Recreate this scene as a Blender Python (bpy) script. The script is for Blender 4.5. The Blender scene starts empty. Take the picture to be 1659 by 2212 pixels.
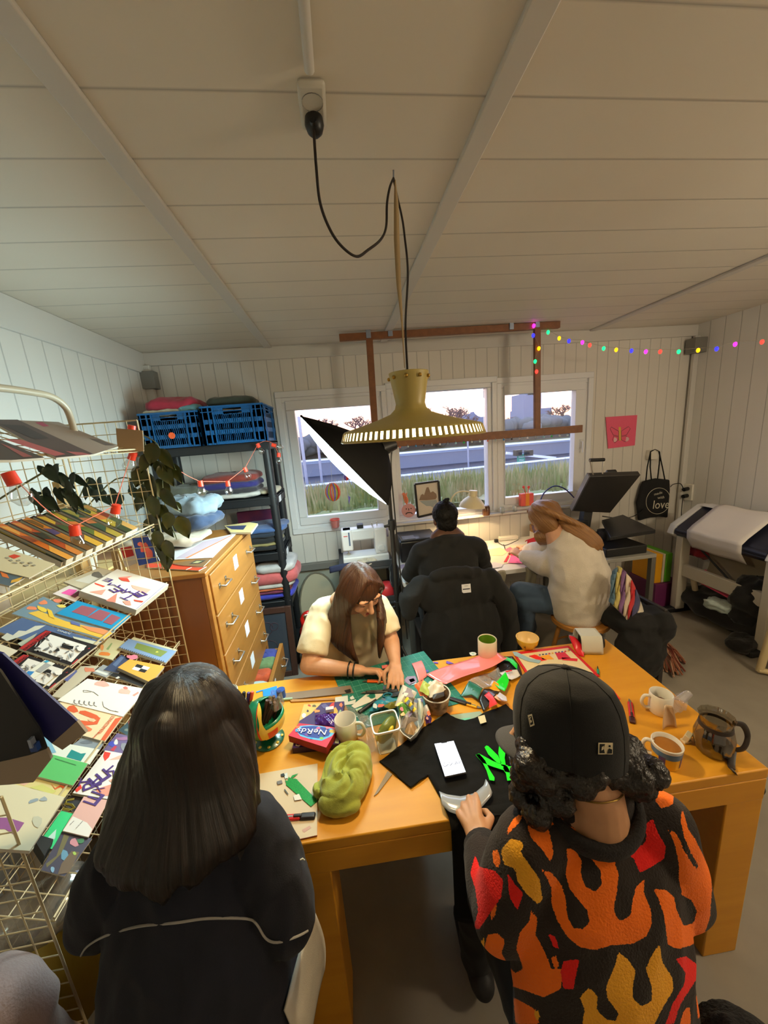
import bpy, math, random
import numpy as np
from mathutils import Vector as V, Matrix, noise as mnoise
random.seed(7)
C=bpy.context.scene.collection
S=bpy.context.scene
# ---------------------------------------------------------------- camera
FP=779.2; CX,CY=829.5,1106.0; YAW,PIT,ROL=[math.radians(a) for a in(6.1153,12.2577,4.4907)]
EYE=V((0,0,1.8))
_f=V((math.sin(YAW)*math.cos(PIT),math.cos(YAW)*math.cos(PIT),-math.sin(PIT)))
_r=V((math.cos(YAW),-math.sin(YAW),0)); _d=_f.cross(_r)
RT=math.cos(ROL)*_r+math.sin(ROL)*_d; DN=-math.sin(ROL)*_r+math.cos(ROL)*_d
cam=bpy.data.objects.new('camera',bpy.data.cameras.new('camera')); C.objects.link(cam); S.camera=cam
cam.matrix_world=Matrix(((RT.x,-DN.x,-_f.x,0),(RT.y,-DN.y,-_f.y,0),(RT.z,-DN.z,-_f.z,1.8),(0,0,0,1)))
cam.data.sensor_fit='VERTICAL'; cam.data.sensor_height=36; cam.data.lens=FP/2212*36; cam.data.clip_start=.02
S.view_settings.view_transform='Standard'; S.view_settings.look='None'; S.view_settings.gamma=1; S.view_settings.exposure=0.0
S.cycles.max_bounces=8; S.cycles.diffuse_bounces=5; S.cycles.transparent_max_bounces=16; S.cycles.sample_clamp_indirect=4; S.cycles.caustics_reflective=False; S.cycles.caustics_refractive=False
# world: dusk sky, pink to orange near the horizon on the right
w=bpy.data.worlds.new('dusk'); S.world=w; w.use_nodes=True
nt=w.node_tree; bg=nt.nodes['Background']
tc=nt.nodes.new('ShaderNodeTexCoord'); sx=nt.nodes.new('ShaderNodeSeparateXYZ'); nt.links.new(tc.outputs['Generated'],sx.inputs[0])
rp=nt.nodes.new('ShaderNodeValToRGB'); e=rp.color_ramp.elements
e[0].position=0;e[0].color=(.25,.27,.33,1);e[1].position=1;e[1].color=(.28,.42,.75,1)
for p,c in((.0,(1.0,.42,.22,1)),(.06,(1.0,.62,.5,1)),(.16,(.92,.78,.84,1)),(.4,(.5,.6,.85,1))):
    k=e.new(p+.001);k.color=c
nt.links.new(sx.outputs['Z'],rp.inputs[0]); nt.links.new(rp.outputs[0],bg.inputs[0]); bg.inputs[1].default_value=5.0
def lamp(kind,name,loc,energy,col,**kw):
    l=bpy.data.lights.new(name,kind); l.energy=energy; l.color=col
    for k,v in kw.items(): setattr(l,k,v)
    o=bpy.data.objects.new(name,l); C.objects.link(o); o.location=loc; return o
# ---------------------------------------------------------------- pixel -> world helpers
def ray(u,v): return (RT*((u-CX)/FP)+DN*((v-CY)/FP)+_f)
def pl(u,v,p0,n):
    d=ray(u,v); n=V(n); return EYE+d*((V(p0)-EYE).dot(n)/d.dot(n))
def pz(u,v,z): return pl(u,v,(0,0,z),(0,0,1))
def py(u,v,y): return pl(u,v,(0,y,0),(0,1,0))
def px(u,v,x): return pl(u,v,(x,0,0),(1,0,0))
def pd(u,v,d):
    r=ray(u,v); return EYE+r*d
# ---------------------------------------------------------------- materials
def lin(c):
    return tuple(((x/255)/12.92 if x/255<=.04045 else ((x/255+.055)/1.055)**2.4) for x in c)+(1,)
MC={}
def mat(name,c=(200,200,200),rough=.6,metal=0,emit=0,ec=None,noise=None,bump=None,sheen=0,spec=None,coat=0):
    if name in MC: return MC[name]
    m=bpy.data.materials.new(name); MC[name]=m; m.use_nodes=True; n=m.node_tree; b=n.nodes['Principled BSDF']
    b.inputs['Base Color'].default_value=lin(c); b.inputs['Roughness'].default_value=rough; b.inputs['Metallic'].default_value=metal
    if spec is not None: b.inputs['Specular IOR Level'].default_value=spec
    if coat: b.inputs['Coat Weight'].default_value=coat
    if sheen: b.inputs['Sheen Weight'].default_value=sheen
    if emit: b.inputs['Emission Color'].default_value=lin(ec or c); b.inputs['Emission Strength'].default_value=emit
    if noise or bump:
        g=n.nodes.new('ShaderNodeNewGeometry')
    if noise: # (scale vec or number, second colour, contrast)
        sc,c2=noise[:2]; mp=n.nodes.new('ShaderNodeMapping'); n.links.new(g.outputs['Position'],mp.inputs[0])
        mp.inputs['Scale'].default_value=sc if isinstance(sc,tuple) else (sc,sc,sc)
        t=n.nodes.new('ShaderNodeTexNoise'); t.inputs['Scale'].default_value=1; t.inputs['Detail'].default_value=4; n.links.new(mp.outputs[0],t.inputs[0])
        r=n.nodes.new('ShaderNodeMapRange'); k=noise[2] if len(noise)>2 else .2; r.inputs[1].default_value=.5-k; r.inputs[2].default_value=.5+k; n.links.new(t.outputs[0],r.inputs[0])
        x=n.nodes.new('ShaderNodeMix'); x.data_type='RGBA'; x.inputs[6].default_value=lin(c); x.inputs[7].default_value=lin(c2)
        n.links.new(r.outputs[0],x.inputs[0]); n.links.new(x.outputs[2],b.inputs['Base Color'])
    if bump:
        sc,st=bump; mp=n.nodes.new('ShaderNodeMapping'); n.links.new(g.outputs['Position'],mp.inputs[0])
        mp.inputs['Scale'].default_value=sc if isinstance(sc,tuple) else (sc,sc,sc)
        t=n.nodes.new('ShaderNodeTexNoise'); t.inputs['Scale'].default_value=1; t.inputs['Detail'].default_value=3; n.links.new(mp.outputs[0],t.inputs[0])
        bn=n.nodes.new('ShaderNodeBump'); bn.inputs['Strength'].default_value=st; bn.inputs['Distance'].default_value=.01
        n.links.new(t.outputs[0],bn.inputs['Height']); n.links.new(bn.outputs[0],b.inputs['Normal'])
    return m
def plank(name,c,c2,axis,w,gd=.35,joint_tone=None):
    """painted boards: V grooves every w metres along an axis, faint stains"""
    m=mat(name,c,.55,noise=((.9,.9,.9),c2,.25)); n=m.node_tree; b=n.nodes['Principled BSDF']
    g=n.nodes.new('ShaderNodeNewGeometry'); s=n.nodes.new('ShaderNodeSeparateXYZ'); n.links.new(g.outputs['Position'],s.inputs[0])
    def mth(op,a,bb=None):
        k=n.nodes.new('ShaderNodeMath'); k.operation=op
        for i,x in enumerate((a,bb)):
            if x is None: continue
            if isinstance(x,(int,float)): k.inputs[i].default_value=x
            else: n.links.new(x,k.inputs[i])
        return k.outputs[0]
    h=None
    fr=mth('ABSOLUTE',mth('SUBTRACT',mth('FRACT',mth('MULTIPLY',s.outputs[axis],1/w)),.5))
    h=mth('MINIMUM',mth('MULTIPLY',mth('SUBTRACT',.5,fr),w/.006),1.0)
    bn=n.nodes.new('ShaderNodeBump'); bn.inputs['Strength'].default_value=gd; bn.inputs['Distance'].default_value=.006
    n.links.new(h,bn.inputs['Height']); n.links.new(bn.outputs[0],b.inputs['Normal'])
    # darker colour along the joints
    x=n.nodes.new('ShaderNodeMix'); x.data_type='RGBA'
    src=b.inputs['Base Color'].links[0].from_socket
    x.inputs[6].default_value=lin(joint_tone or tuple(int(k*.72) for k in c)); n.links.new(src,x.inputs[7]); n.links.new(mth('POWER',h,.6),x.inputs[0])
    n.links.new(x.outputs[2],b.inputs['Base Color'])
    return m
def clear(name,tint=(255,255,255),gl=.08,rough=.03,op=0.0,opc=(255,255,255)):
    """thin clear glass or plastic: see-through with a little gloss (and some body colour)"""
    if name in MC: return MC[name]
    m=bpy.data.materials.new(name); MC[name]=m; m.use_nodes=True; n=m.node_tree; n.nodes.remove(n.nodes['Principled BSDF']); out=n.nodes['Material Output']
    t=n.nodes.new('ShaderNodeBsdfTransparent'); t.inputs[0].default_value=lin(tint)
    g=n.nodes.new('ShaderNodeBsdfGlossy'); g.inputs['Roughness'].default_value=rough
    lw=n.nodes.new('ShaderNodeLayerWeight'); lw.inputs[0].default_value=.25
    mr=n.nodes.new('ShaderNodeMapRange'); mr.inputs[3].default_value=gl; mr.inputs[4].default_value=.55; n.links.new(lw.outputs['Facing'],mr.inputs[0])
    x=n.nodes.new('ShaderNodeMixShader'); n.links.new(mr.outputs[0],x.inputs[0]); n.links.new(t.outputs[0],x.inputs[1]); n.links.new(g.outputs[0],x.inputs[2])
    last=x.outputs[0]
    if op:
        d=n.nodes.new('ShaderNodeBsdfDiffuse'); d.inputs[0].default_value=lin(opc); y=n.nodes.new('ShaderNodeMixShader'); y.inputs[0].default_value=op
        n.links.new(last,y.inputs[1]); n.links.new(d.outputs[0],y.inputs[2]); last=y.outputs[0]
    n.links.new(last,out.inputs[0]); return m
# ---------------------------------------------------------------- mesh builder
def frame(z,x=None):
    z=V(z).normalized(); a=V(x) if x is not None else (V((0,0,1)) if abs(z.z)<.9 else V((1,0,0)))
    y=z.cross(a); y.normalize(); x=y.cross(z); return x,y,z
def TRS(loc=(0,0,0),rz=0,rx=0,ry=0,s=1):
    return Matrix.Translation(V(loc))@Matrix.Rotation(rz,4,'Z')@Matrix.Rotation(ry,4,'Y')@Matrix.Rotation(rx,4,'X')@Matrix.Scale(s,4)
class MB:
    def __init__(s,M=None): s.v=[];s.f=[];s.m=[];s.M=M or Matrix.Identity(4)
    def add(s,vs,fs,m):
        o=len(s.v); M=s.M
        s.v+=[M@V(p) for p in vs]; s.f+=[[i+o for i in f] for f in fs]; s.m+=[m]*len(fs); return s
    def box(s,c,d,m,R=None):
        x,y,z=[k/2 for k in d]; vs=[V((a*x,b*y,e*z)) for a in(-1,1) for b in(-1,1) for e in(-1,1)]
        if R is not None: vs=[R@p for p in vs]
        c=V(c); return s.add([p+c for p in vs],[(0,1,3,2),(4,6,7,5),(0,4,5,1),(2,3,7,6),(0,2,6,4),(1,5,7,3)],m)
    def bb(s,a,b,m):
        a,b=V(a),V(b); return s.box((a+b)/2,[abs(k) for k in(b-a)],m)
    def bar(s,p,q,w,h,m,up=(0,0,1)):
        p,q=V(p),V(q); z=(q-p).normalized(); x=V(up).cross(z)
        if x.length<1e-4: x=V((1,0,0))
        x.normalize(); y=z.cross(x); vs=[b+x*(i*w/2)+y*(j*h/2) for b in(p,q) for i,j in((-1,-1),(1,-1),(1,1),(-1,1))]
        return s.add(vs,[(3,2,1,0),(4,5,6,7),(0,1,5,4),(1,2,6,5),(2,3,7,6),(3,0,4,7)],m)
    def tube(s,pts,r,m,n=8,cap=True,fl=1.0,up=None,closed=False,dome=False):
        pts=[V(p) for p in pts]; N=len(pts); rs=r if isinstance(r,(list,tuple)) else [r]*N
        rs=list(rs)
        if dome:  # round the ends
            a,b=pts[0],pts[-1]; da=(pts[0]-pts[1]).normalized(); db=(pts[-1]-pts[-2]).normalized(); r0,r1=rs[0],rs[-1]
            R0=max(r0) if isinstance(r0,tuple) else r0; R1=max(r1) if isinstance(r1,tuple) else r1
            sc=lambda q,k:(q[0]*k,q[1]*k) if isinstance(q,tuple) else q*k
            pre=[(a+da*R0*math.sin(t),sc(r0,math.cos(t))) for t in(1.5,1.1,.6)]; post=[(b+db*R1*math.sin(t),sc(r1,math.cos(t))) for t in(.6,1.1,1.5)]
            pts=[p for p,_ in pre]+pts+[p for p,_ in post]; rs=[q for _,q in pre]+rs+[q for _,q in post]; N=len(pts)
        vs=[];X=None
        for i,p in enumerate(pts):
            if closed: t=pts[(i+1)%N]-pts[i-1]
            else: t=pts[min(i+1,N-1)]-pts[max(i-1,0)]
            if t.length<1e-9: t=V((0,0,1))
            t.normalize()
            if X is None: X,Y,_=frame(t,up)
            else:
                X=X-t*X.dot(t)
                if X.length<1e-6: X,Y,_=frame(t)
                X.normalize()
            Y=t.cross(X); q=rs[i]; a,b=q if isinstance(q,tuple) else (q,q*fl)
            vs+=[p+X*(a*math.cos(2*math.pi*k/n))+Y*(b*math.sin(2*math.pi*k/n)) for k in range(n)]
        fs=[(i*n+k,i*n+(k+1)%n,((i+1)%N)*n+(k+1)%n,((i+1)%N)*n+k) for i in range(N if closed else N-1) for k in range(n)]
        if cap and not closed: fs+=[tuple(range(n-1,-1,-1)),tuple((N-1)*n+k for k in range(n))]
        return s.add(vs,fs,m)
    def lathe(s,prof,m,c=(0,0,0),n=24,R=None,sx=1,sy=1,a0=0,a1=2*math.pi):
        full=abs(a1-a0-2*math.pi)<1e-6; K=n if full else n+1; vs=[]
        for r,z in prof:
            for k in range(K):
                a=a0+(a1-a0)*k/n; p=V((r*math.cos(a)*sx,r*math.sin(a)*sy,z))
                if R is not None: p=R@p
                vs.append(p+V(c))
        fs=[(i*K+k,i*K+(k+1)%K,(i+1)*K+(k+1)%K,(i+1)*K+k) for i in range(len(prof)-1) for k in range(n)]
        return s.add(vs,fs,m)
    def prism(s,pts,vec,m):
        pts=[V(p) for p in pts]; n=len(pts); vec=V(vec)
        return s.add(pts+[p+vec for p in pts],[tuple(range(n-1,-1,-1)),tuple(range(n,2*n))]+[(k,(k+1)%n,n+(k+1)%n,n+k) for k in range(n)],m)
    def poly(s,pts,m): return s.add(pts,[tuple(range(len(pts)))],m)
    def grid(s,fn,nu,nv,m,closeu=False):
        vs=[fn(i/(nu-(0 if closeu else 1)),j/(nv-1)) for j in range(nv) for i in range(nu)]
        fs=[(j*nu+i,j*nu+(i+1)%nu,(j+1)*nu+(i+1)%nu,(j+1)*nu+i) for j in range(nv-1) for i in range(nu if closeu else nu-1)]
        return s.add(vs,fs,m)
    def ell(s,c,r,m,n=16,R=None):
        r=r if isinstance(r,(tuple,list)) else (r,r,r); c=V(c); k=max(6,n//2)
        prof=[(math.sin(math.pi*(i+.001)/(k+.002)),-math.cos(math.pi*(i+.001)/(k+.002))) for i in range(k+1)]
        vs=[]
        for a,z in prof:
            for j in range(n):
                p=V((a*math.cos(2*math.pi*j/n)*r[0],a*math.sin(2*math.pi*j/n)*r[1],z*r[2]))
                if R is not None: p=R@p
                vs.append(p+c)
        fs=[(i*n+j,i*n+(j+1)%n,(i+1)*n+(j+1)%n,(i+1)*n+j) for i in range(k) for j in range(n)]+[tuple(range(n-1,-1,-1)),tuple(k*n+j for j in range(n))]
        return s.add(vs,fs,m)
    def text(s,body,size,M,m,depth=.0004,align='CENTER',shear=0):
        c=bpy.data.curves.new('t','FONT'); c.body=body; c.size=size; c.align_x=align; c.align_y='CENTER'; c.extrude=depth; c.resolution_u=3; c.shear=shear
        o=bpy.data.objects.new('t',c); me=bpy.data.meshes.new_from_object(o)
        s.add([M@v.co for v in me.vertices],[tuple(p.vertices) for p in me.polygons],m)
        bpy.data.objects.remove(o); bpy.data.curves.remove(c); bpy.data.meshes.remove(me); return s
    def mesh(s,name,origin,smooth=None):
        me=bpy.data.meshes.new(name); o=V(origin); me.from_pydata([p-o for p in s.v],[],s.f)
        ms=[];idx=[]
        for m in s.m:
            if m not in ms: ms.append(m)
            idx.append(ms.index(m))
        for m in ms: me.materials.append(m)
        me.polygons.foreach_set('material_index',idx)
        if smooth is not None: me.shade_smooth(); me.set_sharp_from_angle(angle=math.radians(smooth))
        me.update(); return me
def base(mb):
    a=np.array([tuple(p) for p in mb.v]); lo,hi=a.min(0),a.max(0); return V(((lo[0]+hi[0])/2,(lo[1]+hi[1])/2,lo[2]))
def props(o,label,cat,group=None,kind=None):
    if label: o['label']=label
    if cat: o['category']=cat
    if group: o['group']=group
    if kind: o['kind']=kind
    return o
def top(name,label,cat,loc,group=None):
    o=bpy.data.objects.new(name,None); C.objects.link(o); o.location=V(loc); o.empty_display_size=.05; props(o,label,cat,group); o['_o']=0; del o['_o']; return o
WL={}
def wloc(o):
    p=V((0,0,0))
    while o: p=p+V(o.location); o=o.parent
    return p
def part(name,mb,parent,smooth=None,bev=0,label=None,kind=None):
    org=wloc(parent); o=bpy.data.objects.new(name,mb.mesh(name,org,smooth)); C.objects.link(o); o.parent=parent
    if label: o['label']=label
    if kind: o['kind']=kind
    if bev: bevel(o,bev)
    return o
def bevel(o,w,seg=2):
    b=o.modifiers.new('b','BEVEL'); b.width=w; b.segments=seg; b.limit_method='ANGLE'; b.angle_limit=.6; o.data.shade_smooth(); o.data.set_sharp_from_angle(angle=.7)
def one(name,mb,label,cat,group=None,smooth=None,kind=None,bev=0):
    org=base(mb); o=bpy.data.objects.new(name,mb.mesh(name,org,smooth)); C.objects.link(o); o.location=org; props(o,label,cat,group,kind)
    if bev: bevel(o,bev)
    return o
def struct(name,mb,parent=None,smooth=None,bev=0,kind='structure'):
    if parent: return part(name,mb,parent,smooth,bev)
    return one(name,mb,None,None,None,smooth,kind,bev)
def fuse(mb,vox,it=6,fac=.5):
    """melt overlapping solids into one continuous skin"""
    me=mb.mesh('tmp',(0,0,0)); o=bpy.data.objects.new('tmp',me); C.objects.link(o)
    r=o.modifiers.new('r','REMESH'); r.mode='VOXEL'; r.voxel_size=vox
    if it: q=o.modifiers.new('s','SMOOTH'); q.iterations=it; q.factor=fac
    dg=bpy.context.evaluated_depsgraph_get(); dg.update()
    n=bpy.data.meshes.new_from_object(o.evaluated_get(dg)); 
    co=np.empty(len(n.vertices)*3); n.vertices.foreach_get('co',co); co=co.reshape(-1,3)
    fs=[tuple(p.vertices) for p in n.polygons]
    bpy.data.objects.remove(o); bpy.data.meshes.remove(me); bpy.data.meshes.remove(n)
    out=MB(); out.v=[V(c) for c in co]; out.f=fs; out.m=[mb.m[0]]*len(fs); out.co=co; return out
def wrinkle(mb,amp,scale,seed=0,sv=(1,1,1)):
    """push the skin in and out along its normal with soft ridged noise: folds of cloth"""
    me=bpy.data.meshes.new('t'); me.from_pydata(mb.v,[],mb.f); me.update()
    for i,v in enumerate(me.vertices):
        p=V((v.co.x*sv[0],v.co.y*sv[1],v.co.z*sv[2]))*scale+V((seed,seed*1.7,0))
        d=(1-abs(mnoise.noise(p))*2.2)*.6+mnoise.noise(p*2.3)*.3
        mb.v[i]=v.co+v.normal*(amp*d)
    bpy.data.meshes.remove(me); return mb
def spline(pts,n=8):
    pts=[V(p) for p in pts]; out=[]
    for i in range(len(pts)-1):
        a,b,c,d=pts[max(i-1,0)],pts[i],pts[i+1],pts[min(i+2,len(pts)-1)]
        for k in range(n):
            t=k/n; out.append(.5*((2*b)+(c-a)*t+(2*a-5*b+4*c-d)*t*t+(3*b-a-3*c+d)*t**3))
    return out+[pts[-1]]
# ---------------------------------------------------------------- room shell
XL,XR,YB,YF,ZC=-1.47,3.40,3.25,-1.7,2.56
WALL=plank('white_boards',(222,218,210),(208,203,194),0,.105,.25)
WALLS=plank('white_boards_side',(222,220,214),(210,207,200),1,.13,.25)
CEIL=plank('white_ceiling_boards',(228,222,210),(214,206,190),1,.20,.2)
WHITE=mat('white_paint',(205,202,196),.5); PVC=mat('white_pvc',(225,226,228),.35); GREYT=mat('grey_trunking',(120,118,112),.6)
FLOOR=mat('grey_vinyl',(150,142,128),.5,noise=(9,(138,130,118),.3),bump=(60,.05))
b=MB().bb((XL-.1,YF-.1,-.1),(XR+.1,YB+.1,0),FLOOR); struct('floor',b)
b=MB().bb((XL-.1,YF-.1,ZC),(XR+.1,YB+.1,ZC+.1),CEIL); struct('ceiling',b)
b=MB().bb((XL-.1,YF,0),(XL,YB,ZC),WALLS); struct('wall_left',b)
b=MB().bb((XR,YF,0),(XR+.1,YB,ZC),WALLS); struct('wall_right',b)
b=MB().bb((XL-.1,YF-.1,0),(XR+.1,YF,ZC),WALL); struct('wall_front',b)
WIN=[(-.46,.415,1.00,2.17),(.475,1.415,.985,2.185),(1.475,2.345,1.0,2.17)]
b=MB(); xs=[XL-.1]+[k for q in WIN for k in q[:2]]+[XR+.1]
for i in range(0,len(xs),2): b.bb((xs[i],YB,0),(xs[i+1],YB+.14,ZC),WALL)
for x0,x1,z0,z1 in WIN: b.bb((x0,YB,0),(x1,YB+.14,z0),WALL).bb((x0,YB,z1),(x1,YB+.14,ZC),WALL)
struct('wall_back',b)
GLASS=clear('window_glass',(245,248,250),.04,.0)
def window(n,q,g,sash):
    x0,x1,z0,z1=q; t=bpy.data.objects.new('window_%d'%n,None); C.objects.link(t); t.location=(0,YB,z0); t['kind']='structure'
    def rect(a0,a1,c0,c1,w,y0,y1): 
        m=MB(); m.bb((a0,y0,c0),(a1,y1,c0+w),PVC).bb((a0,y0,c1-w),(a1,y1,c1),PVC).bb((a0,y0,c0+w),(a0+w,y1,c1-w),PVC).bb((a1-w,y0,c0+w),(a1,y1,c1-w),PVC); return m
    part('architrave',rect(x0-.035,x1+.035,z0-.035,z1+.035,.05,YB-.018,YB-.001),t,bev=.004)
    part('window_frame',rect(x0,x1,z0,z1,.055,YB,YB+.1),t,bev=.004)
    gx0,gx1,gz0,gz1=g
    if sash:
        s=MB(); y0,y1=YB-.012,YB+.06; a0,a1,c0,c1=x0+.04,x1-.04,z0+.04,z1-.04
        s.bb((a0,y0,c0),(a1,y1,gz0),PVC).bb((a0,y0,gz1),(a1,y1,c1),PVC).bb((a0,y0,gz0),(gx0,y1,gz1),PVC).bb((gx1,y0,gz0),(a1,y1,gz1),PVC)
        sh=part('sash',s,t,bev=.006)
        h=MB(); hx=a1-.03; h.bb((hx-.012,y0-.012,1.52),(hx+.012,y0,1.60),PVC).tube([(hx,y0-.01,1.58),(hx,y0-.035,1.58),(hx,y0-.04,1.48)],.008,PVC)
        part('handle',h,sh,40)
    part('pane',MB().bb((gx0-.01,YB+.035,gz0-.01),(gx1+.01,YB+.045,gz1+.01),GLASS),t)
    return t
window(1,WIN[0],(-.348,.299,1.115,2.05),1); window(2,WIN[1],(.53,1.345,1.04,2.095),0); window(3,WIN[2],(1.52+.0,2.212,1.108,2.055),1)
struct('trim_1',MB().bb((.44,YB-.09,.965),(1.45,YB-.018,.985),WHITE).bb((1.46,YB-.09,.965),(2.37,YB-.018,.985),WHITE),bev=.003)  # sills
struct('trim_2',MB().bb((XL,YB-.02,ZC-.10),(XR,YB,ZC),WHITE),bev=.004)             # board under the ceiling
struct('trim_3',MB().bb((XL,YF,ZC-.16),(XL+.018,YB-.02,ZC),WHITE),bev=.004)
struct('trim_4',MB().bb((XL,YB-.05,.62),(.52,YB,.685),GREYT),bev=.005)              # grey trunking
CREAM=mat('cream_lower_panel',(176,180,166),.6,noise=(2,(160,160,146),.3))
struct('trim_5',MB().bb((XL,YB-.012,.0),(.52,YB,.62),CREAM))
for i,x in enumerate((-.495,.455,2.345)):
    struct('trim_%d'%(6+i),MB().bb((x-.03,YF,ZC-.014),(x+.03,YB-.02,ZC),WHITE),bev=.004)
m=MB().bb((XL,YB-.06,0),(XL+.06,YB-.02,ZC-.10),WHITE).bb((XL,YB-.10,ZC-.28),(XL+.10,YB-.02,ZC-.15),GREYT); struct('trim_9',m,bev=.004)
m=MB().bb((XR-.05,YB-.05,0),(XR,YB-.02,ZC-.10),WHITE).bb((XR-.12,YB-.12,ZC-.26),(XR,YB-.02,ZC-.13),GREYT); struct('trim_10',m,bev=.004)
struct('baseboard_right',MB().bb((XR-.015,YF,0),(XR,YB-.05,.08),WHITE),bev=.003)
struct('baseboard_back',MB().bb((.52,YB-.015,0),(XR-.05,YB,.08),WHITE),bev=.003)
# cable conduit and stain on the ceiling
p=pz(668,150,ZC-.012); struct('trim_11',MB().tube([(p.x,YF+.3,ZC-.012),(p.x,p.y,ZC-.012)],.011,WHITE,10),smooth=50)
# ---------------------------------------------------------------- outside
GR=mat('grass_ground',(120,124,84),.9,noise=(3,(140,130,98),.3)); ASPH=mat('asphalt',(96,104,120),.8); CONC=mat('blue_grey_concrete',(132,142,160),.8,noise=((.3,.3,2),(120,130,150),.3)); CONC2=mat('dark_concrete',(108,114,130),.8)
struct('trim_12',MB().bb((-40,YB+.3,-.5),(70,9.2,-.3),GR),kind='structure')
struct('trim_13',MB().bb((-60,9.2,-3.2),(110,60,-3.0),ASPH))
struct('trim_19',MB().bb((-60,28,-3.0),(110,60,.2),GR))
def quadwall(u0,v0,u1,v1,Y,h,name,m,th=.4):
    a=py(u0,v0,Y); b_=py(u1,v1,Y); k=(b_-a).normalized(); a=a-k*30; b_=b_+k*50
    return struct(name,MB().prism([(a.x,Y,a.z),(b_.x,Y,b_.z),(b_.x,Y,b_.z-h),(a.x,Y,a.z-h)],(0,th,0),m))
quadwall(866,1028,1240,988,12,4,'trim_14',CONC)          # near retaining wall top edge
quadwall(866,985,1240,952,26,.9,'trim_15',CONC2,.6)
quadwall(866,978,1240,947,26.8,3.2,'trim_16',CONC,.6)
WPAINT=mat('white_rail',(225,230,240),.5)
quadwall(866,977,1240,946,25.8,.12,'trim_17',WPAINT,.1)
quadwall(866,1026,1240,986,11.9,.05,'trim_18',WPAINT,.05)
# hedge of dry reeds in front of the road: uncountable blades
REED=mat('dry_reeds',(176,160,118),.9,noise=(2.0,(124,134,76),.12))
b=MB(); random.seed(3)
for i in range(5200):
    y=random.uniform(4.6,8.6); x=random.uniform(-.36,.72)*y*1.15; zt=1.8-y*.125+random.uniform(-.16,.10)
    zb=max(-.3,zt-random.uniform(.35,.8)); l=random.uniform(-.14,.14); w_=random.uniform(.012,.03)
    b.poly([(x-w_,y,zb),(x+w_,y,zb),(x+l+w_*.2,y+random.uniform(-.1,.1),zt)],REED)
b.grid(lambda i,j:V((-5+15*i,4.4+4.6*j,1.42-(4.4+4.6*j)*.125+.1*mnoise.noise(V((i*40,j*12,0))))),90,16,REED); b.bb((-5,8.9,-.3),(10,9.1,.2),REED); one('reed_bed',b,'dense strip of dry green and tan reeds growing outside the windows','reeds',kind='stuff')
BARK=mat('bare_bark',(104,80,80),.9); DARKG=mat('distant_dark_hedge',(78,88,92),.95,noise=(.8,(96,92,94),.25))
def bare_tree(u,v0,v1,Y,label,seed,cat='tree'):
    random.seed(seed); a=py(u,v0,Y); tp=py(u,v1,Y); h=tp.z-a.z; b=MB()
    def br(p,d,L,r,k):
        q=p+d*L; b.tube([p,(p+q)/2+V((random.uniform(-.04,.04)*L,0,0)),q],[r,r*.85,r*.7],BARK,4,False)
        if k==0: return
        for i in range(3 if k>1 else 4):
            ax=V((random.uniform(-1,1),random.uniform(-.6,.6),random.uniform(-.1,1))).normalized(); nd=(d*.72+ax*.95).normalized()
            br(q if i else p+d*L*.7,nd,L*random.uniform(.6,.8),r*.64,k-1)
    b.tube([(a.x,a.y,.15),a],h*.024,BARK,5)
    br(a,V((0,0,1)),h*.27,h*.036,5)
    b.v=[V((a.x+(p.x-a.x)*1.8,p.y,p.z)) for p in b.v]
    one('bare_tree',b,label,cat,'bare trees on the skyline')
# ground zero of the trees sits behind the far road wall
bare_tree(700,960,884,34,'bare tree on the skyline left in the left-hand window',1)
bare_tree(775,955,880,33,'bare tree showing behind the top edge of the black softbox',2)
bare_tree(918,950,862,34,'bare tree just right of the pendant neck through the middle window',5)
bare_tree(962,945,858,33,'tallest bare tree, at the centre of the middle window',4)
bare_tree(1003,940,868,35,'small bare tree by the right frame of the middle window',6)
bare_tree(1222,930,846,36,'bare tree against the red sunset at the right of the right-hand window',7)
bare_tree(1112,935,885,38,'low bare tree at the left of the right-hand window',8)
b=MB()
for i in range(90):
    u=600+i*9; Y=31+random.uniform(-1.5,1.5); v=952-.083*(u-731)-random.uniform(0,16); p=py(u,v,Y); b.ell((p.x,p.y,p.z-.5),(random.uniform(.6,1.0),.6,random.uniform(.5,.9)),DARKG,14)
b.bb((-30,31.5,-3),(60,32,.9),DARKG); b.v=[p+V((0,0,.22*mnoise.noise(p*1.7)+.12*mnoise.noise(p*5))) for p in b.v]; one('distant_hedge',b,'long dark hedge beyond the road across all three windows','hedge',smooth=60,kind='stuff')
SLATE=mat('distant_slate',(110,118,146),.9); STEEL=mat('galvanised_steel',(150,160,180),.4,.6); SIGNG=mat('sign_green',(30,150,130),.5); INK=mat('black_ink',(22,22,24),.6)
def rectat(b,u0,v0,u1,v1,Y,d,m):
    a,c=py(u0,v0,Y),py(u1,v1,Y); b.bb((a.x,Y,min(a.z,c.z)),(c.x,Y+d,max(a.z,c.z)),m)
b=MB(); rectat(b,1132,850,1168,950,40,3,SLATE); rectat(b,1140,842,1160,852,40,2,SLATE); rectat(b,1128,885,1190,950,40.5,3,SLATE); one('distant_tower',b,'blue grey tower block hazy behind the right-hand window','building')
b=MB(); rectat(b,1016,893,1060,950,38,3,SLATE); rectat(b,1030,888,1050,893,38,2,SLATE); one('distant_building',b,'low flat slate-grey building at the right edge of the middle window','building')
b=MB(); a=py(1011,978,20); q=py(1013,935,20); b.tube([(a.x,20,-3),(a.x,20,q.z)],.05,STEEL); b.box((a.x-.15,20,q.z),(.5,.12,.06),STEEL); one('street_lamp',b,'thin street lamp by the road through the middle window','lamp post',smooth=50)
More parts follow.
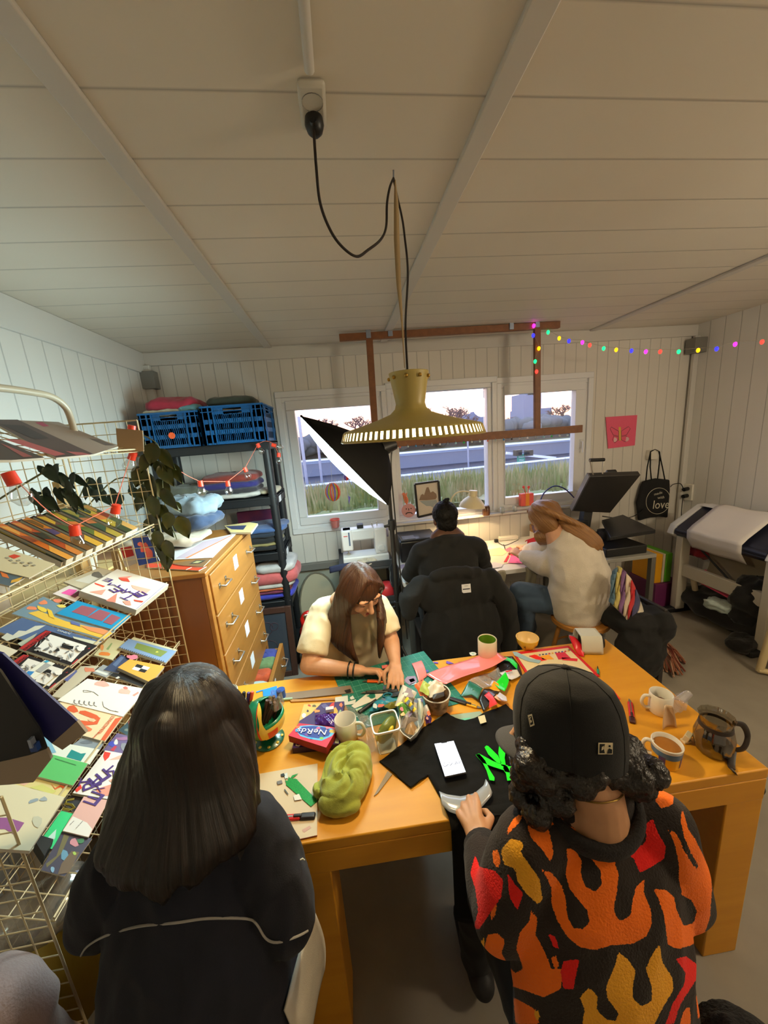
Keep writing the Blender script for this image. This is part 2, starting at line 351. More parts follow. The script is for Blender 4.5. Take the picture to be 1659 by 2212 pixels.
b=MB(); a=py(663,1040,14); q=py(645,900,14); b.tube([(a.x,14,-3),(q.x,14,q.z)],.06,STEEL); one('flag_pole',b,'pale steel mast close to the left edge of the left-hand window','pole',smooth=50)
b=MB(); a=py(690,1010,15); q=py(686,950,15); b.tube([(a.x,15,-3),(q.x,15,q.z)],.05,STEEL); one('flag_pole',b,'shorter steel mast half hidden by the softbox in the left-hand window','pole',smooth=50)
t=top('road_sign','green motorway sign on a white gantry outside the right-hand window','sign',(py(1126,1000,16).x,16,-3))
b=MB(); a=py(1098,979,16); q=py(1205,990,16); b.bar((a.x,16.2,a.z),(q.x,16.2,q.z),.12,.12,WPAINT); c=py(1126,985,16); b.bar((c.x,16.2,-3),(c.x,16.2,c.z),.14,.14,STEEL); part('gantry',b,t)
b=MB(); rectat(b,1118,982,1134,998,16,.05,SIGNG); c=py(1126,990,16)
Mt=Matrix.Translation((c.x,15.98,c.z))@Matrix.Rotation(math.pi/2,4,'X'); b.text('Noord',.1,Matrix.Translation((0,0,.06))@Mt,WPAINT,.004); b.text('West',.1,Matrix.Translation((0,0,-.08))@Mt,WPAINT,.004); part('sign_panel',b,t)
for u in(1122,1146): b=MB(); rectat(b,u-7,973,u+6,984,15.7,.3,INK); part('signal_box',b,t)
# ---------------------------------------------------------------- work table
WOOD=mat('honey_wood',(216,152,34),.5,noise=((3,26,26),(206,140,27),.22),bump=((2,40,40),.03))
TZ=.75; TA=math.atan2(-.03,1); TL,TD=1.945,.70; TC=V((-.785,.799,0)); TU=V((math.cos(TA),math.sin(TA),0)); TW=V((-TU.y,TU.x,0))
def tp(a,b_,z): return TC+TU*a+TW*b_+V((0,0,z))
t=top('work_table','large honey-coloured wooden work table covered with craft scraps','table',tp(TL/2,TD/2,0))
R=Matrix.Rotation(TA,3,'Z')
part('tabletop',MB().box(tp(TL/2,TD/2,TZ-.0175),(TL,TD,.035),WOOD,R),t,bev=.004)
b=MB(); 
for (a0,b0,da,db) in((TL/2,.014,TL,.028),(TL/2,TD-.014,TL,.028)): b.box(tp(a0,b0,TZ-.035-.038),(da-.002,db,.076),WOOD,R)
for a0 in(.014,TL-.014): b.box(tp(a0,TD/2,TZ-.035-.038),(.028,TD-.056,.076),WOOD,R)
part('apron',b,t,bev=.003)
for a0,b0 in((.585,.062),(.585,TD-.062),(TL-.062,.062),(TL-.062,TD-.062)):
    part('leg',MB().box(tp(a0,b0,(TZ-.036)/2),(.122,.122,TZ-.036),WOOD,R),t,bev=.004)
# ---------------------------------------------------------------- pendant lamp
OLIVE=mat('olive_yellow_enamel',(188,168,94),.45,coat=.1); INNER=mat('white_enamel_inside',(240,235,220),.4); BLACK=mat('black_plastic',(18,18,19),.4); CORD=mat('brown_cord',(34,24,20),.7); TAPE=mat('beige_tape',(176,152,112),.7); BRASS=mat('brass',(190,150,70),.3,.9)
LX,LY=.222,1.10; LZ=1.781
t=top('pendant_lamp','olive yellow metal pendant lamp hanging over the work table on a looped dark cord','lamp',(LX,LY,LZ))
rim=[(.213,0.0),(.208,.026)]; 
n=120; shade=MB(); c=(LX,LY,LZ)
# slotted band: bars between open slots
shade.lathe([(.214,-.002),(.2165,.000),(.2145,.005)],OLIVE,c,n)
shade.lathe([(.2075,.026),(.203,.030),(.15,.044),(.10,.058),(.062,.072),(.047,.086),(.0435,.10),(.052,.15),(.0585,.185),(.0585,.187)],OLIVE,c,n)
k=80
for i in range(k):
    a0=2*math.pi*(i)/k; a1=a0+2*math.pi/k*.5
    ps=[V(c)+V((r*math.cos(a),r*math.sin(a),z)) for r,z in((.2145,.005),(.2075,.026)) for a in(a0,a1)]
    shade.add(ps,[(0,1,3,2)],OLIVE)
o=part('lamp_shade',shade,t,40)
sm=o.modifiers.new('t','SOLIDIFY'); sm.thickness=.0016; sm.offset=-1
GLOWM=bpy.data.materials.new('translucent_liner'); GLOWM.use_nodes=True; gn=GLOWM.node_tree; gn.nodes.remove(gn.nodes['Principled BSDF']); tb=gn.nodes.new('ShaderNodeBsdfTranslucent'); tb.inputs[0].default_value=lin((250,246,232)); gn.links.new(tb.outputs[0],gn.nodes['Material Output'].inputs[0])
part('slot_glow_liner',MB().lathe([(.209,.004),(.2025,.027)],GLOWM,c,96),t,60)  # liner added so the bulb's light glows out through the slots
part('inner_reflector',MB().lathe([(.19,.030),(.14,.043),(.095,.055),(.058,.068),(.042,.084),(.04,.13),(.001,.135)],INNER,c,48),t,50)
for i in range(9):
    a=2*math.pi*i/9+.2; part('vent_hole',MB().ell((LX+.0588*math.cos(a),LY+.0588*math.sin(a),LZ+.172),.0055,BRASS,8),t,60)
b=MB().lathe([(.02,.145),(.022,.10),(.02,.086),(.0,.086)],BLACK,c,16); part('lamp_holder',b,t,50)
BULB=mat('warm_bulb',(255,224,160),.4,emit=14,ec=(255,206,130))
b=MB().ell((LX,LY,LZ+.055),(.028,.028,.034),BULB,16); part('bulb',b,t,60)
lamp('POINT','pendant_bulb_light',(LX,LY,LZ+.012),33,(1,.78,.45),shadow_soft_size=.05)
hk=pz(850,385,ZC-.03)
b=MB().tube(spline([py(880,800,LY),py(876,700,LY+.03),py(881,590,LY+.06),py(874,510,LY+.09),py(868,468,LY+.11),py(858,425,LY+.13),hk],8),.0032,CORD,6)
so=pz(677,268,ZC-.035); pn=(hk-so).cross(V((0,0,1)))
ps=lambda u,v: pl(u,v,so,pn)
b.tube(spline([hk,ps(842,405),ps(836,440),ps(834,490),ps(822,518),ps(795,540),ps(771,554),ps(742,536),ps(715,500),ps(692,440),ps(683,360),so],8),.0036,CORD,6)
part('cord',b,t,60)
b=MB().tube([pz(850,368,ZC),pz(850,375,ZC-.012),hk],.0025,STEEL,6); part('hook',b,t,60)
b=MB(); P=[hk+V((.004,0,-.004)),py(856,440,LY+.12),py(857,520,LY+.09),py(861,610,LY+.06),py(868,690,LY+.03),py(874,795,LY)]
ws=[.004,.014,.017,.014,.006,.002]; X=RT
def rib(i,j):
    f_=j*(len(P)-1); a=min(int(f_),len(P)-2); tt=f_-a; return P[a].lerp(P[a+1],tt)+X*((i-.5)*(ws[a]+(ws[a+1]-ws[a])*tt))
b.grid(rib,2,24,TAPE); o=part('tape_strap',b,t,60); sm=o.modifiers.new('t','SOLIDIFY'); sm.thickness=.0012
# ceiling socket and plug
t=top('ceiling_socket','round white double wall socket on the ceiling with a black plug in it','socket',pz(673,200,ZC))
s0=pz(673,202,ZC);s1=pz(676,238,ZC); SOCK=mat('socket_white',(200,196,184),.4)
part('socket_plate',MB().box((s0.x,(s0.y+s1.y)/2,ZC-.008),(.062,.125,.016),SOCK),t,bev=.01)
part('socket_well',MB().lathe([(.024,-.018),(.024,-.012),(.02,-.010),(.0,-.010)],GREYT,(s0.x,s0.y,ZC),20),t,50)
t=top('power_plug','black plug of the pendant cord in the ceiling socket','plug',(s1.x,s1.y,ZC-.016))
part('plug_body',MB().lathe([(.0,-.016),(.021,-.016),(.023,-.03),(.018,-.044),(.009,-.052),(.0,-.052)],BLACK,(s1.x,s1.y,ZC),20).tube([V((s1.x,s1.y,ZC-.038)),so+V((0,-.012,0)),so],[.012,.008,.006],BLACK,10),t,50)
# ---------------------------------------------------------------- hanging wooden frame over the desk
BROWN=mat('brown_wood',(134,84,48),.5,noise=((30,6,30),(112,68,38),.3)); FY=2.92
t=top('hanging_frame','brown wooden ladder-like frame hung from the ceiling over the desk','frame',(.96,FY,1.60))
def fp(u,v,y=FY): return py(u,v,y)
part('top_rail',MB().bar(fp(733,730),fp(1208,702),.035,.05,BROWN),t,bev=.003)
part('bottom_rail',MB().bar(fp(790,962),fp(1256,926),.035,.062,BROWN),t,bev=.003)
part('post',MB().bar(fp(797,722),fp(812,958),.05,.03,BROWN,(0,1,0)),t,bev=.003)
part('post',MB().bar(fp(1160,700),fp(1160,935),.05,.03,BROWN,(0,1,0)),t,bev=.003)
for u,v in((796,724),(843,720),(1105,706),(1161,701)):
    p=fp(u,v,FY-.02); part('bracket',MB().box((p.x,p.y,p.z+.01),(.035,.012,.06),STEEL),t,bev=.002)
HC=[(200,230,240),(230,120,100),(180,200,210),(70,150,220),(40,40,50),(170,170,180),(240,240,250),(150,160,170),(160,220,235),(60,210,90),(190,200,200)]
b_=None
for i in range(23):
    f_=i/22; u=847+(1226-847)*f_; v=963-(963-936)*f_+4; p=fp(u,v,FY-.024); m=mat('bead_%d'%(i%11),HC[i%11],.12,coat=.6)
    part('bead',MB().tube([p+V((0,.006,.016)),p+V((0,0,.006))],.0022,STEEL,5).ell(p,.0085,m,8),t,60)
# ---------------------------------------------------------------- coloured fairy lights
FC=dict(m=(255,40,220),b=(40,40,255),y=(255,170,10),g=(20,220,110),r=(255,50,40))
FL=[('r',1159,803,FY-.03),('g',1156,781,FY-.03),('y',1164,753,FY-.03),('b',1152,725,FY-.03),('m',1153,704,FY-.03),('g',1184,718,FY),('y',1208,731,2.88),('b',1229,737,2.85),('m',1258,740,2.83),('r',1274,746,2.81),('g',1304,753,2.78),('y',1331,756,2.75),('b',1364,758,2.72),('m',1395,760,2.68),('r',1426,760,2.65),('g',1466,760,2.6),('y',1508,757,2.54),('b',1548,754,2.48),('m',1588,744,2.42),('r',1646,739,2.35)]
t=top('fairy_lights','string of small coloured fairy lights sagging from the wooden frame to the right wall','string lights',py(1364,758,2.72))
P=[py(u,v-5,y) for _,u,v,y in FL]
b=MB().tube(spline(P+[py(1720,722,2.3)],4),.0012,mat('clear_wire',(150,140,120),.5),4); part('wire',b,t)
for k,u,v,y in FL:
    p=py(u,v,y); m=mat('fairy_'+k,FC[k],.4,emit=3.2,ec=FC[k]); part('bulb',MB().lathe([(0,-.016),(.008,-.012),(.0125,0),(.010,.011),(.004,.016),(0,.016)],m,p,10),t,60)
# ---------------------------------------------------------------- softbox light on a stand
SBK=mat('softbox_black_fabric',(9,9,10),.9,spec=.15); DIFF=mat('softbox_diffuser',(255,255,255),.6,emit=31,ec=(216,250,252))
cs=[py(655,913,1.95),py(816,1076,1.95)]
a,c=cs; mid=(a+c)/2; ax=(c-a); ln=ax.length; ux=ax.normalized(); 
ny=V((0,1,0)); nf=ux.cross(ny); 
if nf.x>0: nf=-nf   # facing lower left
# turn the face slightly towards the camera so its lit edge shows
ny2=(ny+nf*.09).normalized(); nf=ux.cross(ny2); nf=nf if nf.x<0 else -nf
W2=.29
t=top('softbox_light','black square softbox studio light on a tripod in front of the left-hand window','studio light',(py(866,1400,2.05).x,2.05,0))
co=[mid+ux*(i*ln/2)+ny2*(j*W2) for i,j in((-1,-1),(1,-1),(1,1),(-1,1))]
apex=py(836,965,2.02); hood=MB()
for k in range(4):
    p,q=co[k],co[(k+1)%4]
    def surf(i,j,p=p,q=q):
        e_=p.lerp(q,i); s_=j; r_=e_.lerp(apex,s_); bul=math.sin(math.pi*min(1,s_*1.0))*.040*(1-.25*abs(i-.5)); o_=(e_-mid).normalized()
        r_=r_+o_*bul
        return r_
    hood.grid(surf,9,14,SBK)
o=part('hood',hood,t,70); sm=o.modifiers.new('t','SOLIDIFY'); sm.thickness=.003; sm.offset=-1
def dif(i,j): 
    q=co[0].lerp(co[1],i).lerp(co[3].lerp(co[2],i),j); return q+nf*(.035*math.sin(math.pi*i)*math.sin(math.pi*j)+.004)
part('diffuser',MB().grid(dif,13,13,DIFF),t,80)
b=MB()
for k in range(4): b.tube([co[k],co[(k+1)%4]],.005,SBK,6)
part('rim',b,t,60)
POLEB=py(866,1402,2.05); sp=py(832,985,2.05)
part('lamp_head',MB().tube([apex+ (mid-apex)*.12,apex,apex+(apex-mid).normalized()*.05],[.045,.04,.03],BLACK,14),t,50)
part('pole',MB().tube([V((POLEB.x,2.05,.12)),V((POLEB.x,2.05,.75)),V((POLEB.x,2.05,1.3))],.014,BLACK,10).tube([(POLEB.x,2.05,1.2),(POLEB.x,2.05,1.78)],.010,BLACK,10),t,50)
for z in(.75,1.27): part('clamp',MB().lathe([(.0,-.03),(.02,-.03),(.022,0),(.02,.03),(0,.03)],BLACK,(POLEB.x,2.05,z),12).tube([(POLEB.x,2.05,z),(POLEB.x-.045,2.03,z)],.008,BLACK,8),t,50)
part('tilt_bracket',MB().box((POLEB.x,2.05,1.76),(.05,.05,.09),BLACK).bar((POLEB.x,2.05,1.78),apex,.03,.03,BLACK),t,bev=.004)
for an in(1.15,3.4,5.35):
    f_=V((POLEB.x+.34*math.cos(an),2.05+.34*math.sin(an),.012)); part('tripod_leg',MB().tube([(POLEB.x,2.05,.48),f_],.009,BLACK,8).tube([(POLEB.x,2.05,.2),V((POLEB.x,2.05,.48)).lerp(f_,.6)],.006,BLACK,6).ell(f_,.014,BLACK,8),t,50)
part('mains_cable',MB().tube(spline([apex+V((.03,0,0)),py(845,1010,2.02),py(852,1100,2.02),py(866,1250,2.03),py(880,1380,2.0)],6),.004,BLACK,6),t,60)

# fill lamp added out of view at the right to lift walls and floor
BX,BY,BZ=2.62,.10,2.12
t=top('fill_bulb','added unseen fill bulb, warm and bare on a black cord, at the right','lamp',(BX,BY,BZ-.05))
part('cord',MB().tube([(BX,BY,ZC),(BX,BY,BZ+.09)],.003,BLACK,6),t); part('lamp_holder',MB().tube([(BX,BY,BZ+.09),(BX,BY,BZ+.035)],.018,BLACK,14),t,50); part('bulb',MB().ell((BX,BY,BZ),(.032,.032,.04),BULB,14),t,60)
lamp('POINT','fill_bulb_light',(BX,BY,BZ),62,(1,.84,.60),shadow_soft_size=.16)
# ---------------------------------------------------------------- cloth helpers
def garment(name,label,c,d,col,seed,rz=0,cat='clothes',group=None,amp=.012,fold=9,col2=None,sq=.55):
    """a folded or bundled piece of clothing: a soft slab with creases"""
    m=mat('cloth_%d_%d_%d'%col,col,.9,noise=(14,col2 or tuple(int(k*.82) for k in col),.25),bump=(420,.12),sheen=.2); M=TRS(c,rz); b=MB(M)
    def sg(x,p): return math.copysign(abs(x)**p,x)
    def fn(i,j):
        a=2*math.pi*i; t=math.pi*(j-.5)*.998; x=sg(math.cos(t),sq)*sg(math.cos(a),sq); y=sg(math.cos(t),sq)*sg(math.sin(a),sq); z=sg(math.sin(t),.7)
        return V((x*d[0]/2,y*d[1]/2,z*d[2]/2))
    b.grid(fn,64,30,m,True); wrinkle(b,amp*1.5,fold,seed,(1,1,1.8)); wrinkle(b,amp*.6,fold*2.6,seed+3,(1,1,1.8))
    zmin=min(p.z for p in b.v); dz=c[2]-d[2]/2-zmin
    b.v=[p+V((0,0,dz)) for p in b.v]
    return one(name,b,label,cat,group,smooth=70)
# ---------------------------------------------------------------- wire display rack on the left
WIRE=mat('cream_wire',(206,190,152),.45,.1); TUBE=mat('beige_tube',(200,186,160),.35)
RX,RB,RY0,RY1,RS=-.75,-1.02,.69,1.485,.45
LIPS=[1.803,1.512,1.266,1.002,.775]
t=top('wire_display_rack','cream wire mesh rack with sloping trays full of zines at the left wall','display rack',((RX+RB)/2,(RY0+RY1)/2,0))
def mesh_panel(name,o,u,v,nu,nv,r=.0016,edge=.003):
    b=MB(); o,u,v=V(o),V(u),V(v)
    for i in range(nu+1): b.tube([o+u*(i/nu),o+u*(i/nu)+v],edge if i in(0,nu) else r,WIRE,5)
    for j in range(nv+1): b.tube([o+v*(j/nv),o+v*(j/nv)+u],edge if j in(0,nv) else r,WIRE,5)
    return part(name,b,t,60)
mesh_panel('end_panel',(RB,RY1+.03,.02),(RX-RB,0,0),(0,0,1.90),7,42)
mesh_panel('end_panel',(RB,RY0,.02),(RX-RB,0,0),(0,0,1.12),6,25)
mesh_panel('back_panel',(RB,RY0,.02),(0,RY1-RY0,0),(0,0,1.80),18,40)
for k,z in enumerate(LIPS):
    d=RX-RB; b=MB(); y0,y1=RY0+.012,RY1-.012
    for i in range(18): 
        y=y0+(y1-y0)*i/17; b.tube([(RX,y,z+.010),(RX,y,z),(RB+.01,y,z+RS*(d-.01))],.0015,WIRE,5)
    for j in range(7): 
        f=j/6; b.tube([(RX-d*f*.96,y0,z+RS*d*f*.96),(RX-d*f*.96,y1,z+RS*d*f*.96)],.0015,WIRE,5)
    b.tube([(RX,y0,z+.010),(RX,y1,z+.010)],.0028,WIRE,6)
    part('tray',b,t,60)
b=MB(); q=lambda u,v:px(u,v,-.93); P=[(-.93,RY1-.03,.02),(-.93,RY1-.03,1.80)]
pts=[q(-60,832),q(0,838),q(60,846),q(108,856),q(138,876),q(153,905)]; e=pts[-1]; b.tube(spline(pts+[V((e.x,e.y+.004,e.z-.12))],6),.011,TUBE,10); part('tube_frame',b,t,60)
POST=mat('pale_pine',(206,176,118),.6)
part('back_post',MB().bb((RB-.03,RY1-.04,0),(RB-.006,RY1+.004,1.72),POST),t,bev=.002)
# ---------------------------------------------------------------- printed matter
def Z(sc,ox,oy): return lambda x,y:(ox+x/sc,oy+y/sc)
Z1=Z(3.95,0,800); Z2=Z(3.95,0,1200); Z3=Z(3.614,0,1600); Z4=Z(6.636,0,1180)
def flat(c,rough=.55,**k): return mat('print_%d_%d_%d'%tuple(c),c,rough,**k)
class Plane:
    def __init__(s,p0,n): s.p0=V(p0); s.n=V(n).normalized()
    def at(s,q,h=0): return pl(q[0],q[1],s.p0+s.n*h,s.n)
    def up(s,h): return Plane(s.p0+s.n*h,s.n)
def textfit(b,body,A,B,P,m,hs=1.0,h=.0007,shear=0):
    """write body along the line A..B (pixels in the photograph) on plane P"""
    a,c=P.at(A,h),P.at(B,h); x=c-a; L=x.length; x.normalize(); y=P.n.cross(x)
    cu=bpy.data.curves.new('t','FONT'); cu.body=body; o=bpy.data.objects.new('t',cu); me=bpy.data.meshes.new_from_object(o)
    w=max(v.co.x for v in me.vertices); bpy.data.objects.remove(o); bpy.data.curves.remove(cu); bpy.data.meshes.remove(me)
    k=L/w; M=Matrix(((x.x*k,y.x*k*hs,P.n.x,a.x),(x.y*k,y.y*k*hs,P.n.y,a.y),(x.z*k,y.z*k*hs,P.n.z,a.z),(0,0,0,1)))
    c2=bpy.data.curves.new('t','FONT'); c2.body=body; c2.align_x='LEFT'; c2.extrude=.0002; c2.resolution_u=2; c2.shear=shear; o=bpy.data.objects.new('t',c2); me=bpy.data.meshes.new_from_object(o)
    b.add([M@v.co for v in me.vertices],[tuple(p.vertices) for p in me.polygons],m); bpy.data.objects.remove(o); bpy.data.curves.remove(c2); bpy.data.meshes.remove(me)
def zine(name,label,quad,P,col,th=.003,shapes=(),texts=(),lines=(),cat='magazine',group=None,edge=(205,198,182),lift=0,rough=.5):
    b=MB(); Q=P.up(lift+th); pts=[Q.at(q) for q in quad]
    em=flat(edge); tm=flat(col,rough)
    n=Q.n; lo=[p-n*th for p in pts]; k=len(pts)
    ar=sum((pts[i]-pts[0]).cross(pts[(i+1)%k]-pts[0]).dot(n) for i in range(k))
    if ar<0: pts,lo=pts[::-1],lo[::-1]
    b.poly(pts,tm); b.poly(lo[::-1],em)
    for i in range(k): b.add([lo[i],lo[(i+1)%k],pts[(i+1)%k],pts[i]],[(0,1,2,3)],em)
    for s,(c,poly) in enumerate(shapes):
        pp=[Q.at(q,.0004+.00012*s) for q in poly]
        a2=sum((pp[i]-pp[0]).cross(pp[(i+1)%len(pp)]-pp[0]).dot(n) for i in range(len(pp)))
        b.poly(pp if a2>0 else pp[::-1],flat(c,rough))
    for c,r,pp in lines: b.tube([Q.at(q,.0008) for q in pp],r,flat(c),4)
    for body,A,B,c,hs in texts: textfit(b,body,A,B,Q,flat(c),hs,.0022)
    return one(name,b,label,cat,group)
def zz(Zf,*a): return [Zf(*p) for p in a]
T=[Plane((RX,0,z+.002),(RS,0,1)) for z in LIPS]
def blob(Zf,x,y,rx,ry,seed,n=9,rot=0):
    rr=random.Random(seed); o=[]
    for i in range(n):
        a=2*math.pi*i/n; k=rr.uniform(.6,1.15); dx,dy=rx*k*math.cos(a),ry*k*math.sin(a); o.append(Zf(x+dx*math.cos(rot)-dy*math.sin(rot),y+dx*math.sin(rot)+dy*math.cos(rot)))
    return o
GZ='zines on the wire rack'
# third tray
P=T[2]
zine('zine','beige sketch zine with a grey animal drawing behind the white EXTREM zine',zz(Z2,(545,225),(850,105),(1000,140),(700,285)),P,(206,194,168),.006,[((226,222,212),zz(Z2,(640,215),(800,150),(900,170),(760,240))),((120,116,110),blob(Z2,830,165,60,28,1))],group=GZ)
zine('zine','white zine with a hot pink patch, left of the white EXTREM zine',zz(Z2,(450,325),(590,255),(720,310),(640,395)),P,(224,210,206),.004,[((236,92,170),zz(Z2,(520,320),(590,285),(660,295),(610,345))),((120,60,80),zz(Z2,(600,345),(670,300),(690,330),(640,362)))],group=GZ)
EX=(74,44,120)
zine('zine','blue and ochre painted picture zine under the bright blue one',zz(Z2,(100,495),(370,350),(985,640),(885,718)),P,(112,136,152),.004,
 [((222,180,70),zz(Z2,(240,490),(330,470),(560,560),(900,640),(960,660),(890,712),(700,655),(430,580))),((226,132,92),blob(Z2,270,450,42,20,2)),((226,132,92),blob(Z2,370,400,48,22,3)),((226,128,100),blob(Z2,490,388,48,18,4)),((222,190,70),blob(Z2,360,455,48,20,5,rot=.5)),((218,196,96),blob(Z2,520,432,44,16,6)),((226,140,90),zz(Z2,(690,600),(860,620),(950,650),(900,680),(760,640))),((92,104,160),blob(Z2,640,580,60,16,8,rot=.3)),((226,186,60),zz(Z2,(400,450),(440,470),(470,540),(420,520)))],group=GZ)
zine('zine','bright turquoise-blue zine with three red printed blocks',zz(Z2,(1115,515),(660,385),(480,495),(975,635)),P,(24,140,190),.005,
 [((150,84,96),zz(Z2,(700,425),(830,455),(745,520),(610,480))),((150,84,96),zz(Z2,(850,460),(945,490),(870,560),(745,525))),((150,84,96),zz(Z2,(955,500),(1030,530),(950,592),(880,568)))],lift=.003,group=GZ)
zine('zine','thick white zine with red petals and purple EXTREM lettering on the third tray',zz(Z2,(1440,245),(1000,115),(680,300),(1165,465)),P,(236,226,214),.022,
 [((232,74,52),zz(Z2,(805,230),(900,262),(880,270),(812,245))),((238,150,132),zz(Z2,(1010,185),(1130,175),(1060,205))),((240,170,150),zz(Z2,(1120,250),(1290,290),(1240,330),(1130,275))),((238,160,140),zz(Z2,(760,310),(905,288),(870,335))),((236,132,112),zz(Z2,(905,385),(1000,320),(985,400),(930,392))),((238,150,132),zz(Z2,(1045,390),(1110,385),(1120,425),(1075,420))),((226,80,60),zz(Z2,(1010,190),(1090,195),(1110,225),(1040,215))),((232,74,52),zz(Z2,(1140,375),(1225,388),(1215,400),(1150,388)))],
 [('E',Z2(1275,340),Z2(1215,305),EX,0.74),('X',Z2(1205,352),Z2(1190,300),EX,0.81),('T',Z2(1155,360),Z2(1085,330),EX,0.81),('R',Z2(1125,310),Z2(1085,280),EX,0.87),('E',Z2(1075,300),Z2(1015,265),EX,0.74),('M',Z2(1045,255),Z2(945,230),EX,0.50),('E',Z2(980,210),Z2(910,190),EX,0.56)],
 [((70,60,140),.0008,zz(Z2,(1420,240),(1165,455))),],lift=.004,group=GZ)
zine('zine','blue zine with white mountain shapes at the left of the third tray',zz(Z2,(-40,640),(190,530),(870,735),(640,860)),P,(76,98,140),.004,[((196,196,184),zz(Z2,(10,700),(60,660),(110,680),(160,640),(220,645),(300,600),(390,595),(330,630),(180,690),(60,730))),((170,176,160),zz(Z2,(150,750),(320,660),(260,740),(180,775))),((196,196,176),zz(Z2,(620,690),(860,740),(800,770),(640,720)))],[('XING',Z2(610,665),Z2(500,632),(210,212,200),.6)],group=GZ)
CM=(224,222,218)
def comic(label,dx,dy,lift):
    f=lambda x,y:Z2(x+dx,y+dy); rr=random.Random(int(dx)+5)
    sh=[((170,38,40),[f(390,640),f(440,650),f(215,815),f(165,790)]),(CM,[f(430,672),f(740,770),f(610,910),f(300,800)])]
    for i in range(26):
        x=rr.uniform(0,1);y=rr.uniform(0,1); X=360+330*x-120*y; Y=700+85*x+110*y; sh.append(((112,112,114) if i%2 else (176,174,172),blob(f,X,Y,rr.uniform(14,30),rr.uniform(6,13),i,7,rr.uniform(0,3))))
    sh+=[((16,15,18),[f(530,755),f(630,775),f(620,800),f(525,778)]),((30,28,30),blob(f,490,805,26,16,3)),((232,230,226),blob(f,585,745,50,14,4)),((232,230,226),blob(f,690,790,34,24,5)),((170,38,40),[f(745,795),f(770,785),f(765,797)]),((170,38,40),[f(610,925),f(660,880),f(668,888),f(622,928)])]
    zine('comic_book',label,[f(390,635),f(832,768),f(600,938),f(162,792)],P,(26,22,25),.006,sh,[('DOG DOG',f(215,808),f(425,658),(16,12,14),.55)],lift=lift,cat='comic',group='black comic books on the third tray')
comic('black comic with red title, the upper of two alike on the third tray',0,0,.005)
comic('black comic with a white flyer across it, lower of two alike',-190,205,.003)
zine('flyer','small white, grey and blue flyer on the lower black comic',zz(Z2,(275,1055),(200,1015),(385,890),(470,920)),P,(226,226,216),.001,[((50,130,200),zz(Z2,(215,1015),(240,985),(295,990),(255,1030))),((160,162,164),zz(Z2,(300,985),(390,915),(440,935),(350,1000))),((60,160,200),zz(Z2,(370,905),(400,892),(425,902),(395,915)))],lift=.013,cat='flyer')
zine('zine','cream sheet half under the navy card at the left of the third tray',zz(Z2,(-60,790),(0,755),(150,810),(60,870)),P,(214,206,186),.003,lift=.008,group=GZ)
# fourth tray
P=T[3]
zine('zine','cream zine with orange and green plant drawing at the far end of the fourth tray',zz(Z2,(800,850),(930,700),(1090,740),(960,890)),P,(206,194,150),.004,[((226,130,60),blob(Z2,890,840,48,22,2)),((140,158,104),zz(Z2,(905,800),(950,745),(960,750),(925,805))),((214,140,80),blob(Z2,870,790,20,30,4))],group=GZ)
zine('zine','cream page sticking out behind the blue spiral notebook',zz(Z2,(1140,695),(1515,805),(1460,850),(1080,745)),P,(214,208,170),.004,group=GZ)
zine('spiral_notebook','spiral notebook with pale blue and grass green cover on the fourth tray',zz(Z2,(1100,710),(1505,815),(1415,915),(1015,785)),P,(128,152,188),.010,[((124,138,70),zz(Z2,(1170,745),(1430,820),(1370,865),(1145,790))),((214,206,90),blob(Z2,1340,822,16,7,3))]+[((60,60,70),zz(Z2,(1020+i*17.5,788+i*5.6),(1026+i*17.5,780+i*5.6),(1033+i*17.5,782+i*5.6),(1027+i*17.5,791+i*5.6))) for i in range(22)],lift=.004,cat='notebook')
zine('zine','navy photo zine between the spiral notebook and the orange cover',zz(Z2,(885,975),(1035,845),(1110,885),(1010,1005)),P,(58,68,98),.006,[((92,108,140),zz(Z2,(960,930),(1035,860),(1060,870),(990,950)))],lift=.001,group=GZ)
zine('sticker','pink flower sticker beside the orange zine',blob(Z2,1130,868,55,26,9,10),P,(232,120,140),.001,lift=.011,cat='sticker')
zine('zine','orange zine with a black and white checker square on its cover',zz(Z2,(1405,945),(1105,885),(1005,955),(1290,1085)),P,(232,160,64),.012,[((236,234,228),zz(Z2,(1170,925),(1280,955),(1235,1000),(1125,970))),((24,24,26),zz(Z2,(1170,925),(1225,940),(1203,963),(1148,948))),((24,24,26),zz(Z2,(1203,963),(1258,978),(1235,1000),(1180,985)))],lift=.006,group=GZ)
zine('zine','black and white booklet under the orange zine',zz(Z2,(905,1010),(1010,975),(1290,1075),(1240,1130)),P,(30,27,28),.005,[((220,214,200),zz(Z2,(985,1045),(1010,1030),(1025,1040),(1000,1052)))],group=GZ)
zine('zine','grey booklet with white spine left of the black and white one',zz(Z2,(790,1000),(880,930),(1010,975),(905,1040)),P,(150,150,150),.005,[((210,208,200),zz(Z2,(800,985),(830,975),(930,1010),(905,1022)))],group=GZ)
zine('zine','plain beige booklet on end behind the white drawing zine',zz(Z2,(440,1200),(690,945),(840,940),(520,1215)),P,(196,184,160),.006,[((96,104,160),zz(Z2,(545,1060),(650,975),(660,990),(575,1075))),((214,130,100),blob(Z2,760,975,60,22,8))],group=GZ)
